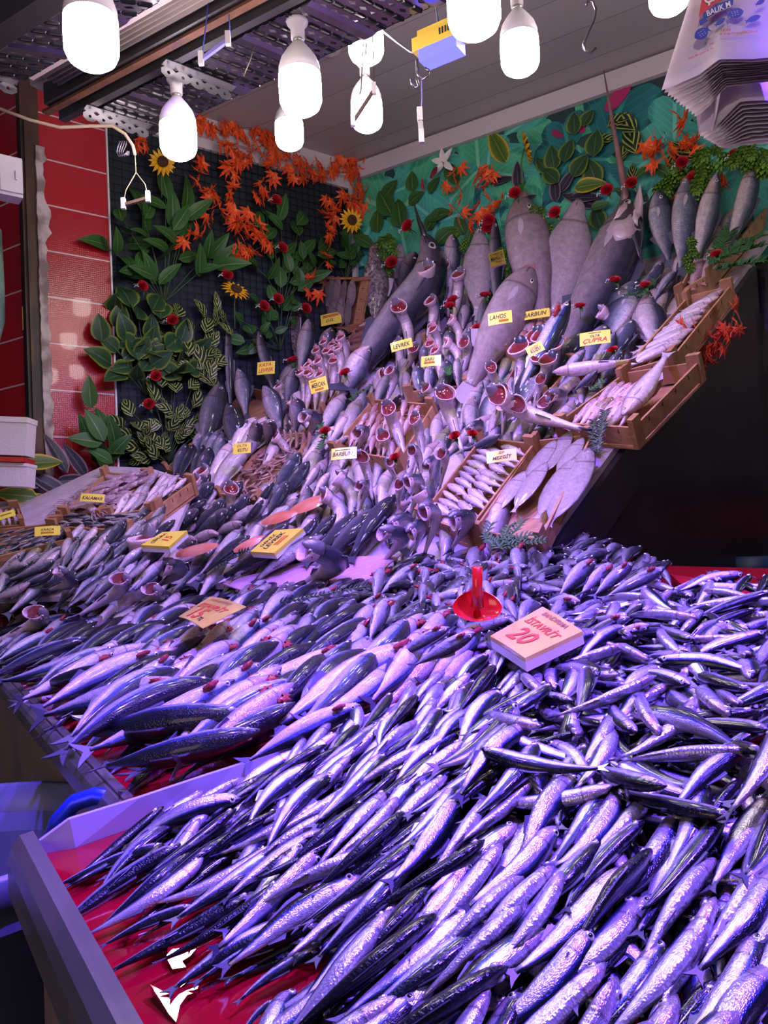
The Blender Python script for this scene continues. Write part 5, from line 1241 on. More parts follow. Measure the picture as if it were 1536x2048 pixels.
def many(kind, lst, label, group=None, lh=.09, lt=.03, roll=0, plane=None, N=None, **k):
    k.setdefault('fat', 1.2)
    for i, e in enumerate(lst):
        lb = label if isinstance(label, str) else label[i]
        if isinstance(label, str) and len(lst) > 1 and '{p}' in lb:
            x, y = e[0]; lb = lb.replace('{p}', where(x, y))
        fish(kind, e[0], e[1], lb, lh, lt, roll if not isinstance(roll, (list, tuple)) else roll[i % len(roll)], plane, N, group=group, **k)
def where(x, y):
    best = None
    for nm, qx, qy in (('the red scoop', 960, 1190), ('the MEZGIT sign', 1003, 912), ('the lower BARBUN sign', 688, 907), ('the MERCAN sign', 637, 770), ('the LAHOS sign', 1000, 640), ('the upper BARBUN sign', 1068, 628), ('the KAYA LEVREK sign', 532, 735), ('the orange-lettered sign', 1190, 675), ('the KUTU sign', 480, 898), ('the foam LEVREK sign', 555, 1083), ('the left foam sign', 325, 1078), ('the small middle sign', 862, 722), ('the DIL sign', 662, 638), ('the KALAMAR sign', 185, 995), ('the dark swordfish', 780, 640), ('the salmon', 610, 1015), ('the shrimp crate', 530, 930), ('the sole crate', 1110, 980)):
        d = math.hypot(x - qx, y - qy)
        if best is None or d < best[0]: best = (d, nm, qx, qy)
    _, nm, qx, qy = best; dx, dy = x - qx, y - qy
    rel = ('right of ' if dx > 0 else 'left of ') if abs(dx) > abs(dy) else ('below ' if dy > 0 else 'above ')
    return rel + nm
GB = [((787, 848), (815, 925)), ((836, 854), (850, 930)), ((898, 823), (925, 905)), ((961, 844), (955, 890)), ((1011, 794), (1005, 870)), ((1041, 803), (1065, 860)), ((1101, 798), (1060, 865)), ((1031, 825), (1150, 855)), ((731, 928), (745, 1000)), ((735, 961), (720, 1020)), ((772, 922), (800, 970)), ((836, 901), (845, 965)), ((866, 915), (860, 965)), ((893, 905), (880, 975)), ((799, 963), (795, 1030)), ((844, 963), (820, 1030)),
      ((818, 1034), (800, 1085)), ((815, 1067), (770, 1120)), ((848, 1046), (830, 1100)), ((877, 1026), (850, 1105)), ((945, 1034), (905, 1095)), ((686, 1123), (600, 1175)), ((857, 597), (880, 670)), ((872, 623), (850, 690)), ((917, 581), (905, 650)), ((816, 652), (820, 720)), ((833, 698), (800, 760)), ((794, 747), (770, 810)), ((980, 753), (1040, 800)), ((1007, 792), (985, 860)), ((1082, 760), (1065, 830)), ((1088, 799), (1100, 850)), ((1036, 802), (1000, 850)),
      ((940, 700), (915, 770)), ((735, 860), (700, 920)), ((905, 560), (895, 620)), ((1130, 790), (1080, 850)), ((640, 835), (600, 890))]
many('gilled_bass', GB, 'pale opened bass with a red gill ring, {p}', None, .12, .03, [90, 75, 100, 60], N=None, fat=1.45)
GM = [((25, 1205), (-40, 1250)), ((78, 1180), (20, 1230)), ((168, 1195), (70, 1235)), ((255, 1172), (160, 1230)), ((295, 1175), (190, 1250)), ((95, 1240), (-20, 1290)), ((330, 1190), (240, 1230)), ((150, 1165), (100, 1180)), ((370, 1140), (310, 1175))]
many('gilled_bass', GM, 'large pale fish with gaping gill cover at the left, {p}', 'gaping fish at the left of the table', .09, .05, [80, 60, 100], parts=True, fat=1.1)
DB = [((500, 1072), (408, 1147)), ((578, 1045), (480, 1126)), ((614, 1066), (450, 1152)), ((645, 1070), (515, 1158)), ((672, 1028), (590, 1110)), ((713, 1022), (618, 1122)), ((750, 1018), (645, 1124)), ((790, 990), (705, 1112)), ((560, 1090), (470, 1150)), ((640, 1040), (560, 1120))]
many('sea_bass', DB, 'dark grey sea bass in the front row, {p}', 'dark sea bass in the front row', .085, .05, [0, 10, -10, 170, 5], parts=True)
BR = [((421, 948), (375, 1010)), ((428, 968), (345, 1030)), ((412, 1000), (330, 1060)), ((446, 1000), (385, 1065)), ((484, 962), (440, 1030)), ((498, 990), (440, 1050)), ((526, 1000), (480, 1055)), ((600, 905), (548, 985)), ((618, 922), (560, 1000)), ((576, 962), (535, 1030)), ((547, 966), (500, 1025)), ((252, 1040), (205, 1100)), ((395, 1022), (300, 1080)), ((455, 1022), (385, 1075)), ((350, 1040), (270, 1100)), ((470, 1010), (420, 1060))]
many('sea_bream', BR, 'silver-blue sea bream, {p}', 'sea breams on the left of the display', .11, .04, [0, 15, -15, 10], parts=True, var=0)
LB = [((158, 1078), (120, 1140)), ((180, 1080), (140, 1135)), ((205, 1075), (150, 1140)), ((222, 1090), (170, 1145)), ((250, 1110), (190, 1160)), ((290, 1095), (230, 1150)), ((60, 1165), (-20, 1200)), ((110, 1120), (20, 1160)), ((115, 1145), (30, 1180)), ((55, 1130), (0, 1150)), ((300, 1120), (240, 1170)), ((330, 1125), (270, 1180)), ((200, 1130), (130, 1170))]
many('pale_bass', LB, 'pale-bellied bass near the lowest left crate, {p}', 'bass near the lowest left crate', .09, .05, [0, 40, 180, 20])
WB = [((500, 1000), (420, 1060)), ((520, 1010), (440, 1060)), ((540, 985), (490, 1060)), ((485, 1045), (420, 1075)), ((400, 1075), (310, 1110)), ((440, 1060), (370, 1090)), ((605, 780), (580, 850)), ((690, 790), (640, 870)), ((700, 830), (650, 900)), ((680, 850), (600, 930)), ((720, 800), (690, 880)), ((640, 930), (600, 990)), ((660, 945), (625, 1000)), ((690, 940), (650, 1010)), ((560, 870), (520, 950)), ((700, 870), (660, 900))]
many('pale_bass', WB, 'pale belly-up bass, {p}', 'pale belly-up bass', .07, .04, [90, 70, 110])
DBR = [((1205, 575), (1175, 668)), ((1275, 560), (1215, 640)), ((1325, 525), (1280, 585)), ((1260, 590), (1215, 680)), ((1160, 665), (1110, 740)), ((1210, 650), (1175, 730)), ((1265, 640), (1220, 720)), ((1075, 725), (1040, 820)), ((1290, 605), (1310, 690)), ((1245, 700), (1205, 760)), ((1140, 690), (1105, 750)), ((1240, 575), (1230, 640))]
many('sea_bream', DBR, 'dark blue sea bream lying against others, {p}', 'dark sea breams on the right', .10, .04, [0, 10, -10, 180], parts=True, var=0)
many('pale_bass', [((1355, 540), (1310, 600)), ((1290, 600), (1310, 700)), ((1230, 665), (1180, 750)), ((1170, 700), (1120, 770)), ((1000, 870), (930, 900)), ((1195, 740), (1150, 780))], 'slim pale fish between the breams, {p}', 'slim pale fish on the right', .10, .04, [0, 30])
many('sea_bass', [((722, 600), (700, 660))][:0] + [((838, 690), (830, 740)), ((872, 655), (865, 700)), ((895, 650), (880, 710)), ((975, 590), (960, 670)), ((965, 680), (940, 760)), ((900, 740), (870, 830)), ((800, 790), (770, 830))], 'small dark bass standing head up, {p}', 'small dark bass standing head up', .13, .03, [0, 20])
# gurnard-like long fish on the right crate board, and open-mouthed fish
fish('whiting', (1105, 745), (1260, 722), 'long brownish whiskered fish lying across the right crates', .12, .10, parts=True, roll=60)
fish('whiting', (1245, 830), (1330, 715), 'long brownish fish slung over the far board of the scribbled crate', .10, .12, parts=True)
fish('gilled_bass', (1030, 822), (1165, 858), 'large pale fish with gaping red gills lying crosswise above the sole crate', .13, .09, parts=True, roll=60)
# dark big-mouthed fish with red gills (right of the red mullet)
fish('gutted_mackerel', (1140, 600), (1035, 790), 'long silver-brown fish with red gill fringe right of the upper BARBUN sign', .14, .07, parts=True, roll=20)
# ------------------------------------------------------------------ the large fish leaning at the back
UP = (P1 + Sup * 1.55, (Mn * .8 + Sn * .6).normalized())
def big(kind, h, t, label, roll=0, wpx=50, lh=.22, lt=.06, N=None, fat=1.0, var=None, name=None):
    Tp = surf(t[0], t[1], lt); d = (Tp - CAM).dot(CF)
    # the head rests against the wall: follow the ray until it is lh in front of the mural
    Hp = hit(h[0], h[1], MU, lh)
    hs = hit(h[0], h[1], S, lt)
    if hs and (hs - CAM).dot(CF) < (Hp - CAM).dot(CF) * .9: Hp = atd(h[0], h[1], (hs - CAM).dot(CF) * .985 + .0)
    n = N or (CAM - (Hp + Tp) / 2).normalized()
    return place(kind, Hp, Tp, n, label, roll=roll, parts=True, fat=widthfat(kind, Hp, Tp, wpx, PN[kind]), var=var, name=name)
def fatfor(kind, h, t, wpx, wr=None):
    pr, w0 = PR[{'grouper': 'grouper', 'flatfish': 'flattened', 'marlin': 'swordfish', 'swordfish': 'swordfish', 'sea_bream': 'sea_bream', 'pale_bass': 'sea_bass', 'sea_bass': 'sea_bass', 'scorpion_fish': 'scorpion', 'gilled_bass': 'sea_bass', 'whiting': 'sea_bass'}[kind]]
    L = math.hypot(h[0] - t[0], h[1] - t[1]); return wpx / (L * 2 * max(p[1] for p in pr))
PN = {'grouper': 'grouper', 'flatfish': 'flattened', 'sea_bream': 'sea_bream', 'pale_bass': 'sea_bass', 'sea_bass': 'sea_bass', 'scorpion_fish': 'scorpion', 'gilled_bass': 'sea_bass', 'whiting': 'sea_bass'}
def B(kind, h, t, wpx, label, roll=0, **k): big(kind, h, t, label, roll, wpx=wpx, **k)
B('flatfish', (1158, 398), (1112, 620), 92, 'large flat opened pinkish fish leaning between the grouper and the pale billfish', var=0)
B('flatfish', (960, 455), (955, 620), 66, 'flat pinkish opened fish leaning left of the big grouper')
dM = (hit(1250, 400, MU, .16) - CAM).dot(CF); dS = (surf(1150, 690, .05) - CAM).dot(CF)
pathfish('marlin', 'swordfish', [(0, 1128, 715), (.25, 1165, 640), (.5, 1208, 560), (.75, 1240, 475), (1, 1250, 398), (1.2, 1226, 275), (1.5, 1199, 135)], dS, dM, 104, 'large pale billfish with long brown bill pointing straight up', roll=-20)
B('sea_bream', (1316, 385), (1338, 520), 52, 'grey bream standing upright right of the pale billfish')
B('sea_bream', (1382, 350), (1362, 535), 58, 'blue-grey bream standing upright, second right of the pale billfish')
B('pale_bass', (1432, 355), (1392, 535), 42, 'white bass standing upright with open gill right of two breams')
B('pale_bass', (1512, 322), (1455, 505), 40, 'white bass standing at the right edge under the bags')
B('grouper', (1042, 402), (1085, 640), 92, 'large grey-brown grouper standing upright with open mouth')
B('pale_bass', (905, 462), (903, 580), 34, 'white bass standing upright right of the dark swordfish')
B('sea_bass', (990, 440), (995, 640), 26, 'dark silvery slender fish hanging behind the MAHLUT sign')
B('scorpion_fish', (748, 497), (752, 650), 58, 'mottled brown fish standing upright left of the dark swordfish')
B('flatfish', (800, 488), (790, 600), 42, 'small flat pinkish fish between the mottled fish and the swordfish')
B('sea_bass', (830, 505), (800, 600), 42, 'dark fish standing behind the head of the dark swordfish')
B('grouper', (1060, 540), (940, 770), 86, 'smaller grey grouper lying head up behind the LAHOS sign', lh=.5)
dM = (hit(840, 480, MU, .22) - CAM).dot(CF); dS = (surf(700, 770, .09) - CAM).dot(CF)
pathfish('swordfish', 'swordfish', [(0, 702, 775), (.25, 745, 700), (.5, 800, 630), (.72, 855, 560), (.88, 862, 510), (1, 848, 470), (1.2, 834, 440), (1.5, 821, 402)], dS, dM, 78, 'dark swordfish with black bill pointing up, body curving to the left', roll=8)
fish('sea_bass', (1235, 700), (1180, 760), 'small dark bass under the orange-lettered sign', .08, .05)
for kind, h, t, w, lab in (('scorpion_fish', (580, 572), (592, 720), 62, 'mottled scorpion fish standing with raised head left of the sole crate'), ('sea_bass', (456, 652), (462, 830), 38, 'tall dark bass standing against the green wall, leftmost of the upright ones'), ('sea_bass', (515, 665), (550, 790), 42, 'dark bass standing behind the KAYA LEVREK sign'),
    ('sea_bass', (440, 775), (405, 905), 54, 'thick dark bass leaning left at the green wall'), ('sea_bass', (462, 812), (478, 905), 46, 'dark bass in the crate below the tall upright bass'), ('pale_bass', (482, 742), (492, 830), 36, 'pale bass with open gill between the upright dark bass'), ('pale_bass', (535, 775), (562, 860), 42, 'grey bass with raised head below the KAYA LEVREK sign'),
    ('sea_bass', (590, 735), (575, 820), 30, 'slender dark bass right of the KAYA LEVREK sign'), ('pale_bass', (618, 645), (600, 745), 36, 'pale-headed bass right of the scorpion fish'), ('sea_bass', (660, 655), (648, 735), 36, 'dark bass with pointed head below the DIL sign'), ('pale_bass', (598, 790), (590, 865), 34, 'white bass left of the MERCAN crate'),
    ('pale_bass', (520, 838), (500, 900), 30, 'white bass with open gill above the shrimp crate, left one'), ('pale_bass', (542, 835), (535, 890), 30, 'white bass with open gill above the shrimp crate, right one'), ('pale_bass', (735, 690), (680, 800), 48, 'silver bass with open gill left of the swordfish tail'),
    ('grouper', (1135, 1), (1, 1), 1, '')):
    if not lab: continue
    fish(kind, h, t, lab, .20, .05, parts=True, N=(CAM - surf(*h, .1)).normalized(), roll=R.uniform(-25, 25), fat=widthfat(kind, surf(*h, .20), surf(*t, .05), w, PN[kind]), var=2)
def onbody(px, py, d): return atd(px, py, d)
def cast(px, py, tgt):
    """point on the fish itself at this place, so that the detail follows its skin"""
    o = CAM.copy(); d = ray(px, py).normalized()
    for _ in range(12):
        ok_, loc, nr, ix, ob, mx = SC.ray_cast(DG, o, d)
        if not ok_: return None
        r_ = ob
        while r_.parent: r_ = r_.parent
        if r_.name == tgt: return loc
        o = loc + d * .002
    return None
def blob(name, parent, pts, d, th, m, bulge=.012):
    cx, cy = sum(p[0] for p in pts) / len(pts), sum(p[1] for p in pts) / len(pts); H = [cast(x, y, parent.name) for x, y in pts]; C = cast(cx, cy, parent.name); got = [h for h in H + [C] if h]
    if not got: return
    dm = sum((h - CAM).dot(CF) for h in got) / len(got); P = [h or atd(x, y, dm) for h, (x, y) in zip(H, pts)]; C = C or atd(cx, cy, dm); n_ = (CAM - C).normalized(); k = len(P); q = MB()
    M1 = [cast(x * .4 + cx * .6, y * .4 + cy * .6, parent.name) or (p * .4 + C * .6) for p, (x, y) in zip(P, pts)]
    vs = [p + n_ * .003 for p in P] + [p + n_ * (.003 + bulge * .8) for p in M1] + [C + n_ * (.003 + bulge)] + [p - n_ * .01 for p in P]
    fs = [(i, (i + 1) % k, k + (i + 1) % k, k + i) for i in range(k)] + [(k + i, k + (i + 1) % k, 2 * k) for i in range(k)] + [(2 * k + 1 + i, 2 * k + 1 + (i + 1) % k, (i + 1) % k, i) for i in range(k)]
    q.add(vs, fs, [(.5, .2)] * len(vs)); o = q.obj(name, m, parent); o.matrix_local = parent.matrix_world.inverted(); return o
def named(lbl): return [o for o in COL.objects if o.get('label') == lbl][0]
PALE = mat('pale_skin', (.60, .48, .50), .3, 0, .6, col2=(.48, .34, .37), nscale=12, bump=.4, bscale=40)
bpy.context.view_layer.update(); DG = bpy.context.evaluated_depsgraph_get()
mo = named('large pale billfish with long brown bill pointing straight up'); dm = (hit(1245, 430, MU, .16) - CAM).dot(CF)
blob('gill_cover', mo, [(1212, 462), (1225, 440), (1262, 428), (1285, 436), (1282, 460), (1262, 476), (1232, 482)], dm - .075, .02, PALE, .02)
blob('lower_jaw', mo, [(1262, 440), (1268, 405), (1280, 365), (1286, 400), (1286, 440), (1275, 452)], dm - .06, .02, PALE, .015)
blob('mouth', mo, [(1226, 440), (1240, 412), (1256, 402), (1254, 416), (1238, 434)], dm - .085, .01, FLESH, .008)
blob('pectoral_fin', mo, [(1262, 470), (1270, 468), (1284, 500), (1286, 528), (1276, 510)], dm - .07, .004, TAILM, .003)
gr = named('large grey-brown grouper standing upright with open mouth'); dg = (hit(1050, 440, MU, .22) - CAM).dot(CF)
blob('lower_jaw', gr, [(1018, 455), (1012, 425), (1018, 405), (1028, 432), (1040, 455), (1030, 470)], dg - .09, .02, PALE, .016)
blob('mouth', gr, [(1022, 448), (1022, 414), (1038, 402), (1040, 416), (1030, 440)], dg - .085, .01, MOUTH, .003)
blob('gill_cover', gr, [(1018, 480), (1040, 500), (1068, 512), (1076, 505), (1070, 480), (1050, 462), (1028, 466)], dg - .075, .02, mat('grouper_cheek', (.34, .26, .27), .45, 0, .3, bump=.3, bscale=50), .018)
f1 = named('large flat opened pinkish fish leaning between the grouper and the pale billfish'); df = (hit(1158, 450, MU, .22) - CAM).dot(CF)
blob('gill', f1, [(1146, 478), (1156, 455), (1164, 442), (1168, 455), (1160, 474), (1152, 484)], df - .045, .006, GILL, .006)
blob('gill_cover', f1, [(1128, 440), (1140, 412), (1150, 402), (1160, 430), (1152, 456), (1142, 476), (1130, 470)], df - .05, .008, FLESH, .012)
f2 = named('flat pinkish opened fish leaning left of the big grouper'); df = (hit(960, 490, MU, .22) - CAM).dot(CF)
blob('gill', f2, [(962, 512), (970, 492), (980, 488), (978, 502), (968, 516)], df - .035, .006, GILL, .006)
# fanned out pale fillets (rays) at centre
SAL = mat('salmon_flesh', (.62, .17, .09), .35, 0, .5, col2=(.72, .30, .20), nscale=10, noise=(1, 5, 1))
def fillet(c, L, W, ang, label):
    P = surf(*c, .075); s = (P - CAM).dot(CF) / FPX; n = surfn(*c); e = sfn(c[0] + 20 * math.cos(math.radians(ang)), c[1] - 20 * math.sin(math.radians(ang)), .075)
    x = (e - P).normalized(); y = n.cross(x).normalized(); mb = MB(); vs = []; uv = []; fs = []; nu_, nv_ = 16, 8
    for sd in (1, -1):
        for i in range(nu_ + 1):
            for j in range(nv_ + 1):
                t = i / nu_; w = (math.sin(PI * min(1, t * .92 + .06)) ** .55); v = j / nv_ * 2 - 1
                vs.append(P + x * ((t - .5) * L * s) + y * (v * w * W * s / 2) + n * ((1 - v * v) * .016 * w * (1 if sd > 0 else -.1)))
                uv.append((t, v))
    k = (nu_ + 1) * (nv_ + 1)
    for sd in range(2):
        for i in range(nu_):
            for j in range(nv_):
                a = sd * k + i * (nv_ + 1) + j; f = (a, a + nv_ + 1, a + nv_ + 2, a + 1); fs.append(f if sd else f[::-1])
    mb.add(vs, fs, uv); o = mb.obj('salmon_fillet', SAL); tag(o, label, 'fish')
fillet((620, 1008), 85, 52, 20, 'orange salmon fillet right of the sea breams, farther of the two upper ones')
fillet((560, 1035), 80, 40, 15, 'orange salmon fillet below the farther one, partly under silver fish')
fillet((395, 1100), 100, 40, 12, 'long orange salmon fillet beside the left foam price sign')
fillet((500, 1088), 70, 30, 25, 'thin salmon fillet between the two foam price signs')
# pink tray sheet showing under the bass tails
mb = MB(); vs = [surf(x, y, .035) for x, y in ((440, 1165), (640, 1115), (800, 1110), (700, 1190), (540, 1200))]
mb.slab(vs, Tn, .004); tag(mb.obj('pink_sheet', mat('pink_plastic', (.62, .34, .50), .3, 0, .4, col2=(.50, .28, .42), nscale=25, noise=(1, 8, 1))), 'wet pink plastic sheet lying bare below the dark bass tails', 'plastic sheet')
# red scoop ---------------------------------------------------------
sc0 = hit(955, 1215, T, .105); RP = mat('scoop_red', (.62, .012, .01), .18, 0, .6)
scp = empty('scoop', sc0, 'bright red plastic scoop with upright handle standing in the horse mackerel', 'scoop')
s_ = (sc0 - CAM).dot(CF) / FPX; ax = (CR * .02 + V((0, -.25, 1))).normalized(); tocam = (CAM - sc0).normalized()
mb = MB(); mb.tube([sc0 + ax * (v * s_) for v in (2, 30, 38, 84)], [14 * s_, 12 * s_, 10 * s_, 10.5 * s_], 16); wpart(mb, 'handle', RP, scp)
xx = CR; yy = (CU * .85 + CF * .5).normalized(); yy = (yy - xx * yy.dot(xx)).normalized(); zz = xx.cross(yy); mb = MB(); vs = []; fs = []; n = 32
rings = [(1.0, .0), (.97, -.03), (.75, -.16), (.4, -.26), (0, -.28)]
for side in (0, 1):
    for rr_, dz in rings:
        for k in range(n):
            a = 2 * PI * k / n; sx = 50; sy = 30 * (1.0 + .25 * max(0, math.sin(a))) ; q = rr_ * (1 if not side else .97) * (1 - .10 * math.exp(-((abs(math.cos(a)) - .0) / .3) ** 2) * (math.sin(a) > 0) * -1)
            vs.append(sc0 - Tn * .0 + xx * (math.cos(a) * sx * q * s_) + yy * (math.sin(a) * sy * q * s_ * 1.0) + zz * (dz * 55 * s_ - side * .002))
for sd in (0, 1):
    for i in range(4):
        for k in range(n):
            k2 = (k + 1) % n; o = sd * 5 * n; f = (o + i * n + k, o + i * n + k2, o + (i + 1) * n + k2, o + (i + 1) * n + k); fs.append(f if sd else f[::-1])
for k in range(n): k2 = (k + 1) % n; fs.append((k, k2, 5 * n + k2, 5 * n + k))
mb.add(vs, fs); wpart(mb, 'bowl', RP, scp)
# ------------------------------------------------------------------ writing and price signs
def text_mb(s, size=1.0, wob=0.0):
    c = bpy.data.curves.new('t', 'FONT'); c.body = s; c.size = size; c.align_x = 'CENTER'; c.align_y = 'CENTER'; c.resolution_u = 2; c.shear = .25; c.offset = .018 * size
    o = bpy.data.objects.new('t', c); COL.objects.link(o); dg = bpy.context.evaluated_depsgraph_get(); me = bpy.data.meshes.new_from_object(o.evaluated_get(dg))
    mb = MB(); mb.add([v.co.copy() for v in me.vertices], [tuple(p.vertices) for p in me.polygons], None, 0, False)
    bpy.data.objects.remove(o); bpy.data.curves.remove(c); bpy.data.meshes.remove(me); return mb
YEL = mat('sign_yellow', (.80, .66, .08), .28, 0, .6); YELP = mat('sign_cream', (.85, .66, .10), .25, 0, .6, col2=(.72, .52, .10), nscale=9)
INKB = mat('ink_black', (.03, .02, .03), .6); INKR = mat('ink_red', (.55, .05, .02), .6); INKO = mat('ink_brown', (.30, .12, .05), .6)
FOAM = mat('sign_foam', (.78, .74, .76), .6)
def fit_text(mb, w, h):
    xs = [v[0] for v in mb.v]; ys = [v[1] for v in mb.v]; sw = max(xs) - min(xs); sh = max(ys) - min(ys); cx = (max(xs) + min(xs)) / 2; cy = (max(ys) + min(ys)) / 2
    mb.v = [((x - cx) * w / sw, (y - cy) * h / sh, z) for x, y, z in mb.v]; return mb
def sign(corners, lines, label, th=.0015, yel=None, curl=.06, bars=0):
    """corners TL TR BR BL (world); lines: (text, u, v, w, h, ink, slant) in card units 0..1, v down"""
    TL, TR, BR, BL = corners; c = (TL + TR + BR + BL) / 4; n = (TR - TL).cross(BL - TL).normalized() * -1
    if n.dot(CAM - c) < 0: n = -n
    t = empty('price_sign', c, label, 'sign'); P = lambda u, v, o=0.0: (TL * (1 - u) + TR * u) * (1 - v) + (BL * (1 - u) + BR * u) * v + n * (o + curl * (TR - TL).length * .35 * math.sin(PI * u))
    nn = 8; vs = []; fs = []
    for k, o in ((0, 0), (1, -th)):
        for i in range(nn + 1):
            for v in (0, 1): vs.append(P(i / nn, v, o))
    for i in range(nn):
        a = 2 * i; fs.append((a, a + 1, a + 3, a + 2)); b = 2 * (nn + 1) + a; fs.append((b, b + 2, b + 3, b + 1)); fs.append((a, a + 2, b + 2, b)); fs.append((a + 1, b + 1, b + 3, a + 3))
    fs.append((0, 2 * nn + 2, 2 * nn + 3, 1)); e = 2 * nn; fs.append((e, e + 1, e + 2 * nn + 3, e + 2 * nn + 2))
    mb = MB(); mb.add(vs, fs, None, 0, False); cd_ = wpart(mb, 'card', yel or YEL, t)
    if th > .005:
        m2 = MB(); m2.slab([P(u, v, -th) for u, v in ((0, 0), (1, 0), (1, 1), (0, 1))], n, .012); wpart(m2, 'foam_block', FOAM, t)
    rs = random.Random(len(label))
    for tx, u, v, w, h, ink, sl in lines:
        if tx.startswith('~'):
            m = MB()
            for k in range(int(tx[1:])):
                vv = v + k * h / max(1, int(tx[1:])); p = [P(u + w * (q / 4), vv + sl * q / 4 + rs.uniform(-.01, .01), .0012) for q in range(5)]; m.tube(p, (TR - TL).length * .010, 4)
            wpart(m, 'underline', ink, cd_); continue
        m = fit_text(text_mb(tx), w, h); m.v = [tuple(P(u + x, v - y + x * sl, .0010)) for x, y, z in m.v]; wpart(m, 'writing', ink, cd_)
    return t
def card(cx, cy, w, h, ang, lines, label, off=.12, pl=None, **k):
    c = hit(cx, cy, pl, off) if pl else surf(cx, cy, off); s = (c - CAM).dot(CF) / FPX; n = (surfn(cx, cy) + (CAM - c).normalized() * 1.1).normalized(); a = math.radians(ang)
    x = CR * math.cos(a) + CU * math.sin(a); x = (x - n * x.dot(n)).normalized(); y = n.cross(x).normalized()
    X, Y = x * (w * s / 2), y * (h * s / 2) * 1.08
    sign([c - X + Y, c + X + Y, c + X - Y, c - X - Y], lines, label, **k)
k_, r_, o_ = INKB, INKR, INKO
card(662, 638, 42, 24, 6, [('DİL', .45, .6, .4, .3, k_, -.1), ('~4', .12, .15, .76, .25, r_, -.05)], 'yellow sign reading DIL on the topmost left crate', .10, SM)
card(637, 770, 36, 30, 14, [('MERCAN', .5, .5, .8, .34, k_, 0), ('~3', .25, .78, .5, .15, r_, 0), ('~2', .1, .14, .3, .1, r_, 0)], 'yellow sign reading MERCAN on the pink bream crate', .19)
card(532, 736, 36, 27, 1, [('KAYA', .45, .25, .7, .26, r_, -.05), ('LEVREK', .52, .68, .85, .3, r_, -.12)], 'yellow sign reading KAYA LEVREK on a dark upright bass', .2)
card(484, 897, 36, 22, 4, [('OLTA', .5, .25, .55, .25, o_, 0), ('KUTU', .55, .68, .6, .32, k_, 0)], 'small yellow sign reading KUTU above the shrimp crate', .19)
card(185, 996, 46, 17, 2, [('KALAMAR', .5, .55, .85, .4, k_, .05)], 'yellow sign reading KALAMAR on the squid crate')
card(95, 1062, 48, 20, 12, [('KRAÇA', .5, .4, .5, .3, k_, 0), ('~2', .25, .65, .5, .2, r_, 0)], 'yellow sign on the lowest left crate of small grey fish')
card(12, 1030, 34, 14, 30, [('~2', .2, .4, .6, .2, k_, 0)], 'small yellow sign cut by the left edge beside the pinkish fish')
card(688, 907, 52, 24, 0, [('BARBUN', .45, .55, .8, .38, k_, .02), ('~1', .15, .2, .6, .1, k_, 0)], 'yellow sign reading BARBUN on the central red mullet crate', .22)
card(1003, 912, 60, 24, 0, [('MEZGİT', .52, .6, .65, .38, k_, -.1), ('50', .5, .22, .2, .2, o_, 0)], 'yellow sign reading MEZGIT on the crate of small whiting')
card(1070, 629, 58, 18, -1, [('BARBUN', .5, .5, .8, .5, k_, -.06)], 'yellow sign reading BARBUN on the upper red mullet crate')
card(1000, 636, 48, 26, 0, [('LAHOS', .42, .4, .7, .38, k_, 0), ('~3', .45, .7, .4, .2, r_, 0)], 'yellow sign reading LAHOS on the smaller grouper', .28)
card(994, 517, 30, 30, 10, [('KAMBER', .5, .22, .85, .18, o_, 0), ('MAHLUT', .5, .52, .85, .32, k_, 0), ('~3', .35, .8, .5, .12, r_, 0)], 'yellow sign reading MAHLUT on the slender fish left of the big grouper', .5)
card(803, 690, 44, 20, 10, [('LEVREK', .5, .55, .8, .45, k_, 0)], 'yellow sign below the bend of the dark swordfish', .22)
card(862, 722, 40, 22, -2, [('SARI', .42, .35, .5, .34, k_, 0), ('~3', .15, .6, .55, .2, r_, 0)], 'yellow sign reading SARI on the middle crate of small fish', .22)
card(1070, 698, 34, 22, 22, [('DENİZ', .5, .3, .5, .2, o_, 0), ('KUZU', .5, .62, .65, .34, k_, 0)], 'yellow sign between the two upper right crates of mullet and breams', .22)
card(1190, 676, 60, 28, -4, [('OLTA', .5, .36, .3, .2, k_, 0), ('ÇUPRA', .5, .72, .78, .4, r_, -.04), ('~1', .3, .12, .4, .1, o_, 0)], 'yellow sign with orange-red letters on the dark breams at the right', .17)
def tsign(px, off, *a, **k): sign([hit(x, y, T, off) for x, y in px], *a, **k)
tsign([(420, 1193), (492, 1213), (405, 1256), (357, 1233)], .125, [('SARI KANAT', .45, .14, .6, .1, o_, 0), ('İSTAVRİT', .48, .38, .8, .22, r_, -.05), ('15', .42, .72, .38, .42, r_, 0), ('TL', .68, .85, .14, .12, k_, 0)], 'large cream price sign reading ISTAVRIT 15 lying on the rows of fish', yel=YELP, curl=.04)
tsign([(1085, 1213), (1165, 1262), (1050, 1316), (980, 1272)], .115, [('BANDIRMA', .5, .12, .6, .1, o_, 0), ('İSTAVRİT', .52, .36, .8, .2, r_, 0), ('20', .48, .70, .5, .34, r_, 0)], 'large cream price sign reading ISTAVRIT 20 beside the white divider', yel=YELP, curl=.02, th=.006)
sign([surf(x, y, .12) for x, y in ((500, 1103), (550, 1060), (606, 1056), (548, 1106))], [('DENİZ', .5, .2, .6, .16, k_, 0), ('LEVREK', .5, .45, .75, .18, k_, 0), ('~3', .3, .65, .4, .2, r_, 0)], 'thick foam price sign with yellow face reading LEVREK over the dark bass', th=.012, curl=0)
sign([hit(x, y, SL, .11) for x, y in ((282, 1090), (325, 1064), (374, 1061), (338, 1093))], [('ÇİPURA', .5, .25, .7, .2, k_, 0), ('15', .5, .6, .35, .3, r_, 0)], 'thick foam price sign with yellow face left of the salmon', th=.012, curl=0)
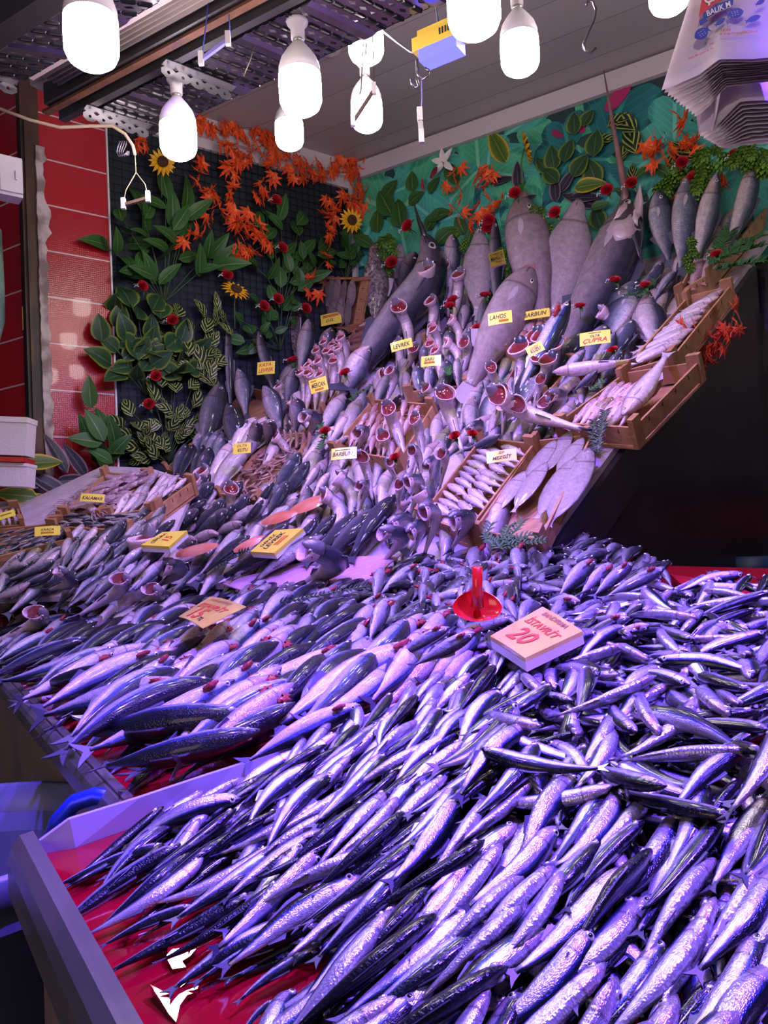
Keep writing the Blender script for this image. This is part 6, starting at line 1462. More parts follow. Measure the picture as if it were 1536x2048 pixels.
# note on the side wall tiles
c = hit(53, 634, (sw0 + Ln * 0, V((-Dd.x, -Dd.y, 0)).normalized()), .012); s = (c - CAM).dot(CF) / FPX; x = Wd * -1; zz = V((0, 0, 1)); X, Y = x * .030, zz * (24 * s)
sign([c - X + Y, c + X + Y, c + X - Y, c - X - Y], [('NAKLİYE', .5, .15, .7, .1, r_, 0), ('BİM', .5, .32, .5, .12, k_, 0), ('5 KG', .5, .52, .7, .16, k_, 0), ('BUZLU', .5, .8, .7, .14, k_, 0)], 'yellow handwritten note taped to the red tiled side wall', curl=0)
# ------------------------------------------------------------------ plastic greenery
LM = {
 'ficus': leafmat('leaf_green', (.018, .07, .015), (.03, .11, .02), (.10, .22, .06)),
 'round': leafmat('leaf_dark_yellow_edge', (.012, .045, .018), (.02, .07, .02), (.05, .12, .04), (.14, .20, .02)),
 'stripe': leafmat('leaf_striped', (.006, .02, .012), (.008, .025, .014), (.02, .05, .02), (.02, .05, .02), (.42, .50, .10)),
 'magnolia': leafmat('leaf_yellow_edge', (.03, .09, .01), (.10, .17, .015), (.16, .2, .04), (.50, .34, .03)),
 'purple': leafmat('leaf_purple', (.012, .012, .03), (.02, .018, .045), (.10, .08, .10), (.22, .14, .16)),
 'maple': leafmat('leaf_maple', (.80, .10, .02), (.70, .05, .015), (.85, .24, .04), (.60, .04, .02), None, .5, .1),
 'maple_red': leafmat('leaf_maple_red', (.62, .06, .03), (.55, .025, .03), (.75, .20, .03), (.50, .02, .04), None, .5, .1),
}
STEM = mat('stem_green', (.06, .12, .04), .5); STEMB = mat('stem_brown', (.12, .07, .04), .6)
def leaf(mb, P, d, n, L, W, kind='ficus', curl=.2, fold=.25):
    d = d.normalized(); s = d.cross(n).normalized(); n = s.cross(d).normalized()
    if n.dot(CAM - P) < 0: n = -n
    if kind == 'maple':
        pts = []; tips = [(0, 1.0), (38, .88), (80, .78), (125, .55), (-38, .88), (-80, .78), (-125, .55)]
        tips.sort(); out = []
        for i, (a, r) in enumerate(tips):
            out.append((a, r * 1.0)); b = tips[(i + 1) % 7]; g = (b[0] - a) % 360
            out.append((a - 9 if False else a + min(12, g * .3), r * .62)); out.append((a + g / 2, .34 if g < 100 else .12)); out.append((b[0] - min(12, g * .3), b[1] * .62))
        vs = [P + n * .002]; uv = [(0, 0)]
        for a, r in out:
            a_ = math.radians(a); vs.append(P + d * (math.cos(a_) * r * L * .62 + 0) + s * (math.sin(a_) * r * L * .62) - n * (r * r * L * curl * .5)); uv.append((r, abs(r) * .8))
        k = len(vs); vs += [v - n * .0012 for v in vs]; uv += uv
        m = k - 1; fs = []
        for i in range(m):
            a, b = 1 + i, 1 + (i + 1) % m; fs.append((0, a, b)); fs.append((k, k + b, k + a)); fs.append((a, k + a, k + b, b))
        mb.add(vs, fs, uv, 0, False); return
    N = 7; vs = []; uv = []; fs = []
    for side in (0, 1):
        for i in range(N + 1):
            t = i / N; w = (math.sin(PI * t ** .8) ** .8) * (1 - .25 * t) + .02 if i < N else .01; c = P + d * (t * L) - n * (curl * L * (t - .3) ** 2) - n * side * .0008
            for v in (-1, -.5, 0, .5, 1):
                vs.append(c + s * (v * w * W / 2) + n * (abs(v) * fold * w * W * .5)); uv.append((t, v))
    k = (N + 1) * 5
    for sd in (0, 1):
        for i in range(N):
            for j in range(4):
                a = sd * k + i * 5 + j; f = (a, a + 1, a + 6, a + 5); fs.append(f if sd else f[::-1])
    mb.add(vs, fs, uv, 0, True)
def idir(P, px, py, ang, pl, off):
    q = hit(px + 8 * math.cos(ang), py - 8 * math.sin(ang), pl, off); return (q - P).normalized()
def plant(name, label, base, tips, kind, lpx, pl, off=.05, wr=.5, sides=2, seed=1, matk=None, cat='artificial plant', group=None, stemmat=None):
    rs = random.Random(seed); n = pl[1]; Bp = hit(*base, pl, off * .4); t = empty(name, Bp, label, cat, group); st_ = MB(); fo = MB()
    for (x, y) in tips:
        E = hit(x, y, pl, off + rs.uniform(-.02, .03)); s = (E - CAM).dot(CF) / FPX; mid = (Bp + E) / 2 + n * .02 + V((0, 0, .02))
        st_.tube([Bp, (Bp + mid) / 2, mid, (mid + E) / 2, E], [.0022, .002, .0018, .0015, .001], 5)
        a = math.atan2(-(y - base[1]), x - base[0]) + rs.uniform(-.5, .5); d = idir(E, x, y, a, pl, off); L = lpx * 1.22 * s * rs.uniform(.85, 1.15)
        leaf(fo, E - d * L * .35, (d + n * rs.uniform(-.1, .35)).normalized(), (n + V((rs.uniform(-.4, .4), rs.uniform(-.4, .4), rs.uniform(-.3, .4)))).normalized(), L, L * wr, kind, rs.uniform(.1, .5))
        for k in range(sides):
            f = .55 + .25 * k; C_ = Bp * (1 - f) + E * f + n * .03; aa = a + (1 if (k + int(x)) % 2 else -1) * rs.uniform(.6, 1.2); d = idir(E, x, y, aa, pl, off); L2 = L * rs.uniform(.7, .95)
            leaf(fo, C_, (d + n * rs.uniform(0, .4)).normalized(), (n + V((rs.uniform(-.4, .4), rs.uniform(-.4, .4), rs.uniform(-.2, .4)))).normalized(), L2, L2 * wr, kind, rs.uniform(.1, .4))
    wpart(st_, 'stem', stemmat or STEM, t); wpart(fo, 'foliage', LM[matk or kind], t); return t
plant('leafy_branch', 'green plastic branch with pointed leaves, leftmost below the sunflower', (328, 605), [(205, 488), (240, 430), (275, 400), (330, 375), (375, 405), (372, 455), (430, 500), (445, 520), (255, 520), (300, 545), (290, 455), (345, 430)], 'ficus', 62, LW, .06, .42)
plant('leafy_branch', 'green plastic branch with pointed leaves in the middle of the green wall', (565, 615), [(530, 420), (560, 425), (600, 440), (645, 490), (610, 500), (515, 445), (580, 530), (640, 520), (500, 520), (610, 560)], 'ficus', 52, LW, .06, .45, seed=2)
plant('leafy_branch', 'loose green branch beside the corner under the maple garland', (690, 560), [(690, 480), (720, 470), (745, 440), (700, 510), (735, 500), (660, 520)], 'ficus', 44, LW, .06, .5, seed=3)
plant('round_leaf_branch', 'dark round-leaved plastic branch with yellow leaf edges on the green wall', (292, 790), [(240, 640), (320, 625), (320, 700), (225, 690), (365, 670), (255, 600), (200, 665), (228, 612), (300, 660), (345, 650), (205, 718), (250, 740), (340, 690), (398, 700), (385, 738), (300, 690), (250, 662), (275, 625), (310, 610), (360, 720), (270, 705)], 'round', 48, LW, .07, .78, 1, seed=4)
plant('striped_leaf_branch', 'yellow-striped dark plastic leaves low on the green wall', (335, 925), [(305, 790), (365, 860), (410, 860), (240, 850), (320, 890), (345, 745), (258, 818), (275, 850), (330, 815), (350, 775), (392, 800), (300, 872), (268, 895), (385, 770), (350, 835), (385, 850), (320, 765), (250, 870), (400, 830), (290, 915), (235, 905)], 'stripe', 42, LW, .07, .6, 1, seed=5)
plant('striped_leaf_branch', 'yellow-striped dark plastic leaves in the middle of the green wall', (430, 790), [(330, 640), (375, 700), (420, 680), (400, 740), (358, 622), (402, 622), (412, 655), (345, 700), (398, 720), (380, 665), (410, 700), (425, 760)], 'stripe', 40, LW, .06, .6, 1, seed=6)
plant('striped_leaf_branch', 'yellow-striped narrow leaves beside the lowest sunflower', (470, 700), [(435, 610), (447, 635), (455, 660), (430, 640)], 'stripe', 36, LW, .07, .4, 0, seed=7)
plant('leafy_branch', 'green leaves around the roses left of the scorpion fish', (560, 700), [(510, 600), (530, 640), (560, 560), (590, 600), (545, 590), (500, 660), (480, 640), (490, 700), (475, 680), (590, 560)], 'ficus', 36, LW, .08, .6, 1, seed=8)
plant('leafy_branch', 'dark green pointed leaves low beside the red tiles', (225, 940), [(178, 795), (205, 850), (170, 870), (195, 905), (225, 870), (212, 920), (232, 900)], 'ficus', 62, LW, .09, .5, 0, seed=9)
FG = (hit(120, 1010, LW, .16), Ln)
def leaves(name, label, lst, kind, pl, off, wr, seed=1, matk=None, curl=.15):
    rs = random.Random(seed); fo = MB(); c0 = hit(lst[0][0], lst[0][1], pl, off); t = empty(name, c0, label, 'artificial leaves')
    for x, y, L, a in lst:
        an = math.radians(a); P = hit(x - L / 2 * math.cos(an), y + L / 2 * math.sin(an), pl, off + rs.uniform(-.015, .02)); s = (P - CAM).dot(CF) / FPX; d = idir(P, x, y, an, pl, off)
        q2 = hit(x + L / 2 * math.cos(an), y - L / 2 * math.sin(an), pl, off); d = (q2 - P).normalized(); LL = (q2 - P).length
        leaf(fo, P, d, (pl[1] + V((0, 0, rs.uniform(0, .5)))).normalized(), LL, L * s * wr * 1.05, kind, curl)
    m = MB(); m.tube([c0 - pl[1] * .02 - V((0, 0, .05)), c0 - pl[1] * .01], .002, 5); wpart(m, 'stem', STEM, t)
    wpart(fo, 'foliage', LM[matk or kind], t)
leaves('magnolia_leaves', 'large yellow-edged green leaves low at the left beside the foam boxes', [(84, 925, 88, 5), (32, 990, 90, 175), (105, 1015, 60, 60), (60, 1000, 70, 20)], 'magnolia', FG, .08, .45)
leaves('purple_leaves', 'large dark purple pink-edged leaves low at the left', [(112, 905, 95, 120), (150, 920, 85, 125), (90, 965, 110, 150), (40, 965, 95, 178), (120, 980, 90, 165), (150, 960, 80, 5), (180, 970, 60, 20), (140, 990, 90, 175)], 'purple', FG, .03, .33, 2)
leaves('green_leaves', 'bright green leaves low at the left above the squid crate', [(65, 1005, 80, 170), (170, 880, 70, 170), (190, 850, 75, 120), (200, 910, 60, 150), (30, 1020, 60, 10), (90, 1000, 50, 30), (60, 1025, 60, 0)], 'ficus', FG, .07, .5, 3)
BKP = (hit(1100, 400, MU, .05), Mn)
leaves('magnolia_leaves', 'large yellow-edged leaf standing before the clover mural', [(995, 292, 78, 118)], 'magnolia', MU, .05, .5)
leaves('round_leaves', 'dark green round leaves left of the brown bill before the mural', [(1148, 246, 46, 95), (1175, 235, 40, 60), (1105, 315, 52, 100), (1135, 300, 50, 75), (1190, 285, 56, 85), (1160, 330, 56, 60), (1185, 345, 60, 110), (1085, 330, 40, 130), (1195, 435, 50, 110), (1100, 350, 45, 140)], 'round', MU, .07, .75, 4)
leaves('striped_leaves', 'dark yellow-striped leaves right of the brown bill before the mural', [(1245, 245, 70, 150), (1262, 275, 70, 110), (1250, 300, 55, 60), (1210, 280, 50, 20), (1370, 300, 70, 150), (1265, 345, 40, 90), (1350, 320, 50, 30), (1240, 240, 60, 30)], 'stripe', MU, .06, .55, 5)
leaves('purple_leaves', 'dark purple leaves behind the flat pink fish', [(1110, 375, 60, 95), (1135, 360, 60, 60), (1160, 400, 80, 160), (1005, 360, 50, 20), (1170, 395, 70, 5), (1035, 350, 60, 95), (1050, 400, 50, 30)], 'purple', MU, .06, .42, 6)
leaves('magnolia_leaves', 'yellow-green curved leaf behind the billfish head', [(1180, 370, 66, 12)], 'magnolia', MU, .08, .5, 7)
leaves('round_leaves', 'fresh green round leaves left end of the clover mural', [(824, 362, 42, 95), (868, 370, 40, 60), (832, 395, 40, 40), (798, 425, 60, 100), (770, 405, 60, 120), (865, 440, 48, 60), (880, 430, 50, 20), (905, 350, 44, -60), (780, 380, 50, 60), (755, 440, 50, 90), (890, 470, 50, 45), (920, 450, 40, 120)], 'ficus', MU, .06, .7, 8)
leaves('green_leaves', 'small green leaves behind the heads of the upright fish', [(1245, 385, 40, 150), (1290, 340, 44, 40), (1320, 340, 50, 150), (1040, 380, 40, 70), (940, 470, 44, 80), (725, 480, 50, 150), (700, 500, 40, 60), (1060, 440, 40, 20), (1200, 410, 40, 20), (930, 520, 40, 80), (1085, 470, 40, 110), (870, 500, 40, 110)], 'ficus', MU, .12, .5, 9)
# maple garlands
def maple(name, label, poly, pl, off, lpx, step=13, spread=14, seed=1, matk='maple', group='artificial maple garlands'):
    rs = random.Random(seed); pts = []
    for (a, b) in zip(poly, poly[1:]):
        n_ = max(1, int(math.hypot(a[0] - b[0], a[1] - b[1]) / step))
        for i in range(n_): pts.append((a[0] + (b[0] - a[0]) * i / n_, a[1] + (b[1] - a[1]) * i / n_))
    pts.append(poly[-1]); W_ = [hit(x, y, pl, off) for x, y in pts]; t = empty(name, W_[0], label, 'garland', group)
    m = MB(); m.tube(W_ if len(W_) > 1 else [W_[0], W_[0] + V((0, 0, .03))], .0015, 5); wpart(m, 'stem', STEMB, t); fo = MB(); n = pl[1]
    for (x, y) in pts:
        for k in range(1 + (rs.random() < .6)):
            xx, yy_ = x + rs.gauss(0, spread * .6), y + rs.gauss(0, spread * .6); P = hit(xx, yy_, pl, off + rs.uniform(0, .05)); s = (P - CAM).dot(CF) / FPX
            d = idir(P, xx, yy_, rs.uniform(-2.6, -.4), pl, off); L = lpx * 1.25 * s * rs.uniform(.75, 1.15)
            leaf(fo, P, (d + n * rs.uniform(-.2, .5)).normalized(), (n + V((rs.uniform(-.5, .5), rs.uniform(-.5, .5), rs.uniform(-.3, .5)))).normalized(), L, L, 'maple', rs.uniform(.2, .7))
    wpart(fo, 'foliage', LM[matk], t)
G = [([(385, 235), (440, 262), (500, 255), (560, 300), (600, 335), (650, 345), (690, 330), (735, 335)], 'orange maple garland running along the top of the green wall', 30, 10, 16),
 ([(460, 245), (450, 290), (480, 320), (540, 280), (520, 320)], 'dense orange maple clump behind the bulb at the top of the green wall', 34, 8, 18),
 ([(412, 320), (395, 365), (430, 395), (420, 440), (380, 470), (365, 480)], 'orange maple strand hanging left over the green leaves', 32, 15, 12),
 ([(455, 330), (465, 370), (448, 400), (480, 440), (500, 470), (470, 500)], 'orange maple strand hanging right of the left strand', 32, 13, 12),
 ([(440, 430), (480, 440), (520, 450), (530, 490), (490, 510)], 'orange maple cluster in the middle of the green wall', 34, 12, 12),
 ([(541, 150), (545, 190), (535, 225), (520, 255)], 'orange maple twig hanging from the ceiling beside the middle bulb', 26, 14, 8),
 ([(700, 330), (720, 370), (735, 410), (700, 400), (665, 400), (660, 440)], 'orange maple strand hanging at the room corner', 34, 11, 14),
 ([(670, 420), (655, 470), (660, 510), (630, 545), (615, 580), (640, 575)], 'orange maple strand trailing down above the sole crate', 30, 16, 9),
 ([(560, 330), (525, 375), (510, 395), (540, 390)], 'short orange maple strand under the middle of the garland', 28, 14, 8),
 ([(650, 345), (620, 350), (590, 360), (610, 340)], 'short orange maple strand near the corner trim', 28, 12, 8),
 ([(290, 262), (285, 290)], 'small orange maple sprig beside the top left sunflower', 28, 14, 5),
 ([(745, 360), (738, 420), (748, 455)], 'orange maple strand hanging right of the room corner', 28, 14, 8)]
for i, (pl_, lab, l_, st2, sp2) in enumerate(G): maple('maple_garland', lab, pl_, LW, .09, l_, st2, sp2, i + 1)
G2 = [([(900, 340), (925, 385), (905, 410), (930, 440)], 'orange maple sprig left of the twisted cluster before the mural', 30, 16, 14), ([(960, 340), (980, 330), (965, 390), (985, 400), (960, 430), (935, 430)], 'orange maple cluster above the flat pink fish before the mural', 32, 12, 14),
 ([(1300, 300), (1325, 275), (1345, 300), (1310, 320)], 'orange maple cluster left of the hanging bags', 44, 20, 12), ([(1365, 235), (1360, 260), (1395, 290)], 'orange maple leaves just under the hanging bags', 46, 22, 10), ([(1370, 350), (1385, 380), (1360, 400), (1440, 400), (1450, 350)], 'orange maple leaves between the upright breams', 30, 20, 12)]
for i, (pl_, lab, l_, st2, sp2) in enumerate(G2): maple('maple_garland', lab, pl_, MU, .12, l_, st2, sp2, i + 31)
RP_ = (sp_(-.10, .98, 0), V((-CF.x, -CF.y, 0)).normalized())
maple('maple_branch', 'bright red-orange maple branch sticking out over the black side panel', [(1355, 720), (1380, 700), (1395, 660), (1420, 690), (1400, 730), (1440, 700), (1460, 660), (1470, 620), (1485, 650), (1440, 680), (1390, 740), (1375, 690), (1365, 650)], RP_, .02, 34, 17, 12, 77, 'maple_red', None)
# sunflowers
PET = leafmat('petal_yellow', (.80, .42, .01), (.85, .50, .02), (.85, .35, .01), (.80, .40, .01), None, .5, .1)
def sunflower(px, py, rpx, pl, off, label, nrm=None):
    c = hit(px, py, pl, off); s = (c - CAM).dot(CF) / FPX; r = rpx * s; n = nrm or (pl[1] + (CAM - c).normalized() * .6).normalized(); u = n.cross(V((0, 0, 1))).normalized(); v = u.cross(n)
    t = empty('sunflower', c, label, 'artificial sunflower', 'plastic sunflowers'); fo = MB()
    for ring, (k, a0, rl) in enumerate(((15, 0, 1.0), (13, .2, .82))):
        for i in range(k):
            a = 2 * PI * i / k + a0; d = u * math.cos(a) + v * math.sin(a); leaf(fo, c + d * r * .28 + n * ring * .003, (d + n * (.15 + .2 * ring)).normalized(), n, r * .75 * rl, r * .26, 'p', .3)
    wpart(fo, 'petals', PET, t); m = MB(); mx = frame(V((0, 0, 0)), u, n); m.lathe([(0, .22 * r), (.2 * r, .20 * r), (.36 * r, .12 * r), (.40 * r, .02), (.3 * r, 0)], 20, mx)
    o = m.obj('flower_centre', mat('sunflower_brown', (.10, .04, .01), .8, col2=(.03, .015, .01), nscale=120, bump=.6, bscale=300)); o.parent = t
    m = MB(); m.tube([c - n * .005, c - n * .02 - V((0, 0, .05)), c - n * .03 - V((0, 0, .16))], .003, 6); wpart(m, 'stem', STEM, t)
sunflower(324, 325, 27, LW, .12, 'yellow sunflower at the top left beside the hanging bulb')
sunflower(702, 441, 25, LW, .14, 'yellow sunflower near the room corner among maple leaves')
sunflower(471, 582, 29, LW, .16, 'yellow sunflower tilted upward low on the green wall', (Ln * .9 + V((0, 0, .75))).normalized())
sunflower(1050, 297, 36, MU, .12, 'yellow sunflower seen from the side before the mural', (CR * .95 + CU * .25 - CF * .28).normalized())
# white lily
c = hit(888, 325, MU, .08); s = (c - CAM).dot(CF) / FPX; t = empty('white_lily', c, 'white five-petalled lily before the left part of the mural', 'artificial flower'); fo = MB(); n = Mn
for a in (60, 100, 170, 235, 320):
    d = idir(c, 888, 325, math.radians(a), MU, .08); leaf(fo, c, (d + n * .15).normalized(), n, 31 * s, 14 * s, 'p', .3)
wpart(fo, 'petals', mat('petal_white', (.75, .72, .70), .5), t); m = MB()
for k in range(4): m.tube([c + n * .002, c + n * .02 + V((.004 * (k - 1.5), 0, -.008 * k))], .0012, 5)
wpart(m, 'stamens', mat('stamen', (.35, .25, .05), .6), t)
for (x, y) in ((845, 372), (718, 360)):
    m = MB(); c = hit(x, y, MU, .09); m.lathe([(0, -.03), (.008, -.015), (.009, .0), (.004, .035), (0, .045)], 10); o = m.obj('red_bud', mat('bud_red', (.40, .01, .04), .5)); o.location = c; tag(o, 'slender dark red bud %s' % ('among the round leaves at the mural' if x > 800 else 'beside the corner trim'), 'artificial flower')
# roses
ROSE = mat('rose_red', (.38, .004, .012), .6)
def rose_mesh():
    m = MB(); rs = random.Random(9)
    for ring, (k, r0, h, tl_) in enumerate(((3, .25, 1.0, .0), (4, .48, .95, .12), (5, .72, .85, .3), (6, .95, .65, .6))):
        for i in range(k):
            a0 = 2 * PI * i / k + ring * .5; da = 2 * PI / k * .75; vs = []; fs = []
            for sd in (0, 1):
                for p in range(4):
                    for q in range(4):
                        u = a0 + (q / 3 - .5) * da * 1.5; z = p / 3 * h * (1 - .12 * abs(q / 3 - .5) * 2); rr = r0 * (.35 + .65 * math.sin(PI * .5 * min(1, p / 2.4))) + tl_ * (p / 3) ** 2 * .6 - sd * .03
                        vs.append((rr * math.cos(u), rr * math.sin(u), z - .3))
            for sd in (0, 1):
                for p in range(3):
                    for q in range(3):
                        a = sd * 16 + p * 4 + q; f = (a, a + 1, a + 5, a + 4); fs.append(f if not sd else f[::-1])
            m.add(vs, fs)
    return m.mesh('rose_petals', ROSE)
RM = rose_mesh(); lfm = MB()
for a in (0, 2.1, 4.2): leaf(lfm, V((0, 0, -.3)), V((math.cos(a), math.sin(a), -.15)), V((0, 0, 1)), 2.0, .9, 'ficus', .3)
lfm = lfm.mesh('rose_leaves', LM['ficus']); bmx = MB()
for k in range(7):
    rs = random.Random(k); p = (1.5 + rs.uniform(-.4, .4), .6 + rs.uniform(-.5, .5), .3 + rs.uniform(-.3, .5)); bmx.lathe([(0, .12), (.13, .05), (.16, -.05), (0, -.1)], 6, Matrix.Translation(p)); 
bmx = bmx.mesh('filler_blossoms', mat('blossom_white', (.62, .60, .62), .5)); rstem = MB(); rstem.tube([(0, 0, -.3), (.1, 0, -1.5), (.05, .1, -3)], .07, 5); rstem = rstem.mesh('rose_stem', STEM)
def rose(px, py, rpx, pl, off, label):
    c = hit(px, py, pl, off) if pl else surf(px, py, off); s = (c - CAM).dot(CF) / FPX; n = ((pl[1] if pl else surfn(px, py)) + (CAM - c).normalized() * .5 + V((R.uniform(-.4, .4), R.uniform(-.4, .4), .4))).normalized(); x = n.cross(V((.2, .1, 1))).normalized()
    m = frame(c, x, n) @ Matrix.Scale(rpx * s, 4); t = empty('rose', c, label, 'artificial rose', 'red plastic roses', mx=m)
    for nm, me in (('petals', RM), ('leaves', lfm), ('small_blossoms', bmx), ('stem', rstem)): meobj(nm, me, t)
for x, y, lab in ((455, 550, 'above the lowest sunflower'), (285, 572, 'at the top of the round-leaved branch'), (345, 640, 'among the round leaves on the green wall'), (312, 752, 'between round and striped leaves, upper one'), (298, 808, 'between the striped leaves, lower one'), (565, 495, 'among pointed leaves below the maple strand'), (528, 612, 'left of the scorpion fish'), (556, 598, 'touching the head of the scorpion fish'), (612, 617, 'right of the scorpion fish'), (553, 400, 'under the maple garland middle')):
    rose(x, y, 9, LW, .13, 'red rose ' + lab)
for x, y, lab in ((815, 452, 'beside the black bill'), (1214, 380, 'left of the base of the brown bill'), (1263, 366, 'right of the base of the brown bill'), (1030, 386, 'above the big grouper'), (1110, 425, 'between grouper and flat pink fish'), (978, 440, 'above the flat fish left of the grouper'), (975, 455, 'low behind the MAHLUT sign'), (1364, 325, 'above the second upright bream'), (1470, 310, 'under the bags at the right'), (1385, 355, 'between the upright breams'), (783, 525, 'left of the dark swordfish')):
    rose(x, y, 10, MU, .26, 'red rose ' + lab)
for x, y, lab in ((900, 612, 'between the opened bass right of the swordfish'), (955, 655, 'left of the LAHOS sign'), (970, 590, 'below the flat fish'), (650, 862, 'on the pale bass in the centre left'), (690, 745, 'beside the silver bass under the swordfish tail'), (790, 915, 'right of the lower BARBUN sign'), (910, 872, 'left of the whiting crate'), (945, 868, 'at the corner of the whiting crate'), (1290, 570, 'on the dark breams at the right'), (1160, 612, 'right of the upper BARBUN sign'), (1230, 560, 'below the pale billfish'), (1432, 508, 'beside the topmost right crate'), (1225, 700, 'under the orange-lettered sign'), (585, 720, 'right of the KAYA LEVREK sign'), (905, 600, 'above the middle crate')):
    rose(x, y, 9, None, .17, 'red rose ' + lab)
# hop-like green catkins
HOP = mat('hop_green', (.16, .32, .03), .6, col2=(.10, .24, .03), nscale=60)
def hop_mesh():
    m = MB(); N = 7
    for i in range(N):
        z = -i / N; r = .26 * math.sin(PI * (i + .8) / (N + .8))
        for k in range(5):
            a = 2 * PI * k / 5 + i * .6; d = V((math.cos(a), math.sin(a), -.5)).normalized(); leaf(m, V((d.x * r * .5, d.y * r * .5, z)), d, V((0, 0, 1)), r * 1.5, r * 1.2, 'h', .6)
    return m
HM = hop_mesh()
def hops(lst, pl, off, label, sc=30, seed=1):
    rs = random.Random(seed); c0 = hit(lst[0][0], lst[0][1], pl, off); t = empty('hop_spray', c0, label, 'artificial plant', 'green hop-like sprays'); m = MB(); pts = [hit(x, y, pl, off) for x, y in lst]
    if len(pts) > 1: m.tube(pts, .0018, 5)
    else: m.tube([pts[0], pts[0] + V((0, 0, .04))], .0018, 5)
    wpart(m, 'stem', STEM, t); fo = MB()
    for P in pts:
        s = (P - CAM).dot(CF) / FPX
        for k in range(3):
            q = V((rs.uniform(-.6, .6), rs.uniform(-.6, .6), 1)).to_track_quat('Z', 'Y').to_matrix().to_4x4(); fo.join(HM, Matrix.Translation(P + V((rs.uniform(-.014, .014), rs.uniform(-.01, .01), rs.uniform(-.015, .015)))) @ q @ Matrix.Scale(sc * s * rs.uniform(.8, 1.1), 4))
    wpart(fo, 'catkins', HOP, t)
hops([(1072, 415), (1085, 430), (1092, 450), (1100, 470), (1010, 545)][:4], MU, .3, 'green hop spray hanging right of the big grouper', 26)
hops([(1012, 500), (1008, 520), (1010, 545), (1003, 570)], MU, .32, 'green hop spray hanging left of the big grouper', 26, 2)
hops([(760, 480), (775, 470), (790, 490), (765, 500), (770, 530), (765, 560), (762, 580)], MU, .2, 'green hop spray left of the dark swordfish', 26, 3)
hops([(1350, 325), (1370, 335), (1340, 350), (1325, 365), (1390, 345), (1400, 315)], MU, .15, 'green hop spray above the upright breams', 34, 4)
hops([(1395, 300), (1420, 295), (1440, 310), (1410, 330), (1400, 355), (1395, 375), (1385, 400)], MU, .25, 'green hop spray right under the hanging bags', 36, 5)
hops([(1470, 300), (1490, 310), (1510, 300), (1530, 315), (1490, 290)], MU, .28, 'green hop spray at the right edge under the bags', 36, 6)
hops([(910, 455), (925, 480)], MU, .2, 'small hop spray beside the white upright bass', 24, 7)
hops([(1385, 470), (1380, 490), (1385, 505), (1378, 520)], MU, .5, 'brownish-green hop spray hanging over the second upright bream', 24, 8)
# ferns / parsley
FER = mat('fern_green', (.02, .085, .02), .5, col2=(.03, .12, .03), nscale=20); FERD = mat('fern_dark', (.008, .022, .016), .4); 
def fern(lst, off, label, wpx, m_=FER, pl=None, seed=1, name='fern_sprig'):
    rs = random.Random(seed); f = lambda x, y, o: (hit(x, y, pl, o) if pl else surf(x, y, o)); t = None; fo = MB(); sm_ = MB()
    for poly in lst:
        W_ = [f(x, y, off) for x, y in poly]
        if t is None: t = empty(name, W_[0], label, 'artificial plant')
        sm_.tube(W_, .0015, 5); n = pl[1] if pl else surfn(*poly[0])
        for a, b in zip(W_, W_[1:]):
            k = max(2, int((b - a).length / .010))
            for i in range(k):
                P = a + (b - a) * (i / k); s = (P - CAM).dot(CF) / FPX; d = (b - a).normalized(); e = n.cross(d)
                for sg in (1, -1): leaf(fo, P, (d * .7 + e * sg + n * rs.uniform(.1, .7)).normalized(), n, wpx * s * rs.uniform(.6, 1.1), wpx * s * .28, 'f', .3)
    wpart(sm_, 'stem', STEM, t); wpart(fo, 'foliage', m_, t)
fern([[(1000, 1095), (970, 1070), (985, 1045)], [(1000, 1095), (1030, 1060), (1050, 1040)], [(1000, 1095), (1060, 1085), (1095, 1080)], [(1010, 1090), (1040, 1075), (1080, 1065)], [(985, 1090), (1010, 1070), (1020, 1050)]], .08, 'bushy green parsley tuft below the lowest right crates', 20, name='parsley')
fern([[(1195, 905), (1200, 870), (1210, 820)], [(1195, 900), (1185, 870), (1190, 840)]], .10, 'dark green fir-like sprig hanging beside the scribbled crate', 18, FERD, seed=2)
fern([[(1420, 530), (1460, 510), (1530, 490)], [(1430, 520), (1480, 490), (1530, 470)], [(1430, 540), (1480, 530), (1536, 520)], [(1420, 520), (1450, 480), (1470, 450)]], .12, 'green fern leaves at the right edge over the topmost crate', 26, pl=S, seed=3)
fern([[(430, 1140), (460, 1120), (500, 1098)], [(560, 1060), (590, 1040)]][:1], .12, 'dark spiky plastic grass strip beside the dark bass', 16, FERD, seed=4, name='plastic_grass')
fern([[(560, 1205), (620, 1195), (690, 1180), (740, 1172)]], .09, 'dark spiky plastic grass strip between pink sheet and horse mackerel', 16, FERD, seed=5, name='plastic_grass')
fern([[(640, 900), (650, 870), (640, 850)], [(745, 770), (700, 800)]], .14, 'small green sprig on the pale bass in the centre', 14, FER, seed=6)
fern([[(1000, 790), (1005, 760)], [(900, 750), (895, 735)], [(1180, 780), (1210, 760)], [(1250, 590), (1285, 590), (1310, 560)]], .15, 'green sprigs tucked among the fish on the right', 15, FER, seed=7)
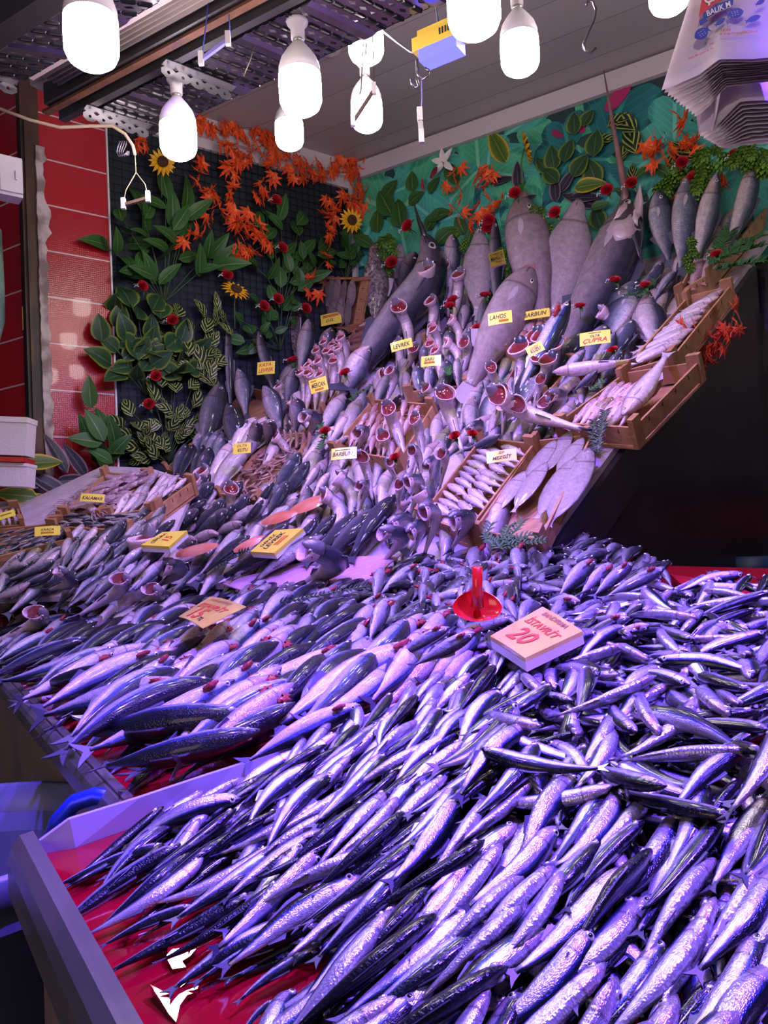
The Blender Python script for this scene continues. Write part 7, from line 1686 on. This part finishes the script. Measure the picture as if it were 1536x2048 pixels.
# ------------------------------------------------------------------ stack of printed carrier bags, top right
def bagmat(name, c):
    m = mat(name, c, .35, 0, .3, bump=.12, bscale=20); nt = m.node_tree; o = nt.nodes['Material Output']; tr = nt.nodes.new('ShaderNodeBsdfTranslucent'); tr.inputs[0].default_value = c + (1,); mx = nt.nodes.new('ShaderNodeMixShader'); mx.inputs[0].default_value = .45
    nt.links.new(nt.nodes['Principled BSDF'].outputs[0], mx.inputs[1]); nt.links.new(tr.outputs[0], mx.inputs[2]); nt.links.new(mx.outputs[0], o.inputs[0]); return m
BAGM = [bagmat('bag_white', (.78, .70, .74)), bagmat('bag_lilac', (.66, .58, .66))]
PBL = mat('print_blue', (.03, .05, .30), .45); PRD = mat('print_red', (.55, .03, .05), .45); PWH = mat('print_white', (.7, .66, .68), .4)
BD = 1.45
def bagsheet(edge, top, d0, k, label, part_ok=False, m=None):
    """edge: lower edge polyline (pixels), top: matching upper points"""
    t = empty('carrier_bag', atd(*edge[0], d0), label, 'plastic bag', 'stack of hanging carrier bags'); mb = MB(); vs = []; fs = []; nr = 8; rs = random.Random(k); E = []
    for (a, b) in zip(edge, edge[1:]):
        n_ = 4
        for i in range(n_): E.append((a[0] + (b[0] - a[0]) * i / n_, a[1] + (b[1] - a[1]) * i / n_))
    E.append(edge[-1]); U = []
    for (a, b) in zip(top, top[1:]):
        for i in range(4): U.append((a[0] + (b[0] - a[0]) * i / 4, a[1] + (b[1] - a[1]) * i / 4))
    U.append(top[-1]); nc = len(E)
    jag = [rs.uniform(-1.2, 1.2) + (2 * math.sin(i * .7)) for i, _ in enumerate(E)]
    for sd in (0, 1):
        for j in range(nr + 1):
            v = j / nr
            for i in range(nc):
                x = U[i][0] * (1 - v) + E[i][0] * v; y = U[i][1] * (1 - v) + (E[i][1] + jag[i]) * v
                dd = d0 - .05 * v ** 2 + .004 * math.sin(i * .5) * v + sd * .0008
                vs.append(atd(x, y, dd))
    q = (nr + 1) * nc
    for sd in (0, 1):
        for j in range(nr):
            for i in range(nc - 1):
                a = sd * q + j * nc + i; f = (a, a + 1, a + nc + 1, a + nc); fs.append(f if sd else f[::-1])
    for i in range(nc - 1): a = nr * nc + i; fs.append((a, a + 1, q + a + 1, q + a))
    mb.add(vs, fs); wpart(mb, 'film', m or BAGM[k % 2], t); return t
TOPL = [(1392, -40), (1420, -40), (1460, -40), (1560, -40)]
# front bag, then the edges of those behind, stepping down and away
front = bagsheet([(1323, 180), (1400, 148), (1440, 120), (1560, 112)], [(1392, -40), (1420, -40), (1450, -40), (1560, -40)], BD, 0, 'frontmost printed carrier bag of the hanging stack')
for k in range(1, 12):
    f = k / 11
    e = [(1323 + 66 * f, 182 + 52 * f), (1400 + 20 * f, 150 + 60 * f), (1440 + 14 * f, 122 + 52 * f), (1565, 114 + 44 * f)]
    bagsheet(e, TOPL, BD + .0035 * k, k, 'carrier bag %s behind the front one in the hanging stack' % (ORD[k - 1] if k < 12 else ''))
bagsheet([(1393, 236), (1398, 268), (1426, 262), (1440, 190)], [(1400, 100), (1420, 100), (1440, 100), (1450, 100)], BD + .048, 3, 'single white bag flap hanging below the upper bundle of bags')
for k in range(0, 12):
    f = k / 11
    e = [(1400 + 40 * f, 272 + 24 * f), (1440 + 30 * f, 245 + 50 * f), (1480 + 30 * f, 205 + 85 * f), (1565, 195 + 85 * f)]
    bagsheet(e, [(1430, 60), (1450, 60), (1480, 60), (1560, 60)], BD + .055 + .0035 * k, k + 20, 'carrier bag %s in the lower bundle of the hanging stack' % ORD[k])
def bp(px, py, o=-.006):
    v = (py + 40) / (150 + 40.0); return atd(px, py, BD - .05 * v * v - .016 + o)
def onbag(name, m2, m, ux, uy, cx, cy, sx, sy):
    m2.v = [tuple(bp(cx + (x * ux[0] + y * uy[0]), cy + (x * ux[1] + y * uy[1]))) for x, y, z in m2.v]; return wpart(m2, name, m, front)
def bt_(s, cx, cy, w, h, ang, m, dep=0):
    a = math.radians(ang); q = fit_text(text_mb(s), w, h); return onbag('lettering', q, m, (math.cos(a), -math.sin(a)), (-math.sin(a), -math.cos(a)), cx, cy, 1, 1)
def poly_on(name, pts, m, dep=-.0):
    q = MB(); q.add([tuple(bp(x, y, -.004 + dep)) for x, y in pts], [tuple(range(len(pts)))], None, 0, False); return wpart(q, name, m, front)
poly_on('red_banner', [(1407, -20), (1397, 34), (1432, 6), (1460, -8), (1470, -20)], PRD)
bt_('ÇAR', 1432, -8, 50, 26, 22, PWH)
poly_on('blue_banner', [(1405, 22), (1407, 40), (1440, 22), (1466, 10), (1467, -4), (1440, 6), (1420, 16)], PBL)
poly_on('blue_banner', [(1398, 42), (1410, 33), (1416, 42), (1401, 52)], PBL)
bt_('BALIK M', 1437, 17, 54, 11, 24, PWH)
def fishprint(cx, cy, L, H, ang, detail=True):
    a = math.radians(ang); pts = []
    for t in (0, .1, .25, .45, .65, .8, .86): pts.append((.5 - t, .5 * math.sin(PI * min(1, t / .9)) ** .6))
    prof2 = pts + [(-.5, .38), (-.44, 0), (-.5, -.38)] + [(x, -y * .9) for x, y in reversed(pts[1:])]
    P = [(cx + x * L * math.cos(a) - y * H * math.sin(a) * 1, cy - x * L * math.sin(a) - y * H * math.cos(a)) for x, y in prof2]; poly_on('fish_print', P, PBL)
    if detail:
        for u in (-.15, 0, .15):
            for v in (-.15, .05, .2):
                x, y = u * L, v * H; p = [(cx + (x + dx) * math.cos(a) - (y + dy) * math.sin(a), cy - (x + dx) * math.sin(a) - (y + dy) * math.cos(a)) for dx, dy in ((-1, -.6), (1.2, -.4), (1.2, .5), (-1, .4))]; poly_on('scale_print', p, PWH, -.003)
fishprint(1470, 27, 36, 22, 15); fishprint(1506, 38, 34, 13, 22, False); fishprint(1440, 44, 26, 11, 38, False); fishprint(1404, 66, 36, 24, 215); fishprint(1520, 5, 22, 10, 30, False)
bt_('11 33', 1451, 60, 20, 5, 3, PRD); bt_('di Sarayı Karşısı)/ESKİŞEHİR', 1478, 65, 76, 7, 4, PRD); bt_('Adliye Mh. Çamer Sk. No.', 1402, 107, 56, 5, 24, PRD); bt_('Tel.:', 1424, 87, 12, 5, 24, PRD)

# ------------------------------------------------------------------ uncountable rest of the small fish, one object per kind
import numpy as np
for kind, lst in STUFF.items():
    base = []
    for d in KIND[kind]:
        b = d['mb']; nl = [len(f) for f in b.f]
        base.append((np.array(b.v, dtype=np.float64), np.array([i for f in b.f for i in f], dtype=np.int64), np.array(nl, dtype=np.int64), np.array(b.m, dtype=np.int64), np.array(b.uv, dtype=np.float32)))
    VS, LI, NL, MI, UV = [], [], [], [], []; off = 0
    for m, var in lst:
        v, li, nl, mi, uv = base[var]; A = np.array(m)
        VS.append(v @ A[:3, :3].T + A[:3, 3]); LI.append(li + off); NL.append(nl); MI.append(mi); UV.append(uv); off += len(v)
    VS = np.concatenate(VS); LI = np.concatenate(LI); NL = np.concatenate(NL); MI = np.concatenate(MI); UV = np.concatenate(UV)
    me = bpy.data.meshes.new(kind + '_heap'); me.vertices.add(len(VS)); me.loops.add(len(LI)); me.polygons.add(len(NL))
    me.vertices.foreach_set('co', VS.astype(np.float32).ravel()); me.loops.foreach_set('vertex_index', LI.astype(np.int32))
    st0 = np.concatenate(([0], np.cumsum(NL)[:-1])).astype(np.int32); me.polygons.foreach_set('loop_start', st0); me.polygons.foreach_set('loop_total', NL.astype(np.int32))
    me.polygons.foreach_set('material_index', MI.astype(np.int32)); me.polygons.foreach_set('use_smooth', np.ones(len(NL), dtype=bool))
    ul = me.uv_layers.new(name='UVMap'); ul.data.foreach_set('uv', UV.ravel()); me.update(calc_edges=True); me.validate()
    for q in KIND[kind][0]['mats']: me.materials.append(q)
    o = bpy.data.objects.new(kind + '_heap', me); COL.objects.link(o)
    tag(o, {'anchovy': 'dense heap of the remaining anchovies filling the front tray'}.get(kind, 'lower layer of %s lying in the trays under the rest' % kind.replace('_', ' ')), 'fish', None, 'stuff')
# labels that several things would share are told apart by their height in the picture
by = {}
for o in SC.objects:
    if o.parent is None and 'label' in o and o.get('kind') is None: by.setdefault(o['label'], []).append(o)
for lb, os_ in by.items():
    if 1 < len(os_) <= 12 and len(lb.split()) + lb.count('-') <= 11:
        os_.sort(key=lambda o: -((proj(o.matrix_world.translation if o.parent is None else o.location) or (0, 0, 0))[1]))
        for i, o in enumerate(os_): o['label'] = lb + ', ' + ORD[i] + ' from the bottom'
    elif len(os_) > 1:
        for o in os_:
            if not o.get('group'): o['group'] = lb
